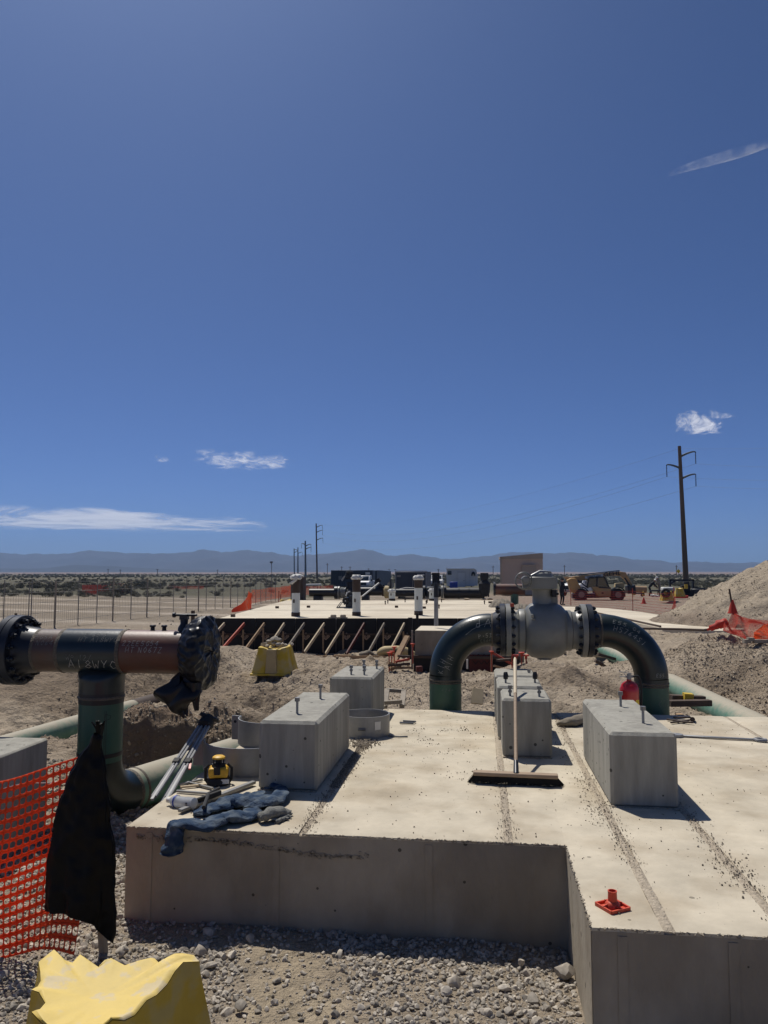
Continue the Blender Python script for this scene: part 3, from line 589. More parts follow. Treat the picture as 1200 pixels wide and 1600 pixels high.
# ================================================================== THE CONCRETE FOUNDATION
def box2(mb, x0, x1, y0, y1, z0, z1): mb.box(((x0+x1)/2, (y0+y1)/2, (z0+z1)/2), (x1-x0, y1-y0, z1-z0))
S = SLAB
f = thing('concrete_foundation', 'long low L-shaped concrete foundation carrying the blocks and the push broom', 'foundation', (0, 5.5, -.5))
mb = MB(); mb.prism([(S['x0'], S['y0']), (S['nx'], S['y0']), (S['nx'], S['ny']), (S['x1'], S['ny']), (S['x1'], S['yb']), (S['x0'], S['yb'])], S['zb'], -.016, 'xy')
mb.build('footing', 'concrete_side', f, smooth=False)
JX = [(-.945, -.905), (.108, .152), (.672, .716), (1.108, 1.152), (2.25, 2.285)]
edges = [S['x0']]+[e for j in JX for e in j]+[S['x1']]
def wavy(x0, x1, y0, y1, z0, z1, parent, name, m, seed, nx_=None, ny_=None, amp=.0015):
    nx_ = nx_ or max(2, int((x1-x0)/.05)); ny_ = ny_ or max(2, int((y1-y0)/.05)); mb = MB()
    def fn(u, v):
        x = x0+(x1-x0)*u; y = y0+(y1-y0)*v; e = min(u, 1-u, v, 1-v)
        dx = .003*float(vnoise(np.array([y*22]), np.array([seed+.1]), seed)[0]) if u in (0, 1) else 0
        dy = .004*float(vnoise(np.array([x*20]), np.array([seed+.7]), seed)[0]) if v in (0, 1) else 0
        z = z1+amp*float(fbm(np.array([x*3]), np.array([y*3]), 3, seed)[0])*2-(.004 if e < 1e-6 else 0)
        return (x+dx, y+dy, z)
    mb.grid(fn, nx_, ny_); n = nx_+1
    rim = [i for i in range(n)]+[j*n+n-1 for j in range(1, ny_+1)]+[ny_*n+i for i in range(n-2, -1, -1)]+[j*n for j in range(ny_-1, 0, -1)]
    b0 = len(mb.v); mb.v += [(mb.v[i][0], mb.v[i][1], z0) for i in rim]; k = len(rim)
    mb.f += [(rim[i], rim[(i+1) % k], b0+(i+1) % k, b0+i) for i in range(k)]
    return mb.build(name, m, parent, angle=30)
for i in range(0, len(edges), 2):
    a, b = edges[i], edges[i+1]
    parts = [(a, b, S['y0'] if b < S['nx'] else S['ny'])] if not (a < S['nx'] < b) else [(a, S['nx'], S['y0']), (S['nx'], b, S['ny'])]
    for q in parts: wavy(q[0], q[1], q[2], S['yb'], -.016, 0, f, 'slab_panel', 'concrete_top', 30+i)
for a, b in JX:
    wavy(a, b, (S['y0'] if b < S['nx'] else S['ny'])+.004, S['yb'], -.016, -.0035, f, 'joint', 'concrete_joint', int(50+abs(a)*10), 3, 160, .005)
# formwork marks standing proud of the front faces
for x, y in ((-1.06, S['y0']), (-.27, S['y0']), (-1.75, S['y0']), (.52, S['ny']), (.92, S['ny'])):
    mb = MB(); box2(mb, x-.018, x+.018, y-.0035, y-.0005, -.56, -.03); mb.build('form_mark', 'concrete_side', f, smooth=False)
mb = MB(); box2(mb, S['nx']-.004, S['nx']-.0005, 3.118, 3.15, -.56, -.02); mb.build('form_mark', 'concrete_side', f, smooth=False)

mb = MB(); r = random.Random(77)
for k in range(420):
    t = r.random(); x = -1.82+1.25*t; zc = -.055-.035*t+.03*math.sin(t*6)*t; mb.box((x, S['y0']-.002, zc+r.gauss(0, .007)), (r.uniform(.004, .014), .007, r.uniform(.003, .008)), (0, r.uniform(-.6, .6), 0))
mb.build('honeycomb_line', 'concrete_side', f, smooth=False, kind='stuff')
mb = MB()
for k in range(700):        # crumbled arris along the top edges
    if k < 430: x, y = r.uniform(S['x0'], S['nx']), S['y0']-.001
    elif k < 600: x, y = r.uniform(S['nx'], 3), S['ny']-.001
    else: x, y = S['nx']-.001, r.uniform(S['ny'], S['y0'])
    mb.box((x, y, -.004-abs(r.gauss(0, .004))), (r.uniform(.004, .016), r.uniform(.004, .010), r.uniform(.003, .008)), (r.uniform(-.5, .5), r.uniform(-.5, .5), r.uniform(-.5, .5)))
mb.build('crumbled_edge', 'concrete_side', f, smooth=False, kind='stuff')
# ------------------------------------------------------------------ anchor blocks with bolts
def bolt(parent, x, y, z, h=.085, r=.0085, double=False, wrap=False):
    mb = MB(); mb.cyl((x, y, z-.01), (x, y, z+h), r, n=12); o = mb.build('anchor_bolt', 'steel_galv' if not wrap else 'steel_bolt', parent)
    mb = MB(); mb.cyl((x, y, z+h-.022), (x, y, z+h+.002), r*2.05, n=6); mb.build('nut', 'steel_bolt', o, smooth=False)
    if double: mb = MB(); mb.cyl((x, y, z+h-.05), (x, y, z+h-.034), r*1.9, n=6); mb.build('nut', 'steel_bolt', o, smooth=False)
    if wrap: mb = MB(); mb.tube([(x, y, z+h-.05), (x+.002, y, z+h-.02), (x, y, z+h+.008)], [r*2.2, r*2.6, r*1.8], 9); mb.build('tape', 'black_plastic', o)
    return o
def block(label, x0, x1, y0, y1, hb_, bolts, z0=0.0, **k):
    t_ = thing('concrete_block', label, 'concrete block', ((x0+x1)/2, (y0+y1)/2, z0), 0, 'chamfered anchor blocks on the foundation')
    mb = MB(); box2(mb, x0, x1, y0, y1, z0-.003, z0+hb_); mb.build("body", "concrete_block", t_, bevel=.018, smooth=False)
    mb = MB()
    for q in range(11):        # mortar fillet crumbs along the foot
        xx = x0+(x1-x0)*(q+.5)/11; mb.box((xx, y0-.006, z0+.003), ((x1-x0)/11*.9, .014+.008*random.random(), .006+.004*random.random()))
    mb.build('mortar_seam', 'concrete_joint', t_)
    for bx, by in bolts: bolt(t_, bx, by, z0+hb_, **k)
    return t_
block('nearest left concrete block with two bolts, jeans lying at its foot', -1.38, -1.005, 4.75, 5.93, .42, ((-1.2, 5.02), (-1.17, 5.62)), h=.10)
block('large right concrete block nearest the camera, beside the long wrench', .735, 1.112, 4.66, 5.86, .42, ((.985, 4.96), (.955, 5.55)), h=.10)
block('small middle concrete block that the broom handle leans on', .152, .508, 5.79, 6.28, .42, ((.215, 5.93), (.43, 5.92)), h=.075, double=True)
block('middle concrete block with tape on its bolts, behind the broom one', .132, .50, 6.42, 6.98, .42, ((.205, 6.62), (.45, 6.66)), h=.08, wrap=True)
block('farthest middle concrete block below the valve, only its top showing', .125, .49, 7.08, 7.60, .42, ((.44, 7.3),), h=.03)
block('back left concrete block with four bolts behind the steel ring', -1.335, -.945, 6.8, 7.62, .42, ((-1.17, 6.98), (-1.05, 6.98), (-1.12, 7.42), (-.995, 7.42)), h=.08, double=True)

# ------------------------------------------------------------------ blocks at the left edge of the picture
t_ = thing('concrete_pier', 'low concrete pier left of the green riser, cut by the left picture edge', 'pier', (-3.9, 5.2, -.47))
mb = MB(); box2(mb, -4.4, -2.99, 4.0, 5.12, -.56, .195); mb.build('pier_base', 'concrete_block', t_, bevel=.012)
mb = MB(); box2(mb, -4.75, -4.215, 5.3, 6.4, -.5, .34); mb.build('pier_post', 'concrete_block', t_, bevel=.012)

# ------------------------------------------------------------------ handwritten chalk marks
GL = {'A': [[(0,0),(.45,1),(.9,0)],[(.2,.4),(.7,.4)]], '1': [[(.4,0),(.4,1)]], '8': [[(.45,.5),(.1,.75),(.45,1),(.8,.75),(.45,.5),(0,.22),(.45,0),(.9,.22),(.45,.5)]],
 'W': [[(0,1),(.2,0),(.45,.6),(.7,0),(.95,1)]], 'Y': [[(0,1),(.4,.5),(.8,1)],[(.4,.5),(.35,0)]], 'C': [[(.8,.85),(.4,1),(.05,.5),(.4,0),(.8,.15)]], 'H': [[(0,0),(0,1)],[(.7,0),(.7,1)],[(0,.5),(.7,.5)]],
 'T': [[(0,1),(.8,1)],[(.4,1),(.4,0)]], 'N': [[(0,0),(0,1),(.7,0),(.7,1)]], 'O': [[(.4,0),(0,.5),(.4,1),(.8,.5),(.4,0)]], '0': [[(.4,0),(.05,.5),(.4,1),(.75,.5),(.4,0)]], '6': [[(.7,1),(.2,.6),(.05,.2),(.4,0),(.7,.25),(.4,.5),(.1,.3)]],
 '7': [[(0,1),(.75,1),(.3,0)]], 'Z': [[(0,1),(.75,1),(0,0),(.75,0)]], 'E': [[(.7,1),(0,1),(0,0),(.7,0)],[(0,.5),(.5,.5)]], '5': [[(.7,1),(.1,1),(.05,.55),(.5,.6),(.7,.3),(.4,0),(0,.1)]], 'G': [[(.8,.85),(.4,1),(.05,.5),(.4,0),(.8,.2),(.8,.45),(.5,.45)]],
 '4': [[(.55,0),(.55,1),(0,.35),(.8,.35)]], 'S': [[(.7,.9),(.3,1),(.1,.7),(.6,.35),(.4,0),(0,.1)]], 'P': [[(0,0),(0,1),(.6,.85),(.6,.6),(0,.5)]], '3': [[(.05,.95),(.6,.9),(.3,.55),(.65,.25),(.3,0),(0,.1)]], '2': [[(0,.8),(.4,1),(.65,.7),(0,0),(.75,0)]],
 'd': [[(.6,1.1),(.6,0)],[(.6,.45),(.25,.55),(.05,.2),(.3,0),(.6,.2)]], '-': [[(.1,.45),(.6,.5)]], '.': [[(.3,0),(.34,.06)]], '/': [[(0,-.1),(.7,1.1)]], '=': [[(.1,.3),(.6,.33)],[(.1,.65),(.6,.68)]], 'w': [[(0,.6),(.2,0),(.4,.5),(.6,0),(.8,.6)]], 'L': [[(0,1),(0,0),(.6,0)]], '9': [[(.7,.7),(.35,.5),(.1,.75),(.4,1),(.7,.75),(.6,0)]],
 '_': [[(-.2,.1),(2.2,.55)]], '|': [[(.3,-.2),(.3,1.3)]], '<': [[(.7,1),(.1,.5),(.6,.0)]], 'K': [[(0,0),(0,1)],[(.6,1),(0,.45),(.65,0)]], ' ': []}
def chalk(txt, fn, size, parent, m='chalk', wd=.0035, slant=.15, seed=1):
    """fn(u, v) -> (point on the pipe, outward normal); u, v in metres along the surface."""
    r = random.Random(seed); mb = MB(); x = 0
    for ch in txt:
        for st in GL.get(ch, []):
            pts = []
            for (a, b), (c, d) in zip(st, st[1:]):
                for k in range(4): q = k/4; pts.append((a+(c-a)*q, b+(d-b)*q))
            pts.append(st[-1]); jx, jy = r.uniform(-.05, .05), r.uniform(-.06, .06)
            P3 = []
            for a, b in pts: u = (x+(a+jx+slant*b)*size*.75); v = (b+jy)*size; P3.append(fn(u, v))
            for k in range(len(P3)-1):
                (p, n1), (q, n2) = P3[k], P3[k+1]; d = (q-p)
                if d.length < 1e-6: continue
                s = d.normalized().cross(n1)*(wd*r.uniform(.35, .6)); e = d.normalized()*wd*.3
                mb.add([p-s-e+n1*.0012, p+s-e+n1*.0012, q+s+e+n2*.0012, q-s+e+n2*.0012], [(0, 1, 2, 3)])
        x += size*(.95 if ch != ' ' else .6)
    if mb.v: return mb.build('chalk_mark', m, parent, smooth=False)
def hpipe(xc, yc, zc, r, th0):         # horizontal pipe along X, seen from -Y
    def fn(u, v):
        th = th0+v/r; n = Vector((0, -math.cos(th), math.sin(th))); return Vector((xc+u, yc, zc))+n*r, n
    return fn
def vpipe(xc, yc, z0, r, a0):
    def fn(u, v):
        a = a0+u/r; n = Vector((math.sin(a), -math.cos(a), 0)); return Vector((xc, yc, z0+v))+n*r, n
    return fn
def elbowfn(cx, y, cz, RR, r, phi0, al0, sg, rotm=0):   # torus lying in the XZ plane; phi measured from +X/-X towards +Z
    def fn(u, v):
        uu = u*math.cos(rotm)-v*math.sin(rotm); vv = u*math.sin(rotm)+v*math.cos(rotm)
        phi = phi0-sg*uu/(RR)*(-1 if sg > 0 else 1)*-1; al = al0+vv/r
        rad = Vector((math.cos(phi), 0, math.sin(phi))); n = rad*math.sin(al)+Vector((0, -1, 0))*math.cos(al)
        return Vector((cx, y, cz))+rad*RR+n*r, n
    return fn

def ring_weld(parent, p0, p1, r, n=32, wd=.008):
    mb = MB(); p0 = Vector(p0); p1 = Vector(p1); d = (p1-p0).normalized(); c = (p0+p1)/2
    mb.tube([c-d*wd*1.3, c-d*wd*.5, c+d*wd*.5, c+d*wd*1.3], [r+.0005, r+.0045, r+.0045, r+.0005], n, False); return mb.build('weld_seam', 'weld', parent)

# ------------------------------------------------------------------ the valve and its two elbows
YV, ZV, RP = 7.93, .765, .162
va = thing('valve_manifold', 'big grey ball valve bolted between two dark green pipe elbows', 'pipe valve', (.65, YV, -.6))
pxm = lambda p: aty(p, 984, YV).x
def elbow(parent, cx, sg):
    mb = MB(); pts = [Vector((cx+sg*.457*math.cos(a), YV, .31+.457*math.sin(a))) for a in np.linspace(0, math.pi/2, 25)]
    mb.tube(pts, RP, 36, False); return mb.build('elbow', 'pipe_dark', parent)
CXL, CXR = .097, 1.205
elbow(va, CXL, -1); elbow(va, CXR, 1)
for cx, lab in ((CXL-.457, None), (CXR+.457, None)):
    mb = MB(); mb.tube([(cx, YV, -1.3), (cx, YV, .0), (cx, YV, .232)], RP, 36, False); mb.build('riser', 'pipe_green', va)
    mb = MB(); mb.tube([(cx, YV, .228), (cx, YV, .25), (cx, YV, .305)], [RP+.0015, RP+.003, RP+.001], 36, False); mb.build('coating_band', 'pipe_dark', va)
    ring_weld(va, (cx, YV, .262), (cx, YV, .264), RP+.002); ring_weld(va, (cx, YV, .236), (cx, YV, .238), RP+.001, wd=.005)
# weld-neck flanges (dark) and valve flanges (grey), with studs
def flange(x, sg, m, neck, name='flange', t=.052, R_=.262):
    mb = MB(); pr = [(.10, x), (R_-.004, x), (R_, x+sg*.004), (R_, x+sg*(t-.004)), (R_-.004, x+sg*t)]
    pr += [(neck[0], x+sg*t), (neck[1], x+sg*(t+neck[2]))] if neck else [(.1, x+sg*t)]
    mb.lathe(pr, (0, YV, ZV), 'x', 48); return mb.build(name, m, va, angle=30)
XL, XR = pxm(789.5), pxm(915.5)
flange(XL-.003, -1, 'flange_dark', (.205, RP+.001, .075)); flange(XL+.003, 1, 'valve_grey', (.20, .185, .03), 'valve_flange')
flange(XR+.003, 1, 'flange_dark', (.205, RP+.001, .075)); flange(XR-.003, -1, 'valve_grey', (.20, .185, .03), 'valve_flange')
mb = MB(); mb.cyl((CXL-.01, YV, ZV), (XL-.12, YV, ZV), RP, n=36, caps=False); mb.build('pipe_stub', 'pipe_dark', va); mb = MB(); mb.cyl((XR+.12, YV, ZV), (CXR+.01, YV, ZV), RP, n=36, caps=False); mb.build('pipe_stub', 'pipe_dark', va)
ring_weld(va, (XL-.133, YV, ZV), (XL-.13, YV, ZV), RP); ring_weld(va, (XR+.133, YV, ZV), (XR+.136, YV, ZV), RP)
for X0 in (XL, XR):
    for k in range(16):
        a = 2*math.pi*(k+.5)/16; y = YV+.225*math.cos(a); z = ZV+.225*math.sin(a)
        mb = MB(); mb.cyl((X0-.095, y, z), (X0+.095, y, z), .011, n=8)
        for q in (-.075, .075): mb.cyl((X0+q-.012, y, z), (X0+q+.012, y, z), .0205, n=6)
        mb.build('stud_bolt', 'flange_dark', va)
pr = [(802,29.5),(806,28),(808,28),(811,31.5),(813,32),(819,32),(820.5,30.5),(821.5,33),(824,36.5),(829,40),(836,41.6),(838,42.3),(850,42.6),(862,42.3),(864,41.6),(871,40.2),(877,37.5),(881,34),(883.5,30.5),(885,30.5),(891,30.5),(893,28.5),(899,28),(903,29.5)]
mb = MB(); mb.lathe([(p[1]/151.4, pxm(p[0])) for p in pr], (0, YV, ZV), 'x', 56); mb.build('valve_body', 'valve_grey', va, angle=24)
XC = pxm(850)
mb = MB(); mb.lathe([(.0, .475), (.068, .475), (.072, .48), (.072, .56), (.07, .57)], (XC, YV, 0), 'z', 28); mb.build('drain_trunnion', 'valve_grey', va)
mb = MB()
for k in range(4): a = k*math.pi/2-.9; mb = MB(); mb.cyl((XC+.07*math.sin(a), YV-.07*math.cos(a), .525), (XC+.078*math.sin(a), YV-.078*math.cos(a), .525), .009, n=8); mb.build('plug', 'flange_dark', va)
XN = pxm(848)
mb = MB(); mb.lathe([(.12, .98), (.115, 1.0), (.098, 1.03), (.098, 1.16), (.105, 1.175), (.11, 1.18)], (XN, YV, 0), 'z', 32); mb.build('bonnet', 'valve_grey', va)
mb = MB(); mb.prism([(XN-.145, 1.175), (XN+.13, 1.175), (XN+.142, 1.19), (XN+.142, 1.285), (XN+.12, 1.30), (XN-.13, 1.30), (XN-.145, 1.285)], YV-.13, YV+.13); mb.build('gear_case', 'valve_grey', va, bevel=.008)
mb = MB(); mb.lathe([(.0, 1.345), (.05, 1.345), (.085, 1.335), (.095, 1.32), (.095, 1.30)], (XN+.01, YV, 0), 'z', 24); mb.build('gear_cap', 'valve_grey', va)
mb = MB()
for k in range(8): a = k*math.pi/4; mb.cyl((XN+.01+.078*math.cos(a), YV+.078*math.sin(a), 1.30), (XN+.01+.078*math.cos(a), YV+.078*math.sin(a), 1.345), .012, n=6)
mb.tube([(XN-.11, YV-.06, 1.31), (XN-.02, YV-.03, 1.35), (XN+.09, YV-.02, 1.345)], [.012, .02, .012], 8); mb.build('cap_screws', 'steel_galv', va)
XW = aty(818, 906, YV-.12).x; ZW = 1.262
mb = MB()
mb.tube([(XW+.082*math.cos(a), YV-.155, ZW+.082*math.sin(a)) for a in np.linspace(0, 2*math.pi, 37)], .0075, 8, False)
mb.tube([(XW+.072*math.cos(a)-.01, YV-.185, ZW+.075*math.sin(a)) for a in np.linspace(0, 2*math.pi, 37)], .006, 8, False)
for k in range(3): a = .6+k*2.094; mb.tube([(XW, YV-.15, ZW), (XW+.082*math.cos(a), YV-.155, ZW+.082*math.sin(a))], .006, 6)
mb.build('handwheel', 'valve_grey', va)
mb = MB(); mb.cyl((XW+.02, YV-.19, ZW+.005), (XW+.02, YV-.04, ZW+.005), .042, n=20); mb.cyl((XW+.02, YV-.205, ZW+.005), (XW+.02, YV-.19, ZW+.005), .03, n=16); box2(mb, XW-.01, XW+.09, YV-.12, YV-.02, 1.17, 1.28); mb.build('worm_gear', 'valve_grey', va, bevel=.004)
mb = MB(); box2(mb, pxm(861), pxm(872), YV-.02, YV+.02, .985, 1.17); mb.build('bracket', 'valve_grey', va)
mb = MB(); box2(mb, pxm(862), pxm(869), YV-.10, YV-.04, 1.10, 1.165); mb.cyl((pxm(868), YV-.07, 1.13), (pxm(873), YV-.07, 1.13), .012, n=8); mb.build('limit_switch', 'black_plastic', va, bevel=.003)
mb = MB(); mb.cyl((pxm(800), YV-.10, 1.0), (pxm(800), YV-.10, 1.035), .02, n=12); mb.build('red_cap', 'rebar_red', va)
# lifting marks cast on the body
mb = MB(); q = aty(832, 963, YV-.24); mb.box(q, (.022, .03, .045), (0.3, 0, .2)); q = aty(833, 967, YV-.25); mb.box(q, (.03, .03, .012), (.3, 0, .2)); mb.build('cast_lug', 'valve_grey', va, bevel=.003)
# chalk on the elbows
def elb(cx, phi0, al0, sg):
    def fn(u, v):
        phi = phi0+(-u/.46 if sg < 0 else -u/.46); al = al0+v/RP
        rad = Vector((math.cos(phi), 0, math.sin(phi))); n = rad*math.sin(al)+Vector((0, -1, 0))*math.cos(al)
        return Vector((cx, YV, .31))+rad*.457+n*RP, n
    return fn
chalk('55564', elb(CXL, 2.15, .72, -1), .03, va, 'chalk_dim', .003)
chalk('dA', elb(CXL, 1.86, .25, -1), .085, va, 'chalk', .004)
chalk('_', elb(CXL, 2.05, .0, -1), .16, va, 'chalk', .003)
chalk('P-533', elb(CXL, 1.86, -.42, -1), .042, va, 'chalk', .003); chalk('E564', elb(CXL, 1.84, -.75, -1), .036, va, 'chalk_dim', .003)
chalk('K|H', elb(CXL, 3.08, .1, -1), .05, va, 'chalk', .003); chalk('A|H', elb(CXL, 2.98, -.3, -1), .055, va, 'chalk', .003)
chalk('=14=', vpipe(CXL-.457, YV, .16, RP, -.2), .035, va, 'chalk_dim', .003)
chalk('E55.G4', elb(CXR, 1.42, .55, 1), .042, va, 'chalk', .003); chalk('H5764S1', elb(CXR, 1.40, .12, 1), .048, va, 'chalk', .003)
chalk('E55.G6', vpipe(CXR+.457, YV, .335, RP, .1), .032, va, 'chalk', .0028); chalk('2/', vpipe(CXR+.457, YV, .215, RP, .45), .03, va, 'chalk_dim', .003); chalk('<7L', vpipe(CXR+.457, YV, .05, RP, .15), .06, va, 'chalk_dim', .003)

# ------------------------------------------------------------------ the tee assembly on the left
YT, ZT = 5.62, .745
te = thing('pipe_tee', 'dark welded pipe tee on a green riser with a bagged right end', 'pipe tee', (-2.85, YT, -.5))
tx = lambda p: aty(p, 1010, YT).x
XLEG = (tx(127)+tx(196))/2-.003
XE = XLEG
mb = MB(); mb.cyl((tx(28), YT, ZT), (tx(104), YT, ZT), RP, n=48, caps=False); mb.build('spool', 'pipe_rust', te)
mb = MB(); mb.cyl((tx(197), YT, ZT), (tx(310), YT, ZT), RP, n=48, caps=False); mb.build('spool', 'pipe_rust', te)
mb = MB(); mb.cyl((tx(104), YT, ZT), (tx(197), YT, ZT), RP+.004, n=48, caps=False)
# branch with a flared crotch: rings sinking from the run
for_r = [(.188, .613), (.184, .595), (.177, .575), (.169, .55), (RP+.004, .52), (RP+.003, .42)]
mb.lathe([(r_, z_) for r_, z_ in for_r]+[], (XE, YT, 0), 'z', 48, bulge=lambda i, an: 1.0 if i > 2 else 1/math.sqrt(math.cos(an)**2+(math.sin(an)/(.50, .68, .88)[i])**2))
mb.build('tee_body', 'tee_dark', te, angle=60)
ring_weld(te, (tx(103), YT, ZT), (tx(105), YT, ZT), RP+.003, 48, .012); ring_weld(te, (tx(196), YT, ZT), (tx(198), YT, ZT), RP+.003, 48, .012)
mb = MB(); mb.tube([(XE, YT, .36), (XE, YT, .385), (XE, YT, .42), (XE, YT, .44)], [RP+.002, RP+.005, RP+.005, RP+.004], 48, False); mb.build('coating_band', 'pipe_black', te)
ring_weld(te, (XE, YT, .405), (XE, YT, .407), RP+.005, 48)
mb = MB(); mb.cyl((XE, YT, -.07), (XE, YT, .375), RP, n=48, caps=False); mb.build('riser', 'pipe_green', te)
PD = Vector((.34, .94, 0)).normalized()                                   # buried run leaves towards back right
pts = []
for a in np.linspace(0, math.pi/2, 20):
    pts.append(Vector((XE, YT, -.07))+PD*(.30*(1-math.cos(a)))+Vector((0, 0, -.30*math.sin(a))))
_tx = bpy.data.textures.new('wrinkles', 'MUSGRAVE'); _tx.musgrave_type = 'RIDGED_MULTIFRACTAL'; _tx.noise_scale = .07; _tx.octaves = 2; _tx.noise_intensity = .5
_tx2 = bpy.data.textures.new('folds', 'CLOUDS'); _tx2.noise_scale = .09; _tx2.noise_depth = 1
def wrinkle(o, s1=.010, s2=.022):
    q = o.modifiers.new('sub', 'SUBSURF'); q.levels = q.render_levels = 1
    for t, s in ((_tx2, s2), (_tx, s1)): d = o.modifiers.new('d', 'DISPLACE'); d.texture = t; d.strength = s; d.texture_coords = 'GLOBAL'; d.mid_level = .5
    return o
mb = MB(); mb.tube(pts, RP+.001, 40, False); mb.build('elbow', 'pipe_dark', te)
pe = pts[-1]; mb = MB(); mb.tube([pe, pe+PD*1.2, pe+PD*3.2], RP, 40, False); mb.build('buried_run', 'pipe_green_dusty', te)
ring_weld(te, pe, pe+PD*.002, RP, 40, .014); ring_weld(te, pe+PD*.07, pe+PD*.072, RP, 40, .010)
mb = MB(); mb.tube([(XE, YT, -.03), (XE, YT, -.015), (XE, YT, .0)], [RP+.002, RP+.004, RP+.002], 40, False); mb.build('coating_band', 'pipe_black', te)
# left flange with bolts
XF = tx(34)
mb = MB(); mb.lathe([(RP+.004, XF+.16), (RP+.02, XF+.06), (.20, XF+.03), (.262, XF+.028), (.266, XF+.024), (.266, XF-.03), (.262, XF-.034), (.05, XF-.034)], (0, YT, ZT), 'x', 56); mb.build('flange', 'flange_dark', te, angle=28)
mb = MB(); mb.lathe([(.262, XF-.036), (.266, XF-.04), (.266, XF-.09), (.262, XF-.094), (.0, XF-.094)], (0, YT, ZT), 'x', 56); mb.build('blind_flange', 'flange_dark', te, angle=28)
ring_weld(te, (XF+.158, YT, ZT), (XF+.16, YT, ZT), RP, 48, .016)
for k in range(16):
    a = 2*math.pi*(k+.5)/16; y = YT+.228*math.cos(a); z = ZT+.228*math.sin(a); mb = MB()
    mb.cyl((XF-.14, y, z), (XF+.075, y, z), .012, n=8); mb.cyl((XF+.028, y, z), (XF+.054, y, z), .022, n=6); mb.cyl((XF-.12, y, z), (XF-.096, y, z), .022, n=6); mb.build('stud_bolt', 'flange_dark', te)
# small taps on top of the right spool
for p in (238, 256):
    mb = MB(); x = tx(p); mb.cyl((x, YT, ZT+RP-.005), (x, YT, ZT+RP+.022), .016, n=12); mb.box((x, YT, ZT+RP+.03), (.038, .03, .016)); mb.build('threaded_tap', 'flange_dark', te, bevel=.003)
# small flanged valve on top near the bag
x = tx(287)
mb = MB(); mb.lathe([(.05, ZT+RP-.03), (.045, ZT+RP+.02), (.028, ZT+RP+.05), (.03, ZT+RP+.085), (.02, ZT+RP+.1)], (x, YT, 0), 'z', 20)
mb.cyl((x-.085, YT, ZT+RP+.115), (x+.10, YT, ZT+RP+.115), .010, n=10); mb.box((x, YT, ZT+RP+.10), (.06, .05, .04)); mb.cyl((x-.09, YT, ZT+RP+.115), (x-.07, YT, ZT+RP+.115), .02, n=10); mb.build('vent_valve', 'flange_dark', te, bevel=.002)
# chalk
chalk('EE5G5A', hpipe(tx(55), YT, ZT, RP, .62), .038, te, 'chalk_dim', .003); chalk('HT NO64Z', hpipe(tx(55), YT, ZT, RP, .33), .038, te, 'chalk_dim', .003)
chalk('E-65 S', hpipe(tx(143), YT, ZT, RP+.005, .78), .034, te, 'chalk_dim', .003); chalk('HT A18WYC', hpipe(tx(137), YT, ZT, RP+.005, .5), .038, te, 'chalk_dim', .003)
chalk('WP 12/', hpipe(tx(121), YT, ZT, RP+.006, -.32), .04, te, 'chalk_dim', .003); chalk('A18WYC', hpipe(tx(123), YT, ZT, RP+.008, -.72), .068, te, 'chalk', .0045)
chalk('22EE5G54', hpipe(tx(205), YT, ZT, RP, .36), .038, te, 'chalk', .003); chalk('HT NO67Z', hpipe(tx(211), YT, ZT, RP, .05), .040, te, 'chalk', .0032)
chalk('P', vpipe(XE, YT, .20, RP, .62), .09, te, 'flange_dark', .0035)
for u in (-.02, .055): chalk('1', vpipe(XE, YT, -.12, RP, u-.05), .42, te, 'pipe_dark', .004, 0)
# the black bag tied over the right end
XB = tx(320)
bag = thing('pipe_bag', 'crinkled black plastic bag tied over the right end of the pipe tee', 'plastic bag', (XB, YT, ZT-.3))
def bagf(u, v):
    a = 2*math.pi*u; q = v
    if q < .55: t = q/.55; rr = .262*(.02+.98*t**.8); x = XB+.060-.035*t**4+.007*math.sin(a*7+t*5)*t
    else: t = (q-.55)/.45; rr = .270-.012*t-.085*t*t*t; x = XB+.025-.17*t
    wr = .016*float(fbm(np.array([math.cos(a)*3+5]), np.array([math.sin(a)*3+v*4]), 4, 3)[0])*1.6
    rad = .012*abs(math.sin(a*13+2*math.sin(v*7)))*(v)
    return (x+wr*(1 if q < .55 else .3), YT+(rr+rad+wr*.5)*math.cos(a)*.98, ZT+(rr+rad+wr*.5)*math.sin(a))
mb = MB(); mb.grid(bagf, 120, 46); wrinkle(mb.build('cover', 'black_plastic', bag, angle=180), .014, .012)
mb = MB()
def tail(u, v):
    a = 2*math.pi*u; sw = .085*math.sin(min(1, v*1.15)*math.pi)**.6+.012; sw *= 1+.25*math.sin(a*3+v*8)
    c = Vector((XB-.115-.06*v*math.sin(v*3)+.11*max(0, v-.6), YT-.16, ZT-.17-.24*v)); return c+Vector((math.cos(a)*sw*1.5, math.sin(a)*sw*.8, math.sin(a)*.035+.02*math.sin(a*4)))
mb.grid(tail, 36, 20)
def tail2(u, v):
    a = 2*math.pi*u; sw = .05*(1-.7*v)*(1+.3*math.sin(a*4+v*5)); c = Vector((XB-.02+.03*v, YT-.17, ZT-.20-.20*v)); return c+Vector((math.cos(a)*sw, math.sin(a)*sw*.6, 0))
mb.grid(tail2, 24, 10); mb.build('loose_end', 'black_plastic', bag, angle=180)

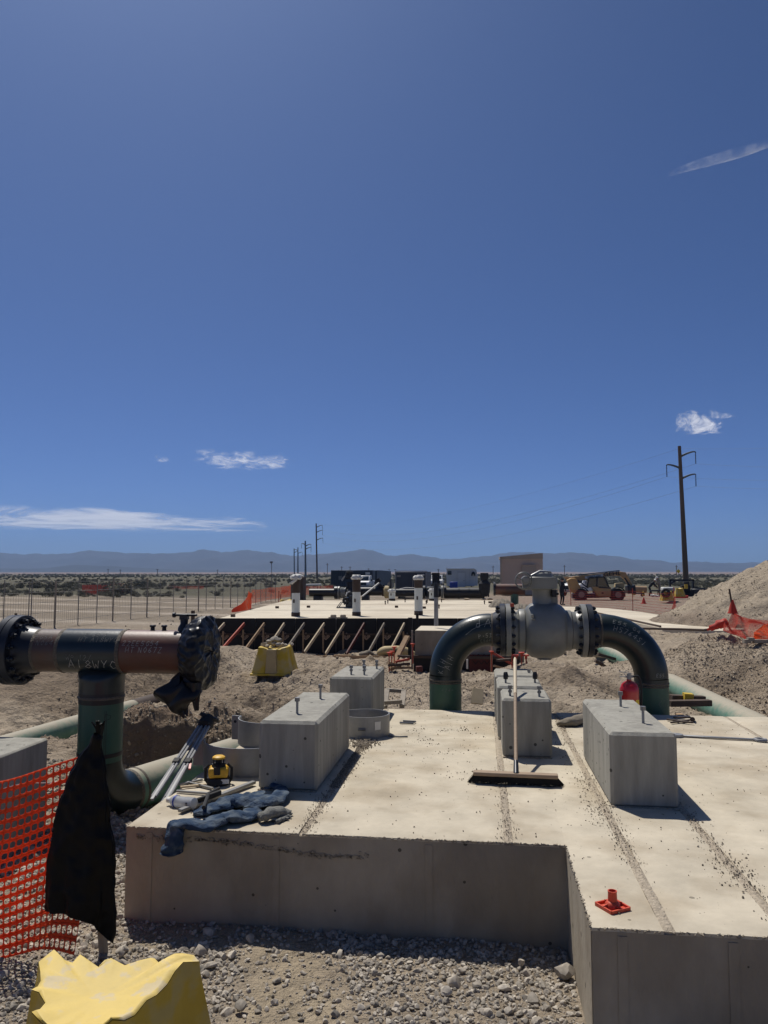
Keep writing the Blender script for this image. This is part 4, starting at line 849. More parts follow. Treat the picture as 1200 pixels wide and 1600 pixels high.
# ------------------------------------------------------------------ other pipes in the trenches
def runpipe(name, label, p0, p1, m, secs=(), r=RP):
    p0 = Vector(p0); p1 = Vector(p1); d = (p1-p0).normalized(); t_ = thing(name, label, 'pipe', (p0+p1)/2)
    mb = MB(); mb.cyl(p0, p1, r, n=40); mb.build('pipe_wall', m, t_)
    for a, b, mm in secs: mb = MB(); mb.cyl(p0+d*a, p0+d*b, r+.003, n=40, caps=False); mb.build('coating_band', mm, t_)
    return t_
runpipe('buried_pipe', 'pale green pipe running across the left trench behind the tee', (-6.62, 8.6, -1.02), (-5.72, 14.9, -1.02), 'pipe_green_dusty', ((4.35, 5.1, 'rusty'), (5.1, 6.2, 'pipe_dusty'), (3.6, 3.66, 'weld')))
A_, B_ = Vector((2.93, 7.4, -.27)), Vector((3.05, 23, -.66))
A_ = aty(1230, 1163, 8.0); B_ = aty(930, 1008, 21.5)
runpipe('surface_pipe', 'long dusty green pipe on skids beside the right sand bank', A_, B_, 'pipe_green_dusty', ((6.2, 6.3, 'weld'), (7.6, 7.85, 'blue_label')))

# ------------------------------------------------------------------ push broom leaning on a block
br = thing('push_broom', 'wide push broom with black bristles and pale handle leaning on a block', 'broom', (.21, 5.05, 0))
b0, b1 = Vector((-.055, 5.075, .062)), Vector((.475, 5.05, .062))
mb = MB(); mb.bar(b0, b1, .062, .024); mb.build('head', 'brush_wood', br, bevel=.006, seg=2)
mb = MB(); r = random.Random(4)
for k in range(1500):
    t = r.random(); s_ = r.uniform(-1, 1); p = b0.lerp(b1, t)+Vector((0, s_*.026, -.012)); e = abs(t-.5)*2
    q = p+Vector(((t-.5)*.07+r.gauss(0, .005), s_*.016-.01*s_+r.gauss(0, .004), -.048+r.uniform(0, .006))); a = Vector((.0016, 0, 0)); mb.add([p-a, p+a, q+a*.8, q-a*.8], [(0, 1, 2, 3)])
mb.bar(b0+Vector((.004, 0, -.03)), b1+Vector((-.004, 0, -.03)), .045, .035); mb.build('bristles', 'bristle', br, smooth=False)
h0, h1 = Vector((.215, 5.06, .075)), Vector((.268, 6.22, .668))
hm_ = h0.lerp(h1, .62)
mb = MB(); mb.tube([h0.lerp(h1, .06), h1.lerp(h0, .36)], .0125, 12); mb.build('handle', 'brush_wood', br)
mb = MB(); mb.tube([h1.lerp(h0, .36), h1.lerp(h0, .02), h1], [.0135, .0135, .009], 12); mb.build('handle_grip', 'handle_wood', br)
mb = MB(); mb.tube([h0+Vector((0, -.01, -.01)), h0.lerp(h1, .08)], [.018, .015], 12); mb.build('socket', 'flange_dark', br)

# ------------------------------------------------------------------ rotating laser level
lz = thing('laser_level', 'yellow and black rotating laser level standing left of the nearest block', 'laser level', (-1.665, 4.84, 0), .25)
mb = MB(); mb.lathe([(0, .0), (.062, .0), (.074, .006), (.076, .03), (.068, .045), (0, .045)], (0, 0, 0), 'z', 20); mb.build('base', 'rubber', lz, True)
mb = MB(); mb.box((0, 0, .078), (.122, .112, .066)); mb.build('housing', 'laser_yellow', lz, True, bevel=.018, seg=3)
mb = MB(); mb.box((.045, -.062, .03), (.05, .012, .028)); mb.build('label', 'label_white', lz, True, bevel=.002)
mb = MB(); mb.box((-.005, -.058, .095), (.04, .012, .05)); mb.build('keypad', 'rubber', lz, True, bevel=.004)
mb = MB()
for sx in (-1, 1): mb.tube([(sx*.066, 0, .01), (sx*.082, 0, .03), (sx*.082, 0, .10), (sx*.055, 0, .125)], .009, 8)
mb.build('carry_handle', 'rubber', lz, True)
mb = MB(); mb.cyl((0, 0, .11), (0, 0, .128), .044, n=20); mb.cyl((0, 0, .128), (0, 0, .155), .02, n=16)
for k in range(4): a = k*math.pi/2+.5; mb.bar((.034*math.cos(a), .034*math.sin(a), .125), (.034*math.cos(a), .034*math.sin(a), .162), .008)
mb.build('rotor_cage', 'rubber', lz, True)
mb = MB(); mb.lathe([(0, .178), (.03, .177), (.04, .17), (.042, .16), (0, .158)], (0, 0, 0), 'z', 20); mb.build('cap', 'laser_yellow', lz, True)

# ------------------------------------------------------------------ folded aluminium tripod leaning on the steel bands
H_, F_ = Vector((-1.955, 5.40, .27)), Vector((-1.925, 4.56, -.01)); dd = (H_-F_).normalized(); sdv = dd.cross(Vector((0, 0, 1))).normalized(); upv = sdv.cross(dd)
tp = thing('survey_tripod', 'folded aluminium survey tripod leaning against the grey steel bands', 'tripod', F_)
for k, (a, b) in enumerate(((-.052, 0), (.045, .0), (.0, -.05))):
    mb = MB()
    for s_ in (-.011, .011): mb.tube([F_+sdv*(a*.9+s_)+upv*b, H_+sdv*(a*.55+s_)+upv*b*.4-dd*.04], .009, 8)
    l = mb.build('leg', 'alu', tp)
    mb = MB(); mb.bar(F_+dd*.36+sdv*a*.8+upv*b, F_+dd*.41+sdv*a*.8+upv*b, .042, .03); mb.build('clamp', 'rubber', l, bevel=.003)
    mb = MB(); mb.bar(F_+sdv*a*.9+upv*b-dd*.03, F_+sdv*a*.9+upv*b+dd*.33, .018, .014); mb.build('lower_stage', 'alu', l)
mb = MB(); mb.bar(F_+dd*.36+sdv*.06, F_+dd*.30+sdv*.075, .014, .01); mb.build('lever', 'red_paint', tp)
mb = MB(); mb.tube([H_-dd*.05, H_-dd*.02, H_+dd*.02, H_+dd*.045], [.045, .055, .052, .05], 14); mb.build('shoulder', 'rubber', tp)
hn = (dd*.75+Vector((.25, -.55, .35))).normalized()
M_ = hn.to_track_quat('Z', 'Y').to_matrix(); mb = MB(); mb.lathe([(.028, .0), (.070, .0), (.073, .006), (.073, .020), (.066, .026), (.028, .026), (.026, .0)], (0, 0, 0), 'z', 24); mb.v = [tuple(M_ @ Vector(v)+H_+dd*.055) for v in mb.v]; mb.build('head_plate', 'rubber', tp)

# ------------------------------------------------------------------ curved steel bands and ring
def band(label, cx, cy, r0, a0, a1, h, z0=0, flanges=True, th=.008, name='steel_band', tilt=0):
    t_ = thing(name, label, 'steel band', (cx, cy, z0), 0, 'curved steel bands on the foundation'); n = 48; mb = MB()
    for i in range(n):
        p = []
        for a in (a0+(a1-a0)*i/n, a0+(a1-a0)*(i+1)/n):
            for rr in (r0, r0-th): p += [(cx+rr*math.cos(a), cy+rr*math.sin(a), z0), (cx+rr*math.cos(a), cy+rr*math.sin(a), z0+h)]
        mb.add(p, [(0, 4, 5, 1), (2, 3, 7, 6), (1, 5, 7, 3), (0, 2, 6, 4)])
    me_ = mb.build('shell', 'steel_galv', t_, angle=20)
    if flanges:
        for a, s_ in ((a0, -1), (a1, 1)):
            c = Vector((cx+r0*math.cos(a), cy+r0*math.sin(a), z0)); o_ = Vector((math.cos(a), math.sin(a), 0)); mb = MB(); mb.bar(c-o_*.01+Vector((0, 0, h/2)), c+o_*.075+Vector((0, 0, h/2)), .01, h); e = mb.build('end_flange', 'steel_galv', t_, bevel=.002)
            mb = MB(); q = c+o_*.045+Vector((0, 0, h*.75)); tn = Vector((-o_.y, o_.x, 0)); mb.cyl(q-tn*.0065, q+tn*.0065, .012, n=12); mb.build('bolt_hole', 'flange_dark', e)
    return t_
band('near steel half band curving behind the yellow laser level', -1.60, 5.335, .33, R(188), R(352), .185)
band('steel half band farther back, standing between near band and left block', -1.66, 6.1, .27, R(175), R(330), .19, -.0)
rg = band('full steel ring with a white label between the two left blocks', -.965, 6.47, .205, 0, 2*math.pi, .17, 0, False)
mb = MB(); a = R(-52); mb.box((-.965+.2065*math.cos(a), 6.47+.2065*math.sin(a), .10), (.055, .002, .065), (0, 0, a+math.pi/2)); mb.build('label', 'label_white', rg, smooth=False)
mb = MB(); mb.tube([(-.965+.19*math.cos(q), 6.47+.19*math.sin(q), .022) for q in np.linspace(3.5, 4.7, 12)], .008, 6); mb.tube([(-.99, 6.262, .075), (-.93, 6.255, .075)], .01, 6); mb.build('strap_end', 'steel_bolt', rg)
mb = MB(); mb.tube([(-.72, 6.92, .012), (-.60, 6.9, .012), (-.585, 6.98, .012), (-.70, 7.0, .012)], .009, 6); tag(mb.build('wire_loop', 'steel_bolt'), 'thin dark wire loop lying right of the steel ring', 'wire')
mb = MB(); mb.tube([(-.76, 6.38, .008), (-.66, 6.34, .01), (-.60, 6.37, .008)], .006, 6); tag(mb.build('wire_scrap', 'steel_bolt'), 'short bent wire scrap at the foot of the steel ring', 'wire')

# ------------------------------------------------------------------ jeans, gloves, bottle, bars
def foldy(seed, amp=.16):
    r = random.Random(seed); ph = [r.uniform(0, 6.28) for _ in range(6)]
    def fn(i, a): return 1+amp*(math.sin(a*2+ph[0]+i*.35)*.6+math.sin(a*3-ph[1]+i*.6)*.5+.9*math.sin(i*1.15+ph[2]+math.cos(a+ph[3])*2)*.55+math.sin(a*5+ph[4]-i*.8)*.25)
    return fn
def smooth_path(P, k=8):
    P = [Vector(p) for p in P]; out = []
    for i in range(len(P)-1):
        p0 = P[max(i-1, 0)]; p1 = P[i]; p2 = P[i+1]; p3 = P[min(i+2, len(P)-1)]
        for q in range(k):
            t = q/k; out.append(.5*((2*p1)+(p2-p0)*t+(2*p0-5*p1+4*p2-p3)*t*t+(3*p1-p0-3*p2+p3)*t**3))
    return out+[P[-1]]
def cloth(mb, P, rad, seed, flat=.42, amp=.13, k=8, n=28, caps=True, rest=True):
    pts = smooth_path(P, k); rs = list(np.interp(np.linspace(0, 1, len(pts)), np.linspace(0, 1, len(rad)), rad)); m = MB(); m.tube(pts, rs, n, caps, foldy(seed, amp))
    out = []
    for i, v in enumerate(m.v[:len(pts)*n]):
        c = pts[i//n]; v = Vector(v); out.append(Vector((v.x, v.y, c.z+(v.z-c.z)*flat)))
    if rest:
        for i in range(len(pts)):
            if pts[i].z > 0:
                lo = min(v.z for v in out[i*n:(i+1)*n]); sh_ = (-lo+.001+max(0, pts[i].z-.055)*.6)
                for q in range(n): out[i*n+q] = out[i*n+q]+Vector((0, 0, sh_))
    m.v = out; mb.add(m.v, m.f)
J = lambda px, py, z: atz(px, py, z)
je = thing('blue_jeans', 'crumpled blue jeans, one leg hanging over the slab edge', 'jeans', J(380, 1260, 0))
mb = MB(); cloth(mb, [J(398,1262,.05), J(372,1268,.06), J(345,1270,.06), J(325,1282,.05), Vector((-1.575, 3.985, .02)), Vector((-1.595, 3.945, -.05)), Vector((-1.60, 3.95, -.105))], [.06, .066, .064, .060, .058, .054, .056], 3, caps=False)
wrinkle(mb.build('trouser_leg', 'denim', je, angle=180))
mb = MB(); cloth(mb, [J(420,1238,.05), J(395,1245,.07), J(365,1243,.07), J(340,1252,.06), J(318,1262,.045), J(309,1268,.035)], [.055, .068, .075, .06, .052, .028], 8); wrinkle(mb.build('trouser_leg', 'denim', je, angle=180))
mb = MB(); cloth(mb, [J(384,1250,.06), J(402,1248,.07), J(425,1240,.07), J(440,1228,.07), J(432,1218,.06), J(412,1220,.05)], [.04, .06, .055, .05, .04, .03], 13, amp=.22); cloth(mb, [J(352,1238,.05), J(385,1232,.09), J(410,1226,.06)], [.03, .05, .03], 17, amp=.25); wrinkle(mb.build('waist', 'denim', je, angle=180))
mb = MB(); mb.tube(smooth_path([(-1.648, 3.958, -.100), (-1.60, 3.905, -.112), (-1.552, 3.95, -.100), (-1.60, 3.99, -.098), (-1.648, 3.958, -.100)], 6), .006, 6); mb.build('hem', 'glove_grey', je)
gl = thing('work_glove', 'grey work gloves lying on the jeans at the foot of the nearest block', 'gloves', J(430, 1262, 0))
mb = MB(); cloth(mb, [J(405,1266,.07), J(420,1262,.075), J(440,1260,.06), J(450,1262,.04)], [.03, .042, .038, .02], 21, flat=.7, amp=.12); mb.build('palm', 'glove_grey', gl, angle=180)
mb = MB()
for k, (dx, dy) in enumerate(((0, 0), (2, 4), (-1, 8), (-7, 11))): cloth(mb, [J(440+dx, 1262+dy, .05), J(449+dx, 1261+dy, .035), J(455+dx*.6, 1265+dy, .02)], [.013, .013, .009], 30+k, flat=.9, amp=.08, n=12)
mb.build('fingers', 'glove_grey', gl, angle=180)
mb = MB(); mb.box(J(426, 1278, .02), (.045, .03, .002), (.3, .2, .5)); mb.box(J(432, 1272, .03), (.04, .022, .002), (.5, -.3, .1)); mb.build('care_tag', 'label_white', gl, smooth=False)
bo = thing('water_bottle', 'small clear water bottle with blue band lying near the slab corner', 'bottle', J(285, 1254, 0))
b0, b1 = J(305, 1256, .034), J(262, 1250, .03)
mb = MB(); mb.tube([b0.lerp(b1, t) for t in (0, .04, .3, .34, .6, .66, .8, .9)], [.02, .033, .033, .03, .03, .033, .028, .013], 18); mb.build('body', 'clear_plastic', bo)
mb = MB(); mb.tube([b0.lerp(b1, t) for t in (.9, 1.0)], .015, 14); mb.build('cap', 'label_white', bo)
mb = MB(); mb.tube([b0.lerp(b1, t) for t in (.64, .70)], .0345, 18, False); mb.build('band', 'blue_label', bo)
mb = MB(); mb.bar(J(281, 1267, .018), J(397, 1222, .02), .034, .018); tag(mb.build('steel_bar', 'steel_bolt', bevel=.003), 'long flat grey steel bar lying behind the jeans', 'bar')
cl = thing('bar_clamp', 'black bar clamp lying across the flat steel bar', 'clamp', J(335, 1245, 0))
mb = MB(); mb.bar(J(290, 1258, .03), J(345, 1238, .045), .02, .03); mb.build('jaw', 'rubber', cl, bevel=.004)
mb = MB(); mb.tube([J(318, 1262, .06), J(326, 1240, .05), J(342, 1232, .04)], .011, 8); mb.build('lever', 'rubber', cl)
for k, (a, b, m) in enumerate((((282,1230),(322,1226),'wood_pale'), ((276,1236),(330,1240),'steel_galv'), ((292,1222),(332,1232),'steel_bolt'), ((280,1226),(316,1218),'steel_galv'))):
    mb = MB(); mb.bar(J(*a, .012), J(*b, .012), .016, .012)
    tag(mb.build('metal_strip', m), ['thin pale strip lying left of the laser level', 'grey strip lying in front of the laser level', 'dark strip under the tripod shadow beside the level', 'short grey strip just behind the tripod leg'][k], 'strip', 'strips lying between tripod and laser level')

# ------------------------------------------------------------------ extinguisher, wrenches, rag, rebar cap
ex = thing('fire_extinguisher', 'red fire extinguisher with chrome valve standing behind the right block', 'fire extinguisher', (1.335, 7.3, 0))
mb = MB(); mb.lathe([(0, .0), (.078, .0), (.084, .012), (.085, .27), (.082, .30), (.066, .335), (.035, .358), (.022, .362), (.022, .375)], (0, 0, 0), 'z', 32); mb.build('cylinder', 'red_paint', ex, True, angle=50)
mb = MB(); mb.lathe([(.0862, .05), (.0862, .20)], (0, 0, 0), 'z', 12, R(-62), R(-30)); mb.build('side_label', 'label_yellow', ex, True)
mb = MB(); mb.lathe([(.0862, .03), (.0862, .17)], (0, 0, 0), 'z', 16, R(-140), R(-66)); mb.build('front_label', 'label_white', ex, True)
mb = MB(); mb.cyl((0, 0, .37), (0, 0, .425), .019, n=14); mb.cyl((-.03, 0, .40), (.035, 0, .40), .012, n=10); mb.build('valve', 'alu', ex, True)
mb = MB(); mb.bar((.03, 0, .425), (-.085, -.01, .445), .018, .006); mb.bar((.02, 0, .405), (-.085, -.01, .398), .016, .006); mb.tube([(-.02, -.01, .40), (-.05, -.03, .43), (-.03, -.03, .46), (0, -.02, .44)], .003, 6); mb.build('squeeze_handle', 'alu', ex, True)
mb = MB(); mb.tube(smooth_path([(.03, 0, .40), (.08, .0, .40), (.105, 0, .33), (.10, -.01, .12)], 6), .010, 8); mb.build('hose', 'rubber', ex, True)
wr = thing('combination_wrench', 'long steel combination wrench lying right of the large right block', 'wrench', (1.95, 6.66, 0))
w0, w1 = atz(1055, 1149, .012), atz(1188, 1156, .012); d = (w1-w0).normalized(); s_ = Vector((-d.y, d.x, 0))
mb = MB(); mb.bar(w0+d*.05, w1-d*.03, .030, .014); mb.build('shank', 'steel_galv', wr, bevel=.004)
mb = MB(); ring_pts = [w1+Vector((.042*math.cos(a), .036*math.sin(a), 0)) for a in np.linspace(0, 2*math.pi, 17)]; mb.tube(ring_pts, .013, 8, False); mb.build('ring_end', 'steel_galv', wr)
mb = MB(); P = [w0+d*x+s_*y for x, y in ((.06,-.018),(.03,-.045),(-.03,-.05),(-.045,-.026),(-.0,-.02),(.01,.0),(-.0,.02),(-.045,.03),(-.03,.055),(.03,.045),(.06,.018))]
mb.prism([(p.x, p.y) for p in P], .003, .024, 'xy'); mb.build('open_jaw', 'steel_galv', wr, bevel=.003)
pl_ = thing('rusty_spanner', 'small dark rusty spanners in a heap behind the long wrench', 'spanner', atz(1060, 1126))
mb = MB()
for a, b in (((1042,1124),(1075,1128)), ((1048,1129),(1085,1124)), ((1052,1121),(1080,1121)), ((1058,1127),(1083,1129))): mb.bar(atz(*a, .015), atz(*b, .02), .022, .014)
mb.cyl(atz(1082, 1124, .008), atz(1082, 1124, .03), .022, n=12); mb.build('spanners', 'rusty', pl_, bevel=.003)
mb = MB(); cloth(mb, [atz(870, 1130, .02), atz(885, 1126, .05), atz(900, 1123, .06), (.99, 7.25, .05)], [.012, .045, .06, .05], 44, flat=.75, amp=.1); tag(mb.build('canvas_rag', 'rag', angle=180), 'grey brown rolled canvas lying behind the left edge of the right block', 'rag')
mb = MB(); cloth(mb, [atz(1000, 1111, .03), atz(1007, 1110, .03)], [.02, .02], 5)
cp = thing('rebar_protector', 'small orange red square-based plastic rebar cap near the slab corner', 'rebar cap', (.515, 3.285, 0), .55)
mb = MB(); s5 = .047
for a in range(4):
    e = Euler((0, 0, a*math.pi/2)).to_matrix(); mb.bar(e @ Vector((s5, -s5, .007)), e @ Vector((s5, s5, .007)), .007, .013); mb.bar(e @ Vector((.02, 0, .014)), e @ Vector((s5*.98, 0, .008)), .004, .016)
mb.box((0, 0, .002), (s5*2, s5*2, .003)); mb.build('base', 'cap_red', cp, True)
mb = MB(); mb.lathe([(.030, .003), (.029, .018), (.022, .026), (.0185, .028), (.0175, .062), (.0185, .064), (.0185, .067), (.0145, .067), (.014, .03), (0, .03)], (0, 0, 0), 'z', 28); mb.build('socket', 'cap_red', cp, True, angle=40)

# ------------------------------------------------------------------ big near rocks one can tell apart
for k, (px, py, s_) in enumerate(((882, 1517, .062), (350, 1495, .030), (816, 1504, .028), (375, 1572, .030), (190, 1490, .026), (585, 1520, .026))):
    p = atz(px, py, -.455); o = rock_proto('rock', 130+k, 'rock_grey', .75); COL.objects.link(o); o.location = p; o.scale = (s_, s_, s_); o.rotation_euler = (k, k*2, k*.7)
    tag(o, ['largest pale rock, in the inner corner of the foundation', 'pale rock right of the yellow stand top, in the sun', 'upright pale stone at the shadow edge near the inner corner', 'grey stone just right of the yellow stand', 'dusty stone between the bag post and the yellow stand', 'flat stone out in the middle of the gravel'][k], 'rock', 'larger stones in the gravel')

# ------------------------------------------------------------------ the yellow plastic pipe stands
def stand(label, loc, rz, m, side, top=.275, base=.39, h=.55, dip=.05):
    t_ = thing('pipe_stand', label, 'pipe stand', loc, rz, 'yellow plastic pipe stands')
    def outline(s, fl=.12):       # square with one fluted recess per side
        pts = []
        for k in range(4):
            e = Euler((0, 0, k*math.pi/2)).to_matrix()
            for x, y in ((1, -.96), (1, -.60), (1, -.34), (1-fl, -.22), (1-fl, .12), (1, .26), (1, .60), (1, .96), (.96, 1)):
                c = e @ Vector((x*s, y*s, 0)); pts.append((c.x, c.y))
        return pts
    ll = lambda x, y: h-dip*(1-min(1, abs(x)/top))**1.2*1.4+.010*math.sin(x*15+1.2)*math.cos(y*11)+.005*math.sin(x*37+y*21)
    lev = [(base*1.06, 0, .05), (base*1.06, .03, .05), (base, .036, .12), (base-(base-top)*.5, h*.5, .14), (top*1.01, h*.90, .15)]
    rows = [[(x, y, z) for x, y in outline(s, fl)] for s, z, fl in lev]+[[(x, y, ll(x, y)-.012) for x, y in outline(top, .13)]]
    n = len(rows[0]); mb = MB(); mb.v = [v for r_ in rows for v in r_]; mb.f = [(i*n+k, i*n+(k+1) % n, (i+1)*n+(k+1) % n, (i+1)*n+k) for i in range(len(rows)-1) for k in range(n)]
    mb.build('side_walls', m, t_, True, bevel=.004, angle=30)
    mb = MB(); K = 16; ol = outline(top, .13)
    for j in range(K+1):
        q = (j/K)**.8
        for x, y in ol: X, Y = x*q, y*q; mb.v.append((X, Y, ll(X, Y)-(.012 if j == K else 0)))
    mb.f = [(j*n+k, j*n+(k+1) % n, (j+1)*n+(k+1) % n, (j+1)*n+k) for j in range(K) for k in range(n)]
    mb.build('saddle', side, t_, True, angle=75)
    return t_
def worn_stand():
    zt = .08; OL = [(60.5,1498),(84,1490),(98,1497),(112.5,1497),(125,1492),(140,1499),(153.5,1506),(161,1503),(169,1497),(194,1501.5),(218,1500),(242,1498),(254,1501),(267,1504.6),(285,1501),(303,1497),(311,1503),(286,1514),(273,1526),(261,1538),(245,1551),(229,1563),(211,1575),(194,1586.5),(176,1594),(157,1600),(138,1630),(112,1662),(70,1700),(28,1690),(40,1650),(76,1630),(81,1597),(64,1590),(49.5,1582),(60,1572),(73,1561),(61,1551),(49.5,1541),(56,1536),(63.6,1531),(63,1517)]
    P = [atz(px, py, zt) for px, py in OL]; c = sum(P, Vector())/len(P); t_ = thing('pipe_stand', 'yellow pipe stand in the near left corner with a dusty worn top', 'pipe stand', (c.x, c.y, -.47), 0, 'yellow plastic pipe stands')
    lz = [.012*math.sin(k*1.9)+(.022 if 13 < k < 20 else 0)+(.012 if k in (1, 2) else 0) for k in range(len(P))]; n = len(P); mb = MB()
    lev = [(1.42, -.47), (1.42, -.44), (1.36, -.435), (1.17, -.17), (1.02, .03), (1.004, zt-.012)]
    for s, z in lev:
        for k, p in enumerate(P): q = c+(p-c)*s; mb.v.append((q.x, q.y, z+(lz[k] if z > 0 else 0)))
    mb.f = [(i*n+k, i*n+(k+1) % n, (i+1)*n+(k+1) % n, (i+1)*n+k) for i in range(len(lev)-1) for k in range(n)]; mb.build('side_walls', 'yellow_plastic', t_, angle=28)
    mb = MB(); K = 26; Ps = [sum((P[(k+i) % n] for i in range(-6, 7)), Vector())/13 for k in range(n)]
    for j in range(K+1):
        q = (j/K)**.8
        for k, p in enumerate(P): w_ = c+(p*q**12+Ps[k]*(1-q**12)-c)*q; dip = -.028*(1-q**1.6)+.010*float(fbm(np.array([w_.x*9]), np.array([w_.y*9]), 3, 4)[0])*(1-q); mb.v.append((w_.x, w_.y, zt+lz[k]*q**3+dip-(.010 if j == K else 0)))
    mb.f = [(j*n+k, j*n+(k+1) % n, (j+1)*n+(k+1) % n, (j+1)*n+k) for j in range(K) for k in range(n)]; mb.build('saddle', 'yellow_worn', t_, angle=180)
worn_stand()
q = hit(430, 1050); st2 = stand('yellow pipe stand heaped with stones on the sand before the far slab', (q.x, q.y, q.z-.02), R(3), 'yellow_plain', 'yellow_plain', .25, .345, .48)
mb = MB(); mb.prism([(-.10, .04), (.10, .04), (.075, .44), (-.075, .44)], -.352, -.25); mb.build('front_panel', 'tan_plastic', st2, True)
for k in range(16):
    r = random.Random(60+k); o = rock_proto('stone', 160+k, 'rock_grey', .6); COL.objects.link(o); s_ = r.uniform(.05, .10); o.scale = (s_, s_, s_); o.rotation_euler = (r.uniform(-.5, .5), r.uniform(-.5, .5), r.uniform(0, 6))
    o.location = (q.x+.0+r.gauss(0, .10), q.y+r.gauss(0, .12)-.03, q.z+.44+(.07 if k > 9 else 0)+r.uniform(0, .06)); tag(o, 'flat grey stone in the heap on the yellow pipe stand', 'stone', 'stones heaped on the yellow pipe stand')

# ------------------------------------------------------------------ orange safety net and black bag at the near post
def net_holes(label, fn, nu, nv, parent=None, m='net_orange', hole=(.36, .34), name='safety_net'):
    """fn(u, v) -> point; nu x nv cells each with an oval hole."""
    mb = MB(); K = 12
    for j in range(nv):
        for i in range(nu):
            cu, cv = (i+.5)/nu, (j+.5)/nv; vs = []
            for k in range(K):
                a = 2*math.pi*(k+.5)/K; c, s_ = math.cos(a), math.sin(a); mxx = max(abs(c), abs(s_)); vs.append(fn(cu+.5/nu*c/mxx, cv+.5/nv*s_/mxx))
            for k in range(K):
                a = 2*math.pi*(k+.5)/K; c, s_ = math.cos(a), math.sin(a); q_ = 1/(abs(c)**3.2+abs(s_)**3.2)**(1/3.2); vs.append(fn(cu+hole[0]*c*q_/nu, cv+hole[1]*s_*q_/nv))
            mb.add(vs, [(k, (k+1) % K, K+(k+1) % K, K+k) for k in range(K)])
    o = mb.build(name, m, parent, smooth=True, angle=180, solid=.0022)
    return tag(o, label, 'safety net') if parent is None else o
PX0, PY0 = atz(166, 1492, -.47).x, atz(166, 1492, -.47).y
def fn(u, v):     # u from post (0) to left (1), v bottom to top
    zt = .47-.50*u+.42*u*u; zb = -.36-.10*sstep(0, .35, u)
    x = PX0-.07-1.20*u-.02*math.sin(v*7); y = PY0+.02-.10*u+.045*math.sin(u*5+v*3)+.03*math.sin(v*6+1)
    z = zb+(zt-zb)*v+.012*math.sin(u*11)
    y -= .16*(1-v)
    if v < .25: y -= (.25-v)*.5*math.exp(-(u/.16)**2); x += (.25-v)*.15*math.exp(-(u/.2)**2)
    return (float(x), float(y), float(z))
net = net_holes('bright orange safety net stretched from the near post to the left', fn, 40, 18, hole=(.41, .315))
mb = MB(); mb.tube([(fn(u, 1.0)[0], fn(u, 1.0)[1]-.004, fn(u, 1.0)[2]-.065-.03*math.sin(u*14)) for u in np.linspace(0, 1, 30)], .0022, 6); mb.build('tie_string', 'label_white', net)
po = thing('net_post', 'grey wooden stake holding the orange net and the black bag', 'post', (PX0, PY0, -.47))
mb = MB(); mb.bar((PX0, PY0, -.6), (PX0-.085, PY0, .25), .04, .03); mb.build('stake', 'wood_grey', po, bevel=.003)
bg_ = thing('black_bag', 'large empty black bag hanging limp from the near post', 'bag', (PX0, PY0-.05, 0))
def bagg(u, v):   # u around, v top->bottom
    a = 2*math.pi*u; top_ = .575
    L_ = .86+.02*math.sin(a*2+1.2)-.05*(1+math.cos(a-math.pi))*.5+.06*max(0, math.cos(a))**6
    wd = float(np.interp(v, [0, .05, .12, .3, .5, .75, .92, 1], [.012, .03, .062, .108, .146, .168, .170, .158])); dp = .018+.065*v
    f = 1+.07*math.sin(a*5+v*2)*v+.05*math.sin(a*9-v*3)*v+.03*math.sin(a*13+v*6)
    cx = PX0-float(np.interp(v, [0, .15, .3, .5, .75, 1], [.038, .065, .088, .097, .102, .095])); return (cx+wd*f*math.cos(a), PY0-.075+dp*f*math.sin(a), top_-L_*v-.02*math.cos(a)*v)
mb = MB(); mb.grid(bagg, 96, 60); wrinkle(mb.build('bag_body', 'black_bag', bg_, angle=180), .004, .026)
mb = MB(); r = random.Random(9)
for k in range(9): a = r.uniform(0, 6.28); mb.tube([(PX0-.03, PY0-.07, .565), (PX0-.03+.012*math.cos(a), PY0-.07+.01*math.sin(a), .60), (PX0-.03+.03*math.cos(a)*r.uniform(.5, 1.4), PY0-.07+.02*math.sin(a), .61+r.uniform(-.02, .045))], [.014, .009, .004], 5)
mb.build('knot', 'black_bag', bg_)

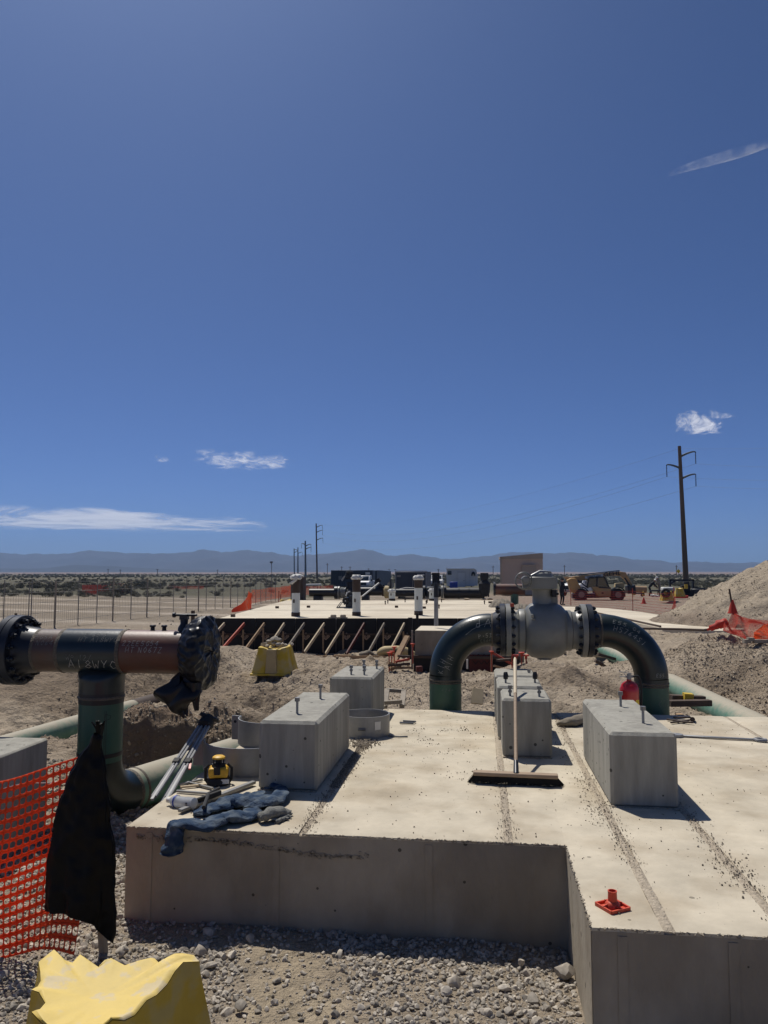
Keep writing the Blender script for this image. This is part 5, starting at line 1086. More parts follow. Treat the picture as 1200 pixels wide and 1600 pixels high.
# ================================================================== THE FAR SLAB WITH ITS FORMWORK
W_, DP = 10.3, 15.2
fs = thing('far_slab', 'wide pale concrete slab behind the pit, inside black formwork', 'slab', far(5, 7, -.9), -R(-6.67)*-1)
mb = MB(); nn = 60
mb.prism([(0.03, 0.03), (W_, .03), (W_, DP), (0.03, DP)], -1.0, 0.0, 'xy'); mb.v = [tuple(far(*v)) for v in mb.v]; mb.build('slab_body', 'concrete_far', fs, smooth=False)
mb = MB()
for b in (5.2, 10.2): p, q = far(.05, b, .003), far(W_-.05, b, .003); mb.bar(p, q, .03, .004)
mb.build('joint', 'concrete_joint', fs)
fm = thing('slab_formwork', 'black plywood formwork with slanted wooden braces along the far slab front', 'formwork', far(4, -.2, -.95))
for k in range(9):
    a0, a1 = k*1.18-.02, k*1.18+1.15
    if a0 > W_: break
    mb = MB(); mb.prism([(a0, -1.02), (min(a1, W_), -1.02), (min(a1, W_), .02), (a0, .02)], -.02, 0.0, 'xz'); mb.v = [tuple(far(*v)) for v in mb.v]; pn = mb.build('form_panel', 'form_black', fm, smooth=False)
    # diamond stamp
    for off in (.30, .88):
        c = far(a0+off, -.0235, -.50); mb = MB(); sz = .105
        for ss, wd in ((1.0, .020), (.60, .016)):
            P = [c+FX*x*sz*ss+Vector((0, 0, z*sz*ss*.95)) for x, z in ((-1, 0), (0, 1), (1, 0), (0, -1))]
            for i in range(4): mb.bar(P[i], P[(i+1) % 4], wd, .002, up=tuple(FY))
        mb.bar(c-FX*.04, c+FX*.04, .012, .002, up=tuple(FY)); mb.build('diamond_stamp', 'stamp', pn, smooth=False)
mb = MB(); mb.bar(far(-.1, -.065, -.44), far(8.7, -.065, -.44), .04, .05); mb.build('waler', 'wood_dark', fm)
def gzf(a, b): p = far(a, b); return gz(p.x, p.y)
for k in range(10):
    a = .02+.58*k+.10; zb = max(gzf(a-.42, -1.1), -1.05)
    top = far(a+.16, -.09, -.13); bot = far(a-.30, -1.15, zb+.06)
    mb = MB(); mb.bar(bot, top, .038, .085); mb.build('brace', ['wood_pale', 'wood_pale', 'wood', 'wood_pale', 'wood_grey', 'wood_pale', 'wood_pale', 'form_red', 'wood_grey', 'wood_pale'][k] if k not in (1,) else 'rebar_red', fm)
    mb = MB(); s0 = far(a+.13, -.11, -.95); mb.bar(s0, s0+Vector((0, 0, .60+.05*(k % 3))), .04, .04); mb.build('stake', 'wood', fm)
    mb = MB(); s0 = far(a-.32, -1.2, zb-.05); mb.bar(s0, s0+Vector((0, 0, .18)), .04, .04); mb.build('foot_stake', 'wood_dark', fm)
mb = MB(); mb.bar(far(-.4, -1.5, -.93), far(5.5, -1.5, -.95), .04, .09); mb.build('kicker_plank', 'wood', fm)
mb = MB(); mb.bar(far(1.5, -1.62, -.94), far(1.62, -1.62, -.84), .02); mb.build('peg', 'wood', fm)
# planks lying at the left foot
for k in range(5):
    p = far(-.25+.42*k, -1.15, -.88); mb = MB(); mb.bar(p, p+FX*.38+FY*(.12+.06*k)+Vector((0, 0, .06)), .14, .035)
    tag(mb.build('loose_plank', 'wood_pale'), ['first', 'second', 'third', 'fourth', 'fifth'][k]+' from the left of the loose pale planks at the formwork foot', 'plank', 'loose planks at the formwork foot')
mb = MB(); cloth(mb, [far(4.75, -1.35, -.88), far(4.95, -1.3, -.80), far(5.45, -1.25, -.82), far(5.8, -1.2, -.90)], [.06, .16, .17, .05], 77, flat=.9, amp=.03, rest=False); tag(mb.build('canvas_sack', 'tan_plastic', angle=180), 'tan sack with a dark stripe lying against the formwork braces', 'sack')
mb = MB(); cloth(mb, [far(4.25, -1.35, -.90), far(4.45, -1.3, -.86), far(4.62, -1.2, -.90)], [.05, .12, .06], 78, flat=.8, amp=.15, rest=False); tag(mb.build('rubble_heap', 'rag', angle=180), 'small grey lump of spoil left of the tan sack', 'spoil')
mb = MB(); mb.tube([far(5.22+.03*math.cos(a)-.04*math.sin(a), -1.28-.176*math.cos(a), -.81+.09*math.sin(a)) for a in np.linspace(-.8, 2.2, 9)], .022, 6); tag(mb.build('dark_strap', 'rubber'), 'dark strap across the tan sack', 'strap')
r = random.Random(31)
for k in range(14):
    p = far(.2+r.random()*5.2, -1.15-.3*r.random(), -.90); a = r.uniform(-.5, .5); mb = MB(); mb.bar(p, p+FX*math.cos(a)*r.uniform(.15, .5)+FY*math.sin(a)*.3, .05, .03)
    tag(mb.build('timber_scrap', r.choice(['wood', 'wood_grey', 'wood_dark'])), 'small timber offcut lying along the far formwork foot', 'timber', 'timber offcuts along the formwork foot')

# ------------------------------------------------------------------ smaller concrete block with forms, in front of the far slab
cbk = thing('form_box', 'smaller concrete block in dark forms between far slab and left elbow', 'formed block', (-.3, 17.5, -.9))
xl, xr = aty(648, 1000, 17.3).x, aty(790, 1000, 17.3).x
mb = MB(); box2(mb, xl, xr+.4, 17.35, 18.9, -1.0, .04); mb.build('concrete_core', 'concrete_side', cbk, smooth=False)
mb = MB(); box2(mb, xl+.02, xr+.38, 17.37, 18.88, .042, .05); mb.build('top_face', 'concrete_far', cbk, smooth=False)
mb = MB(); box2(mb, xl-.03, xr+.3, 17.30, 17.345, -1.05, -.52); mb.build('form_panel', 'form_black', cbk, smooth=False)
mb = MB(); box2(mb, aty(733, 1000, 17.25).x, aty(768, 1000, 17.25).x, 17.24, 17.28, -1.05, -.46); fp = mb.build('form_panel', 'form_red', cbk, smooth=False)
mb = MB(); c0 = aty(735, 1030, 17.2)
for k in range(3):
    for q in (0, 1):
        c = aty(743+k*9, 1025+q*10, 17.23); c.y = 17.225; mb.bar(c+Vector((-.06, 0, .04)), c+Vector((0, 0, -.04)), .012, .004, up=(0, 1, 0)); mb.bar(c+Vector((0, 0, -.04)), c+Vector((.06, 0, .04)), .012, .004, up=(0, 1, 0))
mb.build('chevron_stamp', 'form_black', fp)
mb = MB(); box2(mb, xl-.05, xr+.3, 17.20, 17.235, -.55, -.49); mb.build('waler', 'wood_dark', cbk)
mb = MB(); mb.bar(aty(641, 1030, 17.1), aty(641, 965, 17.1), .09, .09); mb.build('form_post', 'form_black', cbk)
mb = MB(); mb.bar(aty(652, 1030, 20.8), aty(652, 958, 20.8), .07, .07); mb.build('form_post', 'form_black', cbk)
mb = MB(); mb.bar(aty(611, 1045, 16.6), aty(637, 994, 17.0), .14, .05); mb.build('brace', 'wood', cbk)
for px, y0, y1, yy, m in ((644, 1046, 985, 16.8, 'wood_grey'), (768, 1050, 998, 16.6, 'wood_pale'), (730, 1045, 1030, 16.9, 'label_white')):
    mb = MB(); mb.bar(aty(px, y0, yy), aty(px, y1, yy), .045, .04); mb.build('form_stake', m, cbk)
for px, py, yy in ((612, 1018, 16.4), (608, 1020, 16.3), (616, 1011, 16.5), (645, 1006, 16.7), (768, 1018, 16.5), (800, 1016, 13.4), (815, 1020, 13.4), (822, 1024, 13.4), (806, 1024, 13.4)):
    p = aty(px, py, yy); s_ = thing('rebar_stake', 'orange capped steel stake at '+{612: 'the left foot of the brace, inner', 608: 'the left foot of the brace, outermost', 616: 'the brace foot, tallest', 645: 'the left corner of the formed block', 768: 'the right form post under the left elbow', 800: 'the gap under the valve, leftmost', 815: 'the gap under the valve, third', 822: 'the gap under the valve, rightmost', 806: 'the gap under the valve, second'}[px], 'stake', p, 0, 'orange capped stakes')
    mb = MB(); mb.cyl((p.x, p.y, p.z-.42), p, .012, n=8); mb.build('rod', 'rebar_red', s_)
    mb = MB(); mb.box(p, (.10, .08, .022)); mb.cyl(p-Vector((0, 0, .06)), p, .024, n=10); mb.build('cap', 'cap_red', s_, bevel=.005)
mb = MB(); mb.box(aty(655, 1045, 16.2), (.13, .10, .11), (0, 0, .3)); tag(mb.build('red_block', 'form_red', bevel=.01), 'small dark red block on the sand before the formed block', 'block')
lp = thing('lumber_pile', 'pile of orange stained lumber at the left corner of the formed block', 'lumber', aty(620, 1040, 16.6))
for k, (a, b) in enumerate((((607,1040),(640,1037)), ((610,1044),(642,1043)), ((618,1034),(640,1030)), ((606,1035),(625,1041)), ((622,1025),(640,1026)), ((770,1020),(800,1038)), ((777,1032),(798,1030)), ((772,1040),(792,1046)))):
    mb = MB(); mb.bar(aty(*a, 16.3+.1*(k % 3)), aty(*b, 16.5), .09, .045); mb.build('board', 'rebar_red' if k in (2, 5) else 'wood' if k % 2 else 'wood_dark', lp)
rd = thing('broad_rod', 'tall thin grey pipe standing behind the left valve elbow', 'rod', aty(681, 976, 18.2)); mb = MB(); mb.cyl(aty(681.5, 978, 18.2), aty(681.5, 912, 18.2), .05, n=12); mb.build('tube', 'steel_galv', rd)
mb = MB(); mb.cyl(aty(681.5, 933, 18.2)-Vector((0, .02, 0)), aty(681.5, 911, 18.2)-Vector((0, .02, 0)), .058, n=12); mb.build('sleeve', 'flange_dark', rd)

# ladder-like timber frame at the back left corner of the foundation
lf = thing('short_ladder', 'short dark timber ladder leaning on the back edge behind the left blocks', 'ladder', (-.95, 8.0, -.4))
P = [aty(605, 1078, 8.25), aty(631, 1080, 8.25), aty(628, 1104, 7.8), aty(601, 1106, 7.8)]
for a, b, wd, m in ((P[0], P[1], .05, 'wood_grey'), (P[1], P[2], .05, 'wood_grey'), (P[0], P[3], .05, 'wood_grey'), (P[3]+Vector((0, 0, .05)), P[2]+Vector((0, 0, .05)), .05, 'wood_grey')): mb = MB(); mb.bar(a, b, wd, .035); mb.build('board', m, lf)
for k, (a, b, y, wd, m) in enumerate((((722,1101),(735,1068),7.9,.12,'wood_grey'),)):
    mb = MB(); mb.bar(aty(745, 1100, 8.1), aty(747, 1076, 8.2), .12, .02, up=(0, 1, 0)); tag(mb.build('board_stub', 'wood_pale', bevel=.002), 'short upright board end in the sand inside the left elbow', 'board')
# skids beneath the surface pipe
for k, (a, b, y) in enumerate((((1048,1090),(1100,1092),8.35), ((1046,1099),(1110,1098),8.15), ((925,1024),(950,1026),18.2), ((930,1032),(952,1046),16.2), ((934,1022),(962,1030),17.0))):
    mb = MB(); mb.bar(aty(*a, y), aty(*b, y+.1), .08, .06)
    tag(mb.build('timber_skid', 'wood_dark' if k != 2 else 'wood_pale', bevel=.004), ['upper timber under the green pipe right of the right riser', 'lower timber under the green pipe right of the right riser', 'far pale timber beneath the pipe seen inside the right elbow', 'near slanting timber beneath the pipe inside the right elbow', 'dark middle timber beneath the pipe inside the right elbow'][k], 'timber', 'timbers under the green pipe')
mb = MB(); mb.bar(aty(1068, 1090, 8.33), aty(1082, 1091, 8.33), .103, .093); tag(mb.build('yellow_sleeve', 'yellow_plain'), 'short yellow sleeve round the upper timber', 'sleeve')
mb = MB(); box2(mb, aty(1054, 1102, 8.1).x, aty(1064, 1102, 8.1).x, 8.0, 8.1, -.12, -.05); tag(mb.build('timber_block', 'wood', bevel=.003), 'small timber block at the slab edge right of the right riser', 'timber')

# ------------------------------------------------------------------ pipe piles standing on the far slab
def pile(label, px, pyb, D, r, hs, top=True):
    b = aty(px, pyb, D); b.z = 0; D = b.y; t_ = thing('pipe_pile', label, 'pipe pile', b, 0, 'white pipe piles on the far slab')
    h1, h2, h3 = hs
    mb = MB(); mb.lathe([(r+.01, 0), (r+.01, h1)], (0, 0, 0), 'z', 24); mb.build('base_collar', 'rusty', t_, True)
    mb = MB(); mb.lathe([(r, h1), (r, h2)], (0, 0, 0), 'z', 24); mb.build('white_sleeve', 'pile_white', t_, True)
    if h3 > h2: mb = MB(); mb.lathe([(r+.004, h2), (r+.004, h3), (r-.03, h3)], (0, 0, 0), 'z', 24); mb.build('bare_pipe', 'rusty', t_, True)
    if top:
        sd_ = int(px); mb = MB(); mb.lathe([(r+.02, h3-.05), (r+.045, h3), (r+.01, h3+.06), (r-.02, h3+.10), (0, h3+.10)], (0, 0, 0), 'z', 28, bulge=lambda i, a: 1+.14*math.sin(a*5+i*2+sd_)+.08*math.sin(a*9-i)); mb.build('torn_wrap', 'pile_wrap', t_, True, angle=180)
    mb = MB(); mb.box((-.03, -r-.002, (h1+h2)/2+.05), (.05, .006, .11)); mb.build('smudge', 'rusty', t_, True)
    return t_
for args in (('left front white pipe pile with a torn wrapping flap', 462, 963, 23.6, .127, (.12, .72, 1.18)), ('middle front white pipe pile beside the black pump', 557, 962, 24.0, .127, (.12, .74, 1.18)), ('right front white pipe pile capped with grey wrapping', 654, 961, 24.4, .130, (.13, .86, 1.16))):
    pile(args[0], args[1], args[2], atz(args[1], args[2]).y, args[4], args[5])
pile('short far white pipe pile before the tan reducer', 612.5, 938.5, atz(612.5, 938.5).y, .15, (.10, .40, .46)); pile('short far white pipe pile left of the tall grey rod', 675.5, 938.5, atz(675.5, 938.5).y, .15, (.10, .42, .48))
b = atz(457, 904, 1.2); mb = MB(); q = atz(462, 963)
mb.add([q+Vector((-.20, -.12, 1.02)), q+Vector((-.05, -.14, 1.12)), q+Vector((.08, -.14, 1.20)), q+Vector((.06, -.13, 1.10)), q+Vector((-.08, -.15, .98))], [(0, 1, 4), (1, 2, 3, 4)])
tag(mb.build('wrap_flap', 'pile_wrap', solid=.006), 'torn white flap hanging off the left front pile', 'wrapping')
# anchor stubs and little timber blocks on the far slab
stubs = [(364,964),(433,950.5),(482,949.5),(538,945),(545,944),(602,944.5),(606,943),(619.5,949.5),(633,941),(666,944),(667.5,942),(663,951),(690,941),(686,951),(757,944)]
for k, (px, py) in enumerate(stubs):
    p = atz(px, py); small = px in (364, 433, 482, 619.5, 663); t_ = MB()
    if small: t_.box(p+Vector((0, 0, .04)), (.12, .10, .085))
    else: t_.cyl(p, p+Vector((0, 0, .16)), .022, n=8); t_.cyl(p+Vector((0, 0, .10)), p+Vector((0, 0, .13)), .04, n=6)
    tag(t_.build('timber_chock' if small else 'anchor_stub', 'wood_dark' if small else 'rusty'), 'small dark timber chock on the far slab' if small else 'short rusty anchor stub standing in the far slab', 'chock' if small else 'anchor', 'timber chocks on the far slab' if small else 'anchor stubs in the far slab')
for k, (px, py) in enumerate(((521, 966), (536, 966))):
    t_ = thing('pump_foot', ['left', 'right'][k]+' one of the two grey lumps at the front edge of the far slab', 'lump', atz(px, py)); mb = MB(); p = atz(px, py); mb.box(p+Vector((0, 0, .055)), (.16, .14, .10)); mb.build('block', 'wood_grey', t_, bevel=.02); mb = MB(); mb.bar(p+Vector((-.14, -.03, .02)), p+Vector((.14, -.03, .02)), .06, .03); mb.build('plate', 'wood_grey', t_)
# pump on its skid
pc = atz(545, 950.5); pu = thing('skid_pump', 'black pump with pulley on a wire skid on the far slab', 'pump', pc)
s_ = 28.0/1200
def pp(dx, dz, dy=0): return Vector((pc.x+dx*s_, pc.y+dy, dz*s_))
mb = MB()
for dy in (0, .45): mb.tube([pp(-20, 1, dy), pp(-8, 1, dy), pp(8, 1, dy)], .02, 6); mb.tube([pp(-20, 1, dy), pp(-13, 10, dy), pp(-10, 10, dy)], .018, 6)
for dx in (-20, -8, 8): mb.tube([pp(dx, 1), pp(dx, 1, .45)], .018, 6)
mb.build('skid', 'mesh_grey', pu)
mb = MB(); mb.box(pp(2, 7, .22), (.36, .40, .24)); mb.box(pp(4, 16, .22), (.26, .30, .22)); mb.cyl(pp(-5, 12, 0), pp(-5, 12, .3), .14, n=18); mb.tube([pp(-3, 20, .1), pp(0, 24, .1), pp(5, 25, .1)], .05, 8); mb.build('engine', 'flange_dark', pu, bevel=.02)
mb = MB(); mb.cyl(pp(-5, 12, -.04), pp(-5, 12, 0), .11, n=18); mb.cyl(pp(-5, 12, -.07), pp(-5, 12, -.04), .04, n=10); mb.build('pulley', 'rubber', pu)
mb = MB(); mb.cyl(pp(-5, 12, -.085), pp(-5, 12, -.07), .03, n=10); mb.build('pulley_hub', 'alu', pu)
mb = MB(); mb.tube([pp(-4, 20, -.1), pp(-3, 25, 0), pp(1, 27, .1)], .03, 8); mb.build('exhaust', 'alu', pu)
ar = MB(); a0_ = aty(566, 932, 30); a1_ = aty(592, 911, 31); ar.bar(a0_, a1_, .05); tag(ar.build('steel_strut', 'alu'), 'bright thin strut leaning right of the middle pile', 'strut')

# ------------------------------------------------------------------ pipe run behind the far slab
YP = 40.0
def P4(px, py, y=YP): return aty(px, py, y)
def hrun(t_, px0, px1, py, r, m, name='pipe_wall', y=YP): mb = MB(); mb.cyl(P4(px0, py, y), P4(px1, py, y), r, n=24); return mb.build(name, m, t_)
def fl(t_, px, py, r, w=2.2, m='flange_dark', y=YP): mb = MB(); mb.cyl(P4(px-w, py, y), P4(px+w, py, y), r, n=24); return mb.build('flange', m, t_)
t_ = thing('far_spool', 'dark pipe spool with saddle at the back left of the far slab', 'pipe', P4(505, 930)); hrun(t_, 484, 524, 926, .205, 'pipe_black'); mb = MB(); box2(mb, P4(491, 930).x, P4(504, 930).x, YP-.25, YP+.2, -.15, .10); mb.build('saddle', 'flange_dark', t_, bevel=.01)
fl(t_, 525.5, 926, .34); fl(t_, 530, 926, .34, 1.3, 'valve_grey'); mb = MB(); mb.lathe([(.24, P4(531, 926).x), (.30, P4(534, 926).x), (.25, P4(538, 926).x), (.29, P4(541, 926).x)], (0, YP, P4(531, 926).z), 'x', 20); mb.build('reducer', 'valve_grey', t_)
t_ = thing('far_valve', 'dark upright valve with operator behind the black pump', 'pipe valve', P4(547, 925)); mb = MB(); mb.lathe([(.34, 0), (.36, .3), (.30, .5), (.16, .6), (.16, .95)], (P4(546, 925).x, YP+.1, -.1), 'z', 20); mb.build('body', 'cloth_dark', t_); mb = MB(); mb.box(P4(546, 901), (.42, .3, .25)); mb.cyl(P4(546, 897), P4(546, 893), .2, n=12); mb.build('operator', 'cloth_dark', t_, bevel=.03); mb = MB(); mb.tube([P4(534, 907), P4(537, 902), P4(541, 900)], .05, 6); mb.build('handwheel', 'alu', t_)
t_ = thing('far_manifold', 'dark pipe between the middle pile and the tan reducer', 'pipe', P4(580, 924)); hrun(t_, 560, 598, 924, .22, 'pipe_black'); mb = MB(); box2(mb, P4(566, 930).x, P4(577, 930).x, YP-.2, YP+.2, -.15, .15); mb.build('saddle', 'flange_dark', t_)
mb = MB(); mb.tube([P4(586, 909), P4(591, 913), P4(596, 917), P4(600, 920)], .10, 8); mb.tube([P4(589, 905), P4(593, 910)], .14, 8); mb.build('hose_bundle', 'cloth_dark', t_)
t_ = thing('tan_reducer', 'tan flanged pipe reducer between the middle and right piles', 'pipe fitting', P4(603, 925)); fl(t_, 598.5, 925, .22, 1.2, 'rusty'); mb = MB(); mb.lathe([(.22, P4(600, 925).x), (.33, P4(602, 925).x), (.33, P4(608, 925).x), (.26, P4(609, 925).x)], (0, YP, P4(603, 925).z), 'x', 20); mb.build('cone', 'tan_plastic', t_)
mb = MB(); mb.cyl(P4(610.5, 914, 40), P4(610.5, 914, 40.2), .19, n=20); t2 = tag(mb.build('round_gauge', 'valve_grey', t_), None)
mb = MB(); mb.cyl(P4(610.5, 905, 40), P4(610.5, 925, 40), .04, n=8); mb.build('gauge_stem', 'flange_dark', t_)
t_ = thing('far_header', 'long dark pipe header with flanges right of the right pile', 'pipe', P4(720, 928))
hrun(t_, 619, 661, 926, .20, 'pipe_black'); mb = MB(); mb.tube([P4(622, 922), P4(634, 919), P4(650, 919.5)], .05, 8); mb.build('top_pipe', 'alu', t_)
fl(t_, 663, 925, .34, 1.6); fl(t_, 691, 925, .34, 1.6, 'valve_grey'); fl(t_, 695, 925, .34, 1.3); mb = MB(); mb.lathe([(.2, P4(664, 925).x), (.30, P4(668, 925).x), (.30, P4(684, 925).x), (.22, P4(690, 925).x)], (0, YP, P4(675, 925).z), 'x', 20); mb.build('body', 'flange_dark', t_)
hrun(t_, 696, 757, 927, .28, 'pipe_black')
for px in (717, 733, 756): fl(t_, px, 927, .30, .9)
mb = MB(); mb.cyl(P4(681, 900, 41), P4(681, 924, 41), .2, n=12); mb.box(P4(681, 898, 41), (.4, .3, .2)); mb.build('operator', 'cloth_dark', t_)
for k, (px, a, b) in enumerate(((729, 4.5, 3), (756, 4, 3), (766, 3.5, 3.5), (692, 2.5, 2))):
    p = P4(px, 936, 38.8); o = rock_proto('spoil_lump', 300+k, 'rock_sand', .5); COL.objects.link(o); o.location = p; o.scale = (a*.05, .2, b*.04); tag(o, ['brown spoil lump under the middle of the long header', 'spoil lump under the right end of the long header', 'spoil lump just left of the green riser', 'small pale lump beside the far grey flange'][k], 'spoil', 'spoil lumps behind the far slab')
t_ = thing('far_tee', 'dark pipe with green riser left of the valve handwheel', 'pipe tee', P4(790, 925, 36)); fl(t_, 763, 921, .38, 1.2, 'cloth_dark'); fl(t_, 772.5, 920, .32, 1.5, y=36); hrun(t_, 774, 820, 921, .26, 'pipe_rust', y=36)
mb = MB(); mb.cyl(P4(804, 955, 36), P4(804, 928, 36), .18, n=24); mb.build('riser', 'pipe_green', t_)
t_ = thing('dark_hopper', 'dark funnel shaped cover standing between trailer and tan shed', 'hopper', P4(757, 910, 39)); mb = MB(); mb.lathe([(.12, -.2), (.26, .0), (.30, .45), (.16, .62), (.22, .8), (.2, .98)], (P4(757, 925, 39).x, 39, .35), 'z', 20); mb.build('shell', 'cloth_dark', t_)
# earth mound and dark gap between far slab and valve
mb = MB()
for k, (px, py, w_, h_, y_) in enumerate(((783, 944, 30, 9, 31), (815, 950, 26, 8, 29))):
    c = P4(px, py, y_); mb = MB(); mb.grid(lambda u, v: c+Vector(((u-.5)*w_/1200*y_*1.3, (v-.5)*1.6, (h_/1200*y_*1.5)*max(0, math.sin(u*math.pi)*math.sin(v*math.pi))**.55-.15+.06*float(fbm(np.array([u*9]), np.array([v*9]), 3, k)[0])*2)), 40, 20)
    tag(mb.build('earth_mound', 'rag'), ['brown earth mound right of the far slab end', 'brown earth mound behind the valve neck'][k], 'mound', 'earth mounds by the far slab end')
for px, py in ((772, 941), (775, 949)): mb = MB(); mb.bar(P4(px-9, py, 33), P4(px+3, py, 33), .10, .08); tag(mb.build('timber_rail', 'wood_dark'), 'dark timber lying on the right end of the far slab', 'timber', 'timbers on the far slab end')

# ================================================================== CABINS, CONTAINERS, TRUCKS
def cabin(name, label, cat, px0, px1, pyt, D, depth, m, frame=None, zb=-.9, rz=0):
    p0, p1 = aty(px0, pyt, D), aty(px1, pyt, D); t_ = thing(name, label, cat, ((p0.x+p1.x)/2, D, zb)); zt = p0.z; w_ = p1.x-p0.x; c = (p0.x+p1.x)/2
    mb = MB(); mb.box((c, D+depth/2, (zt+zb+.2)/2), (w_, depth, zt-zb-.2)); mb.build('shell', m, t_, bevel=.03)
    if frame:
        for a, b in (((-1, 0), (-1, 1)), ((1, 0), (1, 1)), ((-1, 1), (1, 1)), ((-1, 0), (1, 0))):
            q = [Vector((c+s[0]*(w_/2-.05), D-.03, zb+.25 if s[1] == 0 else zt-.06)) for s in (a, b)]; mb = MB(); mb.bar(q[0], q[1], .10, .08); mb.build('frame_rail', frame, t_)
    for sx in (-.4, .4): mb = MB(); mb.box((c+sx*w_, D+depth*.5, zb+.1), (.2, depth*.8, .22)); mb.build('skid', 'flange_dark', t_)
    return t_, c, w_, zt
def plate(t_, px0, py0, px1, py1, D, m, name, d=.03): a, b = aty(px0, py0, D), aty(px1, py1, D); mb = MB(); mb.box(((a.x+b.x)/2, D, (a.z+b.z)/2), (abs(b.x-a.x), d, abs(a.z-b.z))); return mb.build(name, m, t_, smooth=False)
t_, c, w_, zt = cabin('site_container', 'long dark blue grey office container behind the left pipe spool', 'container', 517, 582, 891, 112, 3, 'container_dark', None)
for k in range(22): mb = MB(); mb.box((c-w_/2+w_*(k+.5)/22, 111.97, (zt-.9)/2), (.10, .05, zt+.5)); mb.build('corrugation', 'container_dark', t_)
plate(t_, 571, 894, 578, 898, 111.9, 'label_white', 'sign_plate'); plate(t_, 529, 900, 534, 906, 111.9, 'mesh_grey', 'vent')
for k, (a, b) in enumerate(((583, 590), (591, 599), (599.5, 604))):
    cabin('site_container', ['dark container end right of the long office container', 'second dark container end in the row behind the truck', 'last dark container end in the row, narrowest'][k], 'container', a, b, 891+k*.6, 118+k*9, 7, 'container_dark', 'container_frame')
t_, c, w_, zt = cabin('site_container', 'dark square equipment container with pale frame behind the right pile', 'container', 617.5, 666.5, 893, 66, 6, 'container_dark', 'container_frame', -.9)
plate(t_, 652, 897, 663, 899.5, 65.9, 'label_white', 'name_plate'); plate(t_, 620, 898.5, 626, 901.5, 65.9, 'mesh_grey', 'small_plate'); plate(t_, 617, 891.5, 667, 893, 66.1, 'white_paint', 'roof_edge')
for px in (645, 651): mb = MB(); mb.cyl(aty(px, 925, 65.85), aty(px, 902, 65.85), .03, n=6); mb.build('lock_rod', 'mesh_grey', t_)
t_, c, w_, zt = cabin('office_trailer', 'pale grey site trailer with a door and a round arc emblem', 'trailer', 697.5, 741, 889, 118, 3.2, 'trailer_white')
plate(t_, 699.5, 892, 705.5, 898, 117.9, 'glass_dark', 'window'); dr = plate(t_, 714.5, 894, 727, 917, 117.9, 'trailer_white', 'door', .05); mb = MB(); mb.box(aty(725, 907, 117.8), (.1, .05, .1)); mb.build('handle', 'flange_dark', dr)
for q in (714.3, 727.2): plate(t_, q-.15, 893.8, q+.15, 917, 117.85, 'flange_dark', 'door_seam')
plate(t_, 714.3, 893.6, 727.2, 894, 117.85, 'flange_dark', 'door_seam'); plate(t_, 733.8, 889.3, 734.2, 917, 117.9, 'mesh_grey', 'panel_seam'); plate(t_, 697, 888.3, 742, 889.2, 118, 'white_paint', 'roof_edge', .3)
mb = MB(); mb.tube([aty(739.5+2.3*math.cos(a), 901-6.5*math.sin(a), 117.85) for a in np.linspace(.1, 3.0, 14)], [.05+.13*math.sin(q/13*3) for q in range(14)], 6); mb.build('arc_emblem', 'flange_dark', t_)
mb = MB(); p0, p1 = aty(741, 889, 118), aty(746.5, 917, 118); mb.prism([(p0.x, p0.z), (aty(744.5, 890, 118).x, p0.z-.1), (p1.x, .3), (p1.x, -.6), (p0.x, -.6)], 118.1, 121); mb.build('sloped_nose', 'trailer_white', t_)
mb = MB(); mb.box(aty(709, 914, 110), (1.1, .9, .9)); bb = tag(mb.build('blue_bin', 'blue_label', bevel=.05), 'blue bin in front of the pale trailer', 'bin')
# tan shed with mono-pitch roof
sh = thing('tan_shed', 'tan flat walled shed with slanting roof edge behind the valve', 'shed', (aty(815, 900, 80).x, 80, -.9)); D = 80
pts_ = [(aty(783.5, 900, D).x, -.9), (aty(848, 900, D).x, -.9), (aty(848, 868, D).x, aty(848, 868, D).z), (aty(783.5, 872, D).x, aty(783.5, 872, D).z)]
mb = MB(); mb.prism(pts_, D, D+4); mb.build('wall', 'tan_wall', sh, smooth=False)
a_, b_, c_, d_ = aty(781, 870, D-.1), aty(848, 864, D-.1), aty(848, 873, D-.1), aty(781, 873.5, D-.1)
mb = MB(); mb.prism([(a_.x, a_.z), (b_.x, b_.z), (c_.x+.03, c_.z), (d_.x, d_.z)], D-.12, D+4.2); mb.build('roof', 'tan_trim', sh, smooth=False)
mb = MB(); p = aty(782.3, 872, D-.15); mb.box((p.x, D-.1, (p.z-.9)/2), (.14, .14, p.z+.9)); mb.build('corner_trim', 'tan_trim', sh)
plate(sh, 815.5, 883, 838, 901, D-.12, 'tan_trim', 'wall_unit', .3); plate(sh, 815, 882.6, 838.5, 883.4, D-.2, 'tan_wall', 'unit_hood', .4)
# brown cabinet with a white tarp at the left
cb = thing('tarp_cabinet', 'brown upright cabinet topped with a white tarp, left of far slab', 'cabinet', aty(468, 931, 62)); cb.location.z = -.9
ORG[cb.name] = Matrix.Translation(cb.location)
mb = MB(); a_, b_ = aty(454.5, 902, 62), aty(474, 902, 62); mb.box(((a_.x+b_.x)/2, 62.5, (a_.z-.9)/2), (b_.x-a_.x, 1.0, a_.z+.9)); mb.build('case', 'wood_dark', cb); mb = MB(); cloth(mb, [aty(453.5, 902, 62), aty(460, 899, 62), aty(468, 899, 62), aty(474.5, 901, 62)], [.10, .22, .24, .1], 91, amp=.1, rest=False); mb.build('white_tarp', 'pile_wrap', cb, angle=180)
mb = MB(); mb.cyl(aty(476, 914, 90), aty(502, 913.5, 90), .12, n=10)
rk = thing('pipe_rack', 'pale pipe lying on thin trestles at the far left', 'pipe rack', aty(490, 930, 90)); mb.build('pipe', 'pile_wrap', rk)
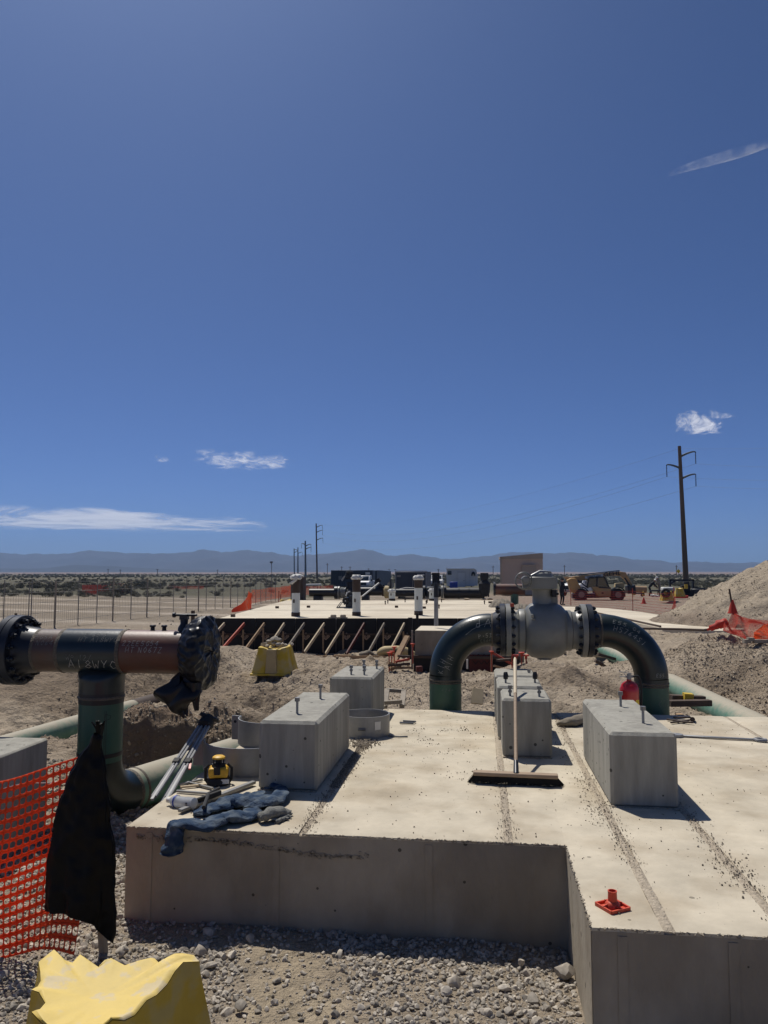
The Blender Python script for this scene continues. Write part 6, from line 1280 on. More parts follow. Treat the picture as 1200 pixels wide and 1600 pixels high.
for px in (478, 484, 490, 496, 501): mb = MB(); mb.cyl(aty(px, 914, 90), aty(px, 925, 90), .04, n=6); mb.build('leg', 'mesh_grey', rk)

def truck(label, px, D, wpx, m='white_paint', rz=0.0):
    s = 1.0; p = aty(px, 895, D); zb = -.9; t_ = thing('pickup_truck', label, 'pickup truck', (p.x, D, zb), rz, 'white pickup trucks on the site')
    def B(n_, c, d, mm, bv=.05): mb = MB(); mb.box(c, d); return mb.build(n_, mm, t_, True, bevel=bv, seg=2)
    mb = MB(); mb.prism([(0, .45), (0, 1.02), (.15, 1.14), (1.25, 1.22), (1.3, .45)], -.98, .98, 'yz'); mb.build('bonnet', m, t_, True, bevel=.05, seg=2)
    mb = MB(); mb.prism([(1.2, .45), (1.2, 1.2), (1.75, 1.86), (3.2, 1.88), (3.5, 1.2), (3.5, .45)], -.86, .86, 'yz'); mb.build('cab', m, t_, True, bevel=.06, seg=2)
    mb = MB(); mb.add([(-.74, 1.22, 1.22), (.74, 1.22, 1.22), (.68, 1.68, 1.80), (-.68, 1.68, 1.80)], [(0, 1, 2, 3)]); mb.build('windshield', 'glass_dark', t_, True, solid=.03)
    B('bed', (0, 4.5, .85), (1.96, 2.0, .75), m); B('grille', (0, -.02, .82), (1.2, .08, .36), 'flange_dark', .02)
    for sx in (-1, 1): B('headlight', (sx*.78, -.02, .88), (.3, .08, .22), 'headlamp', .02); B('mirror', (sx*1.12, 1.45, 1.3), (.22, .1, .3), 'flange_dark', .03)
    B('bumper', (0, -.1, .52), (1.96, .14, .24), 'alu', .03)
    for sx in (-1, 1):
        for y in (.7, 4.5): mb = MB(); mb.cyl((sx*.98, y, .4), (sx*.72, y, .4), .4, n=20); wv = mb.build('tyre', 'rubber', t_, True, bevel=.03); mb = MB(); mb.cyl((sx*.99, y, .4), (sx*.96, y, .4), .22, n=16); mb.build('rim', 'alu', wv, True)
    return t_
truck('white pickup truck facing the camera above the middle pile', 565, 98, 24)
truck('white pickup truck partly hidden by the dark upright operator', 681.5, 120, 17)
truck('white pickup truck standing behind the rear of the telehandler', 890, 76, 15, rz=R(-28))

# ------------------------------------------------------------------ telehandler
D = 64.0; s_ = D/1200; gzt = EYE-(937-895)*s_
tl = thing('telehandler', 'ochre yellow telescopic handler parked side on beyond the orange net', 'telehandler', (aty(936, 937, D).x, D, gzt))
def T(px, py): a = aty(px, 895, D); return (a.x-tl.location.x, (937-py)*s_)
def pr_(pts, y0, y1, nm, m, bv=.02, par=None): mb = MB(); mb.prism([T(*p) for p in pts], y0, y1); return mb.build(nm, m, par or tl, True, bevel=bv)
pr_([(893, 934), (893, 927), (975, 924), (975, 931)], -.45, .45, 'chassis', 'flange_dark')
pr_([(890, 903), (884, 906), (889, 923), (899, 927), (905, 917), (897, 903)], -.95, -.15, 'counterweight', 'tele_yellow', .04)
pr_([(921, 915), (951, 916), (950, 931), (930, 930)], -1.1, -.35, 'engine_pod', 'tele_yellow', .05)
pr_([(931, 915.5), (950, 917), (949.5, 918.5), (932, 917.5)], -1.13, -1.09, 'louvre', 'flange_dark', .01)
pr_([(936, 924), (939, 924), (939, 926), (936, 926)], -1.13, -1.09, 'latch', 'flange_dark', .005)
pr_([(913, 917), (916, 903), (941, 901), (948, 916)], -1.0, -.25, 'cab_glass', 'glass_dark', .01)
for a, b in (((914, 917), (917, 903)), ((917, 903), (941, 901)), ((941, 901), (948, 917)), ((929, 916), (930, 902)), ((900, 906), (916, 918))): mb = MB(); p, q = T(*a), T(*b); mb.bar((p[0], -1.02, p[1]), (q[0], -1.02, q[1]), .10); mb.build('cab_frame', 'flange_dark', tl, True)
pr_([(880, 901), (893, 901), (968, 892.5), (978, 895), (974, 899), (950, 900), (899, 908.5), (884, 905)], -.12, .25, 'boom', 'tele_yellow', .03)
pr_([(904, 897.5), (967, 891), (969, 892), (905, 899)], -.10, .22, 'boom_top_track', 'flange_dark', .01)
pr_([(967, 893), (977, 894), (989, 916), (984, 919), (976, 906), (969, 899)], -.2, .35, 'boom_head', 'tele_yellow', .03)
pr_([(974, 903), (976, 902), (985, 916), (983, 918)], -.26, -.20, 'tilt_ram', 'flange_dark', .005)
pr_([(978, 915), (990, 913), (991, 926), (979, 926)], -.6, .7, 'fork_carriage', 'flange_dark', .02)
for y in (-.5, .5): pr_([(988, 925), (1004, 925), (1004, 926.5), (988, 926.5)], y-.06, y+.06, 'fork', 'flange_dark', .005)
pr_([(961, 911), (974, 910), (973, 918), (960, 917)], -.4, .5, 'hose_box', 'tan_plastic', .02)
for px, r_, in ((905.5, .50), (962, .50)):
    for y in (-.98, .62):
        x, z = T(px, 927.5); mb = MB(); mb.cyl((x, y, .5), (x, y+.36, .5), r_, n=28); ty = mb.build('tyre', 'rubber', tl, True, bevel=.05)
        for k in range(18): a = k*math.pi/9; mb = MB(); mb.box((x+math.cos(a)*r_, y+.18, .5+math.sin(a)*r_), (.05, .34, .07), (0, -a, 0)); mb.build('lug', 'rubber', tl, True) if y < 0 and k % 2 == 0 else None
        mb = MB(); mb.cyl((x, y-.02, .5), (x, y+.02, .5), .24, n=20); rm = mb.build('rim', 'cloth_tan', ty, True, bevel=.01)
    x, z = T(px, 927.5); mb = MB(); mb.tube([(x+.60*math.cos(a), -.8, .5+.60*math.sin(a)) for a in np.linspace(.35, 2.75, 12)], .05, 6)
    mb.grid(lambda u, v: (x+.6*math.cos(.35+2.4*u), -1.02+.44*v, .5+.6*math.sin(.35+2.4*u)), 12, 2); mb.build('mudguard', 'flange_dark', tl, True)
def text(parent, body, loc, size, m, rot=(R(90), 0, 0), name='lettering', ext=.004, scale_x=1.0):
    cu = bpy.data.curves.new('text', 'FONT'); cu.body = body; cu.size = size; cu.extrude = ext; cu.align_x = 'CENTER'; cu.align_y = 'CENTER'; cu.resolution_u = 3; cu.offset = size*.02
    o = bpy.data.objects.new('text', cu); COL.objects.link(o); dg = bpy.context.evaluated_depsgraph_get(); me = bpy.data.meshes.new_from_object(o.evaluated_get(dg)); bpy.data.objects.remove(o)
    me.materials.clear(); me.materials.append(MATS[m]); q = bpy.data.objects.new(name, me); COL.objects.link(q); q.parent = parent; q.location = loc; q.rotation_euler = rot; q.scale = (scale_x, 1, 1); return q
x, z = T(956, 896.8); text(tl, 'GEHL', (x, -.14, z), .42, 'flange_dark', (R(90), -R(5.5), 0), scale_x=1.35)
mb = MB(); p, q = T(913.5, 902.2), T(941.5, 898.6); mb.bar((p[0], -.125, p[1]), (q[0], -.125, q[1]), .19, .01, up=(0, 1, 0)); dec = mb.build('decal', 'label_white', tl, True)
x, z = T(927.5, 900.4); text(tl, 'United Rentals', (x, -.14, z), .19, 'flange_dark', (R(90), -R(7), 0), scale_x=.95)

# ------------------------------------------------------------------ people
def person(label, loc, J_, rz=0, top='cloth_dark', legs='cloth_dark', hat='hard_hat', hs=1.0):
    t_ = thing('person', label, 'person', loc, rz)
    names = ['pelvis', 'chest', 'neck', 'head', 'top', 'shl', 'ell', 'hal', 'shr', 'elr', 'har', 'hil', 'knl', 'anl', 'tol', 'hir', 'knr', 'anr', 'tor']
    rad = dict(pelvis=.15, chest=.165, neck=.06, head=.095, top=.085, shl=.075, ell=.05, hal=.038, shr=.075, elr=.05, har=.038, hil=.095, knl=.065, anl=.048, tol=.04, hir=.095, knr=.065, anr=.048, tor=.04)
    E_ = [('pelvis', 'chest'), ('chest', 'neck'), ('neck', 'head'), ('head', 'top'), ('chest', 'shl'), ('shl', 'ell'), ('ell', 'hal'), ('chest', 'shr'), ('shr', 'elr'), ('elr', 'har'), ('pelvis', 'hil'), ('hil', 'knl'), ('knl', 'anl'), ('anl', 'tol'), ('pelvis', 'hir'), ('hir', 'knr'), ('knr', 'anr'), ('anr', 'tor')]
    me = bpy.data.meshes.new('body'); me.from_pydata([J_[n_] for n_ in names], [(names.index(a), names.index(b)) for a, b in E_], [])
    o = bpy.data.objects.new('body', me); COL.objects.link(o); o.parent = t_; sk = o.modifiers.new('skin', 'SKIN'); sk.use_smooth_shade = True
    me.skin_vertices or None
    if not me.skin_vertices: bpy.context.view_layer.update(); 
    lay = me.skin_vertices[0].data if me.skin_vertices else None
    if lay:
        for i, n_ in enumerate(names): lay[i].radius = (rad[n_], rad[n_])
        lay[0].use_root = True
    su = o.modifiers.new('sub', 'SUBSURF'); su.levels = su.render_levels = 1
    me.materials.append(MATS[top])
    hd = Vector(J_['head']); up_ = (Vector(J_['top'])-Vector(J_['neck'])).normalized(); mb = MB(); mb.lathe([(.13, .03), (.155, .035), (.125, .05), (.12, .10), (.085, .15), (0, .165)], (0, 0, 0), 'z', 16); M2 = up_.to_track_quat('Z', 'Y').to_matrix(); mb.v = [tuple(M2 @ Vector(v)+hd) for v in mb.v]
    if hat: mb.build('hard_hat', hat, t_, True)
    mb = MB(); mb.lathe([(0, -.11), (.05, -.10), (.085, -.04), (.09, .02), (.06, .06)], (0, 0, 0), 'z', 14); mb.v = [tuple(M2 @ Vector(v)+hd+Vector((0, -.012, 0))) for v in mb.v]; mb.build('face', 'skin', t_, True)
    for k in ('hal', 'har'): h = Vector(J_[k]); mb = MB(); mb.tube([h, h+Vector((0, -.02, -.07)), h+Vector((0, -.02, -.12))], [.036, .04, .025], 8); mb.build('hand', 'skin', t_, True)
    return t_
def pose(lean=0.0, crouch=0.0, reach=0.0, sg=1):
    h = .95-crouch*.45; c = Vector((sg*math.sin(lean)*.45, 0, h+math.cos(lean)*.45)); n_ = c+Vector((sg*math.sin(lean)*.14, 0, math.cos(lean)*.14)); hd = n_+Vector((sg*math.sin(lean*1.1)*.14, 0, math.cos(lean)*.14))
    J_ = dict(pelvis=(0, 0, h), chest=tuple(c), neck=tuple(n_), head=tuple(hd), top=tuple(hd+Vector((sg*math.sin(lean)*.08, 0, .08))))
    for k, y in (('l', -.19), ('r', .19)):
        sp_ = c+Vector((0, y, .04)); J_['sh'+k] = tuple(sp_); J_['el'+k] = tuple(sp_+Vector((sg*.22*reach+.02, y*.3, -.27))); J_['ha'+k] = tuple(sp_+Vector((sg*.42*reach+sg*.05, y*.1, -.42-.05*(1-reach))))
        J_['hi'+k] = (0, y*.5, h-.06); J_['kn'+k] = (sg*(.05+.35*crouch), y*.6, .50-.08*crouch); J_['an'+k] = (sg*(-.02-.05*crouch), y*.6, .09); J_['to'+k] = (sg*.16, y*.7, .05)
    return J_
def feet(px, py, D): p = aty(px, py, D); return p
person('worker in dark clothes and white hard hat bending over, left of the pair', feet(1015, 932, 72), pose(.75, .15, .8, 1), 0, 'cloth_dark')
person('worker in tan jacket and white hard hat standing right of the pair', feet(1031, 932, 72), pose(.28, .05, .6, -1), 0, 'cloth_tan')
person('worker in dark clothes standing beside the valve gearbox', feet(878, 946, 52.5), pose(.05, .05, .2, 1), .6, 'cloth_dark', hat='cloth_dark')
mb = MB(); mb.box(feet(1023, 923, 71.5), (.9, .5, .12)); wk = thing('welding_bench', 'dark welding bench with clutter between the two workers', 'bench', feet(1023, 932, 71.5)); mb.build('bench_top', 'flange_dark', wk)
for dx in (-5, 5):
    for dy in (0, .4): mb = MB(); p = feet(1023+dx, 932, 71.5+dy); mb.bar(p, p+Vector((0, 0, .55)), .06); mb.build('leg', 'flange_dark', wk)
mb = MB(); r = random.Random(2)
for k in range(10): p = feet(1018+r.random()*10, 930+r.random()*2, 71); mb.box(p, (.16, .12, .12), (r.random(), r.random(), r.random()))
mb.build('clutter', 'pile_wrap', wk)
rp_ = thing('rusty_pipe', 'brown pipe lying on supports behind the telehandler forks', 'pipe', feet(1000, 920, 74)); mb = MB(); mb.cyl(feet(984, 920, 74), feet(1010, 921, 74), .30, n=20); mb.build('pipe_wall', 'wood', rp_)
for px in (990, 1004): mb = MB(); p = feet(px, 930, 74); mb.bar(p, p+Vector((0, 0, .4)), .3, .3); mb.build('support', 'yellow_plain', rp_)
tq = thing('roller_stand', 'small yellow and black wheeled stand left of the bent worker', 'stand', feet(1005, 932, 70)); mb = MB(); mb.tube([feet(1004, 931, 70), feet(1005, 924, 70), feet(1007, 931, 70)], .07, 6); mb.build('frame', 'yellow_plain', tq); mb = MB(); p = feet(1003.5, 930, 70); mb.cyl(p, p+Vector((0, .12, 0)), .13, n=14); mb.build('wheel', 'rubber', tq)
# yellow stands with a pipe on the right
for k, (px, py, D_, lb) in enumerate(((1042, 938.5, 58, 'yellow pipe stand on the right carrying the open black pipe end'), (1060, 932, 66, 'yellow pipe stand behind the one with the open pipe end'), (447, 947, 46, 'low yellow pipe stand left of the far slab'))):
    p = aty(px, py, D_); stand(lb, (p.x, p.y, p.z), .2*k, 'yellow_plain', 'yellow_plain', .30, .42, .70 if k < 2 else .4)
op = thing('open_pipe', 'white wrapped pipe with open black end on a yellow stand', 'pipe', aty(1042, 925, 58)); mb = MB(); mb.tube([aty(1040, 927, 57.6), aty(1046, 923, 62)], [.33, .33], 24, False); mb.build('pipe_wall', 'rubber', op); mb = MB(); mb.lathe([(.16, 0), (.32, 0), (.32, .12), (.16, .12)], (aty(1040.5, 926.8, 57.5).x, 57.5, aty(1040.5, 926.8, 57.5).z), 'y', 24); mb.build('pipe_lip', 'rubber', op)
mb = MB(); p, q = aty(1034, 920.5, 60), aty(1053, 920.5, 60); mb.bar(p, q, .9, .28); mb.build('white_cover', 'pile_wrap', op, bevel=.08, seg=2)
# black welding rig frame with gear
rg_ = thing('rig_frame', 'black goalpost frame with welding gear below the tall power pole', 'rig frame', aty(1065, 932, 74)); 
for a, b in (((1047, 920), (1047, 906)), ((1083, 934), (1083, 906)), ((1046, 906.5), (1084, 906.5)), ((1048, 912), (1055, 907.5)), ((1069, 930), (1069, 907)), ((1084, 919), (1102, 920))): mb = MB(); mb.bar(aty(*a, 74), aty(*b, 74), .17); mb.build('frame_tube', 'flange_dark', rg_)
for px, py, w_, h_, m in ((1072, 913, .5, .5, 'cloth_dark'), (1071, 922, .8, .9, 'cloth_dark'), (1077, 928, .8, .7, 'rubber'), (1061, 926, 1.0, .4, 'rubber'), (1056, 922, 1.0, .35, 'pile_wrap'), (1095, 924, 1.6, .45, 'flange_dark')): mb = MB(); mb.box(aty(px, py, 73.5), (w_, .5, h_)); mb.build('gear_box', m, rg_, bevel=.05)
mb = MB(); mb.cyl(aty(1072, 920, 73), aty(1072, 913, 73), .16, n=12); mb.build('gas_bottle', 'yellow_plain', rg_)
mb = MB(); mb.tube([aty(1054, 932.5, 68), aty(1064, 933, 68), aty(1075, 932.5, 68)], .12, 8); tag(mb.build('red_roll', 'net_red'), 'long red net roll on the ground below the black frame', 'net roll')
# cones, sign, far car
cn = thing('traffic_cone', 'small orange traffic cone alone on the reddish ground', 'cone', aty(1006, 943.5, 53)); p = cn.location; mb = MB(); mb.lathe([(.17, .03), (.14, .05), (.03, .42), (0, .42)], p, 'z', 16); mb.build('cone_body', 'net_red', cn); mb = MB(); mb.box(p+Vector((0, 0, .015)), (.36, .36, .03)); mb.build('base', 'net_red', cn)
sg_ = thing('warning_sign', 'yellow diamond road sign on a thin post left of the tall pole', 'road sign', aty(1060, 900, 160)); mb = MB(); c = aty(1060, 892.5, 160); mb.box(c, (.62, .04, .62), (0, R(45), 0)); mb.build('sign_face', 'sign_yellow', sg_); mb = MB(); mb.cyl(aty(1060, 895, 160.1), aty(1060, 908, 160.1), .04, n=6); mb.build('post', 'mesh_grey', sg_)
fc = thing('parked_car', 'tiny dark car on the plain right of the tall power pole', 'car', aty(1100, 898.5, 480)); p = fc.location; p.z = -.85; mb = MB(); mb.prism([(-2, .3), (2, .3), (2, .9), (1, 1.0), (.5, 1.5), (-1.2, 1.5), (-1.9, .95)], -.9, .9, 'xz', p); mb.build('body', 'cloth_dark', fc)
for dx in (-1.3, 1.3): mb = MB(); mb.cyl(p+Vector((dx, -.95, .33)), p+Vector((dx, -.7, .33)), .33, n=12); mb.build('wheel', 'rubber', fc)

# ================================================================== FENCES
def netting(name, label, pts, hts, m='net_red', cell=.05, wd=.011, sag=.06, cat='safety net', lean=0):
    mb = MB(); pts = [Vector(p) for p in pts]; seg = [(b-a).length for a, b in zip(pts, pts[1:])]; Lt = sum(seg)
    def at(s):
        s = min(max(s, 0), Lt-1e-6)
        for i, l in enumerate(seg):
            if s <= l: t = s/l; return pts[i].lerp(pts[i+1], t), hts[i]*(1-t)+hts[i+1]*t, t
            s -= l
        return pts[-1], hts[-1], 1
    n = int(Lt/cell); base = []
    for i in range(n+1): p, h, t = at(Lt*i/n); base.append((p, h-sag*math.sin(t*math.pi)*h*1.5, i))
    rows = max(3, int(max(hts)/cell)); G = [[p+Vector((lean*j/rows, .03*math.sin(i*.7+j*.4), h*j/rows)) for (p, h, i) in base] for j in range(rows+1)]
    for j in range(rows+1):
        for i in range(n): a, b = G[j][i], G[j][i+1]; z = Vector((0, 0, wd)); mb.add([a, b, b+z, a+z], [(0, 1, 2, 3)])
    for i in range(n+1):
        for j in range(rows): a, b = G[j][i], G[j+1][i]; x = (G[j][min(i+1, n)]-G[j][max(i-1, 0)]).normalized()*wd*.6; mb.add([a-x, a+x, b+x, b-x], [(0, 1, 2, 3)])
    return tag(mb.build(name, m, smooth=False), label, cat)
def posts(group, label, P, hs, m='rebar_red', r=.02):
    for k, (p, h) in enumerate(zip(P, hs)): p = Vector(p); mb = MB(); mb.cyl(p-Vector((0, 0, .1)), p+Vector((0, 0, h)), r, n=8); tag(mb.build('net_post', m), label[k], 'post', group)
zs = -.62
Pn = [atz(1054, 962, zs), atz(989, 953, zs), atz(892, 944, zs-.05), atz(868, 940, zs-.1)]
netting('safety_net', 'red safety net strung across in front of the telehandler', Pn, [1.05, 1.0, .9, .9], 'net_red', .15, .009)
posts('posts of the net before the telehandler', ['red net post at the right end, nearest the spoil heap', 'brown net post between telehandler forks and spoil heap', 'net post below the telehandler rear wheel'], Pn[:3], [1.3, 1.15, 1.0])
Pm = [atz(1058, 972, -.6), atz(1031, 971.5, -.6)]
netting('net_end', 'loose bunched end of red net hanging at the right post', [Pn[0]+Vector((.05, -.1, 0)), Pn[0]+Vector((-.35, -.7, 0))], [1.0, .12], 'net_red', .035, .012)
mb = MB(); mb.tube([Pm[1], Pm[1].lerp(Pm[0], .5)+Vector((0, 0, .02)), Pm[0]], .05, 8, True, foldy(4, .2)); mb.v = [tuple(Vector(v)+Vector((0, 0, .05))) for v in mb.v]; tag(mb.build('red_roll', 'net_red'), 'red net rolled up on the ground beside the pale concrete strip', 'net roll')
# left far orange net
zs = -.78
Pl = [atz(362, 957, zs+.05), atz(390, 953, zs+.05)]
netting('safety_net', 'bright orange net draped steeply against a post left of the far slab', Pl, [.12, 1.05], 'net_orange', .035, .018, .25)
netting('safety_net', 'short doubled fold of orange net right of the draped one', [atz(387.5, 952.5, zs+.05), atz(392.5, 952, zs+.05)], [1.05, .95], 'net_orange', .03, .022)
netting('safety_net', 'long faint orange net running back from the draped one', [atz(393, 943, zs), atz(420, 937, zs), atz(455, 932, zs)], [.95, .95, 1.0], 'net_orange', .07, .018)
netting('safety_net', 'far reddish net running across the track on the left', [atz(318, 922, -.88), atz(262, 921.5, -.88)], [.5, .5], 'net_red', .10, .022)
netting('safety_net', 'far dark red net among the sagebrush bushes', [atz(200, 924, -.88), atz(128, 930.5, -.88)], [1.0, 1.0], 'net_red', .09, .036)
netting('safety_net', 'faint reddish net behind the brown cabinet', [atz(440, 930, -.88), atz(520, 929, -.88)], [.9, .9], 'net_red', .09, .02)
posts('posts of the net left of the far slab', ['thin red post left of the pair by the yellow stand', 'thin red post right of the pair by the yellow stand'], [atz(435.5, 947, -.75), atz(438.5, 947, -.75)], [.95, .75], 'rebar_red', .03)
for k, (px, w_) in enumerate(((395, 9), (403, 2), (406.5, 2))): p = atz(px, 954, -.7); mb = MB(); mb.box(p+Vector((0, 0, .05)), (w_*.034, .15, .12)); tag(mb.build('timber_chock', 'wood_dark'), 'dark timber beside the orange net at the far slab corner', 'chock', 'dark timbers beside the draped orange net')
# the wire fence
wf = thing('wire_fence', 'long thin wire fence on steel posts along the left of the site', 'fence', atz(200, 966, -.78))
A0 = atz(90, 980.5, -.76); A1 = atz(432, 939, -.86); dv = (A1-A0).normalized(); A00 = A0-dv*9
pxs = [-30, 8, 47, 51, 88, 124, 153, 178, 206, 231, 251, 272, 292, 311, 323, 337, 349, 361, 372, 382, 391, 400, 408, 416, 424, 431]
PP = []
for k, px in enumerate(pxs):
    # intersect the pixel column with the fence line
    d_ = _ray(px, 895); a = np.array([[d_[0], -dv.x], [d_[1], -dv.y]]); t1, t2 = np.linalg.solve(a, np.array([A0.x, A0.y])); p = Vector((d_[0]*t1, d_[1]*t1, 0)); p.z = gz(p.x, p.y)
    thick = k in (4, 7, 9, 13, 17); mb = MB(); mb.cyl(p-Vector((0, 0, .15)), Vector((p.x, p.y, 1.10 if k % 2 else 1.04)), .034 if thick else .018, n=8); mb.build('fence_post', 'wood_grey' if thick else 'mesh_grey', wf); PP.append(p)
for z in (1.0, .62, .24, -.14, -.5):
    mb = MB()
    for a, b in zip(PP, PP[1:]): mb.cyl((a.x, a.y, z), (b.x, b.y, z-.01), .008, n=4, caps=False)
    mb.build('fence_wire', 'mesh_grey', wf)
mb = MB(); tot = (PP[-1]-PP[0]).length; n = int(tot/.15)
for i in range(n): p = PP[0].lerp(PP[-1], i/n); mb.add([(p.x-.004, p.y, p.z+.1), (p.x+.004, p.y, p.z+.1), (p.x+.004, p.y, 1.0), (p.x-.004, p.y, 1.0)], [(0, 1, 2, 3)])
mb.build('wire_mesh', 'mesh_grey', wf, smooth=False)
# short black stubs near the tee
for k, (px, py, y) in enumerate(((301, 985, 14), (24, 980, 23))):
    p = aty(px, py, y); mb = MB(); mb.bar((p.x, p.y, gz(p.x, p.y)-.05), (p.x, p.y, aty(px, [954, 958][k], y).z), .07, .05); tag(mb.build('marker_post', 'wood_dark'), ['dark marker post standing behind the bagged pipe end', 'dark marker post top showing above the left flange'][k], 'post', 'dark marker posts')

# ------------------------------------------------------------------ concrete strip on the right, net heap with cone
z_ = -.50; poly = [(868, 947), (950, 950.5), (1000, 956), (1050, 964), (1100, 972), (1165, 983), (1130, 985.5), (1085, 985), (1035, 982), (1000, 974.5), (958, 966), (905, 957), (868, 955)]
cs = thing('concrete_strip', 'long pale concrete apron strip curving behind the right elbow', 'concrete strip', atz(1000, 965, z_)); mb = MB(); mb.prism([tuple(atz(*p, z_)[:2]) for p in poly], z_-.18, z_, 'xy'); mb.build('apron', 'concrete_far', cs, smooth=False)
mb = MB(); mb.bar(atz(925, 956, z_+.03), atz(1032, 979, z_+.03), .06, .07); mb.build('edge_form', 'wood_dark', cs)
mb = MB(); mb.tube([atz(1000, 982, -.44), atz(1060, 983, -.42), atz(1100, 984.5, -.40), atz(1122, 981.5, -.36)], .035, 8); mb.build('edge_hose', 'wood_dark', cs)
r = random.Random(8)
for k in range(12):
    px = 1015+r.random()*45; py = 981+r.random()*10-(px-1015)*.12; y = 16.0; o = rock_proto('dark_clod', 400+k, 'dark_clod', .7); COL.objects.link(o); s_ = r.uniform(.06, .16); o.scale = (s_, s_, s_); p = aty(px, py, y); o.location = p; o.rotation_euler = (r.random()*6, r.random()*6, 0); o.location.z = gz(p.x, p.y)+s_*.4
    tag(o, 'dark damp clod on the crest of the right sand bank', 'clod', 'dark clods on the right sand bank crest')
yh = 14.6
def hp_(px, py, y=yh): return aty(px, py, y)
def heap(u, v):
    top_ = [hp_(1144, 958, 14.9), hp_(1160, 962, 15.2), hp_(1178, 966, 15.3), hp_(1215, 972, 15.3)]; bot = [hp_(1130, 985, 14.3), hp_(1142, 993, 14.1), hp_(1163, 999, 14.0), hp_(1215, 999, 14.0)]
    def ev(L_, t): t *= 3; i = min(2, int(t)); return L_[i].lerp(L_[i+1], t-i)
    p = ev(bot, u).lerp(ev(top_, u), v); return p+Vector((0, .05*math.sin(u*9+v*4), .05*math.sin(u*13+v*6)*math.sin(v*math.pi)+.03*math.sin(v*9+u*4)))
mb = MB(); nu_, nv_ = 60, 34
for i in range(nu_+1):
    for j in range(nv_): a, b = heap(i/nu_, j/nv_), heap(i/nu_, (j+1)/nv_); x = Vector((.0022, 0, 0)); mb.add([a-x, a+x, b+x, b-x], [(0, 1, 2, 3)])
for j in range(nv_+1):
    for i in range(nu_): a, b = heap(i/nu_, j/nv_), heap((i+1)/nu_, j/nv_); z = Vector((0, 0, .0036)); mb.add([a-z, b-z, b+z, a+z], [(0, 1, 2, 3)])
nh = tag(mb.build('net_heap', 'net_red', smooth=False), 'heap of red safety net on the bank at the right edge', 'safety net')
netting('net_fold', 'bunched front fold of the red net heap at the right edge', [hp_(1178, 999, 13.95), hp_(1192, 998, 13.9), hp_(1222, 997, 13.95)], [.10, .22, .34], 'net_orange', .022, .009)
mb = MB(); mb.tube(smooth_path([hp_(1105, 984), hp_(1115, 980), hp_(1128, 974), hp_(1136, 972)], 5), [.02]*3+[.05]*5+[.075]*5+[.07]*3, 12, True, foldy(9, .15)); tag(mb.build('red_roll', 'net_red'), 'tapering roll of red net lying left of the net heap', 'net roll')
cn = thing('traffic_cone', 'orange cone slipped over a stake on the red net heap', 'cone', hp_(1145, 958)); p = cn.location; mb = MB(); mb.lathe([(.085, .0), (.075, .03), (.018, .24), (0, .24)], p, 'z', 16); mb.build('cone_body', 'net_red', cn); mb = MB(); mb.box(p+Vector((0, 0, 0)), (.15, .15, .012)); mb.build('base', 'net_red', cn)
mb = MB(); mb.cyl(hp_(1146, 960), hp_(1139.5, 920), .016, n=8); tag(mb.build('stake', 'wood_dark'), 'dark stake rising out of the cone on the net heap', 'stake')
for k, (px, w_) in enumerate(((1165, 9), (1171, 8), (1190, 32))): p = hp_(px, 1002-k % 2*3, 13.9); mb = MB(); mb.box(p+Vector((w_*.002, 0, 0)), (w_*.0125, .10, .06), (0, 0, .05)); tag(mb.build('timber_chock', 'wood_grey'), ['square timber end at the foot of the net heap', 'flat timber behind the square timber end', 'long timber holding down the net heap'][k], 'timber', 'timbers at the foot of the net heap')

# ================================================================== POWER POLES AND LINES
def pole(label, base, top, wb, wt, arms, group='power poles across the plain', m='pole_wood'):
    base = Vector(base); top = Vector(top); t_ = thing('power_pole', label, 'power pole', base, 0, group)
    mb = MB(); mb.tube([base, base.lerp(top, .5), top], [wb, (wb+wt)/2, wt], 14); mb.build('pole_shaft', m, t_); ends = []
    ux = (top-base).normalized()
    for f_, sg, L_, ins in arms:
        a = base.lerp(top, f_); dirx = Vector((math.cos(.35), -math.sin(.35)*.5, 0)).normalized()*sg
        mb = MB(); P = smooth_path([a, a+dirx*L_*.45+Vector((0, 0, L_*.20)), a+dirx*L_*.8+Vector((0, 0, L_*.30)), a+dirx*L_+Vector((0, 0, L_*.30))], 4); mb.tube(P, list(np.linspace(wt*.75, wt*.35, len(P))), 8); mb.build('davit_arm', 'pole_steel', t_)
        e = P[-1]; mb = MB(); mb.cyl(e, e-Vector((0, 0, ins)), wt*.16, n=6)
        for q in range(8): mb.cyl(e-Vector((0, 0, ins*(q+.4)/8)), e-Vector((0, 0, ins*(q+.75)/8)), wt*.42, n=8)
        mb.build('insulator', 'flange_dark', t_); ends.append(e-Vector((0, 0, ins)))
    return t_, ends
D = 95; b = aty(1072.5, 922, D); tp_ = aty(1061.5, 697, D)
_, e1 = pole('tallest leaning wooden power pole at the right, near the spoil heap', b, tp_, .34, .19, ((.925, 1, 1.75, 1.45), (.845, -1, 1.55, 1.45), (.77, 1, 1.65, 1.45)))
b2 = aty(495.5, 906, 250); b2.z = -.9; t2 = aty(494, 818, 250)
_, e2 = pole('second tallest pole, standing left of the dark containers', b2, t2, .30, .2, ((.93, 1, 2.2, 1.6), (.84, 1, 2.2, 1.6), (.70, 1, 2.3, 1.6)))
_, e3 = pole('steel pole with arms left of the second tallest one', aty(477.5, 905, 370), aty(477, 845, 370), .55, .35, ((.9, -1, 2, 2.5), (.78, 1, 3, 2.5), (.86, 1, 3, 2.5)), m='pole_steel')
_, e4 = pole('distant pole third in line on the left plain', aty(465.5, 903, 470), aty(465.5, 855.5, 470), .5, .3, ((.9, -1, 2.5, 2.5), (.8, 1, 3, 2.5)), m='pole_steel')
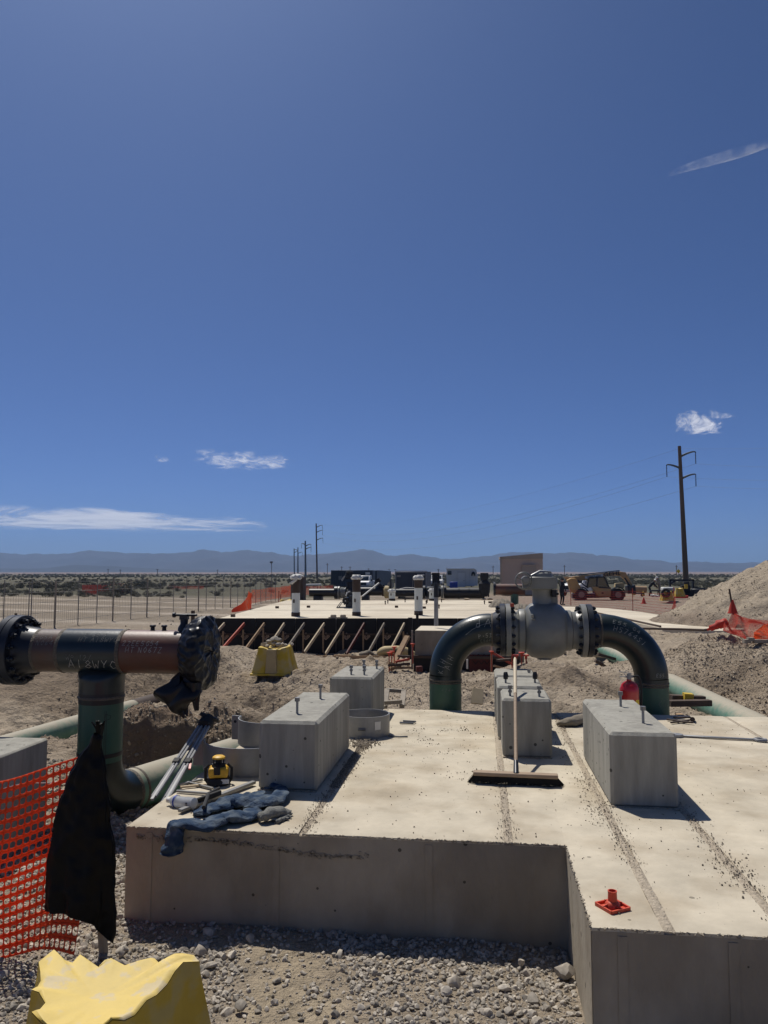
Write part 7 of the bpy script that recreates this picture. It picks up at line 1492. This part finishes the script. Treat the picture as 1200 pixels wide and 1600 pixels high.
_, e5 = pole('distant pole closest to the third one, leftmost of the line', aty(460, 901, 560), aty(459.5, 857, 560), .5, .35, ((.85, 1, 3, 2.5),), m='pole_steel')
dist = ((534,885,900,600),(547,885,899,600),(511.5,880,902,420),(617.5,889,897,700),(608,889,898,700),(576,888,897,700),(685,889,899,500),(770.5,884,900,330),(882,883,900,330),(1056.8,883,899,330),(507,895,898,900),(340,890,897,900),(246,889,897,900),(188,890,897,900),(169,889,897,900))
for k, (px, pt, pb, D_) in enumerate(dist):
    b_ = aty(px, pb, D_); b_.z = -.9; tt = aty(px, pt, D_); t_ = thing('power_pole', 'tiny distant pole standing on the plain near the horizon' if k not in (7, 8, 9) else ['thin pole with crossarm just left of the tan shed', 'thin pole on the plain above the telehandler', 'thin pole just left of the yellow road sign'][k-7], 'power pole', b_, 0, 'tiny distant poles near the horizon'); mb = MB(); mb.cyl(b_, tt, D_*.00042, n=6); mb.build('pole_shaft', 'pole_wood', t_)
    mb = MB(); q = b_.lerp(tt, .9); w_ = D_*.0018; mb.bar(q-Vector((w_, 0, 0)), q+Vector((w_, 0, 0)), D_*.0004); mb.build('crossarm', 'pole_wood', t_)
def wire(p, q, sag, r, label):
    p = Vector(p); q = Vector(q); P = [p.lerp(q, t)-Vector((0, 0, sag*4*t*(1-t))) for t in np.linspace(0, 1, 25)]; mb = MB(); mb.tube(P, r, 5, False); return tag(mb.build('power_line', 'wire'), label, 'power line', 'power lines')
nm = ['top right', 'left', 'lower right']
for k in range(3):
    wire(e1[k], e2[k], 4.5, .011, f'power line from the {nm[k]} arm of the tallest pole to the left'); wire(e1[k], e1[k]+Vector((62, -38, 2.5+k)), 3.5, .008, f'power line from the {nm[k]} arm of the tallest pole out to the right')
wire(tp_-Vector((0, 0, .3)), t2-Vector((0, 0, .2)), 3.5, .009, 'thin ground wire from the tip of the tallest pole to the left'); wire(tp_-Vector((0, 0, .3)), tp_+Vector((62, -38, 3)), 3, .007, 'thin ground wire from the tip of the tallest pole to the right')
lt = thing('light_mast', 'thin floodlight mast on the plain left of the pole line', 'light mast', aty(425, 905, 150)); mb = MB(); mb.cyl(aty(425, 905, 150), aty(424, 878, 150), .06, n=8); mb.build('mast', 'mesh_grey', lt); mb = MB(); mb.box(aty(424, 878.5, 150), (.55, .25, .35)); mb.build('lamp_head', 'mesh_grey', lt)
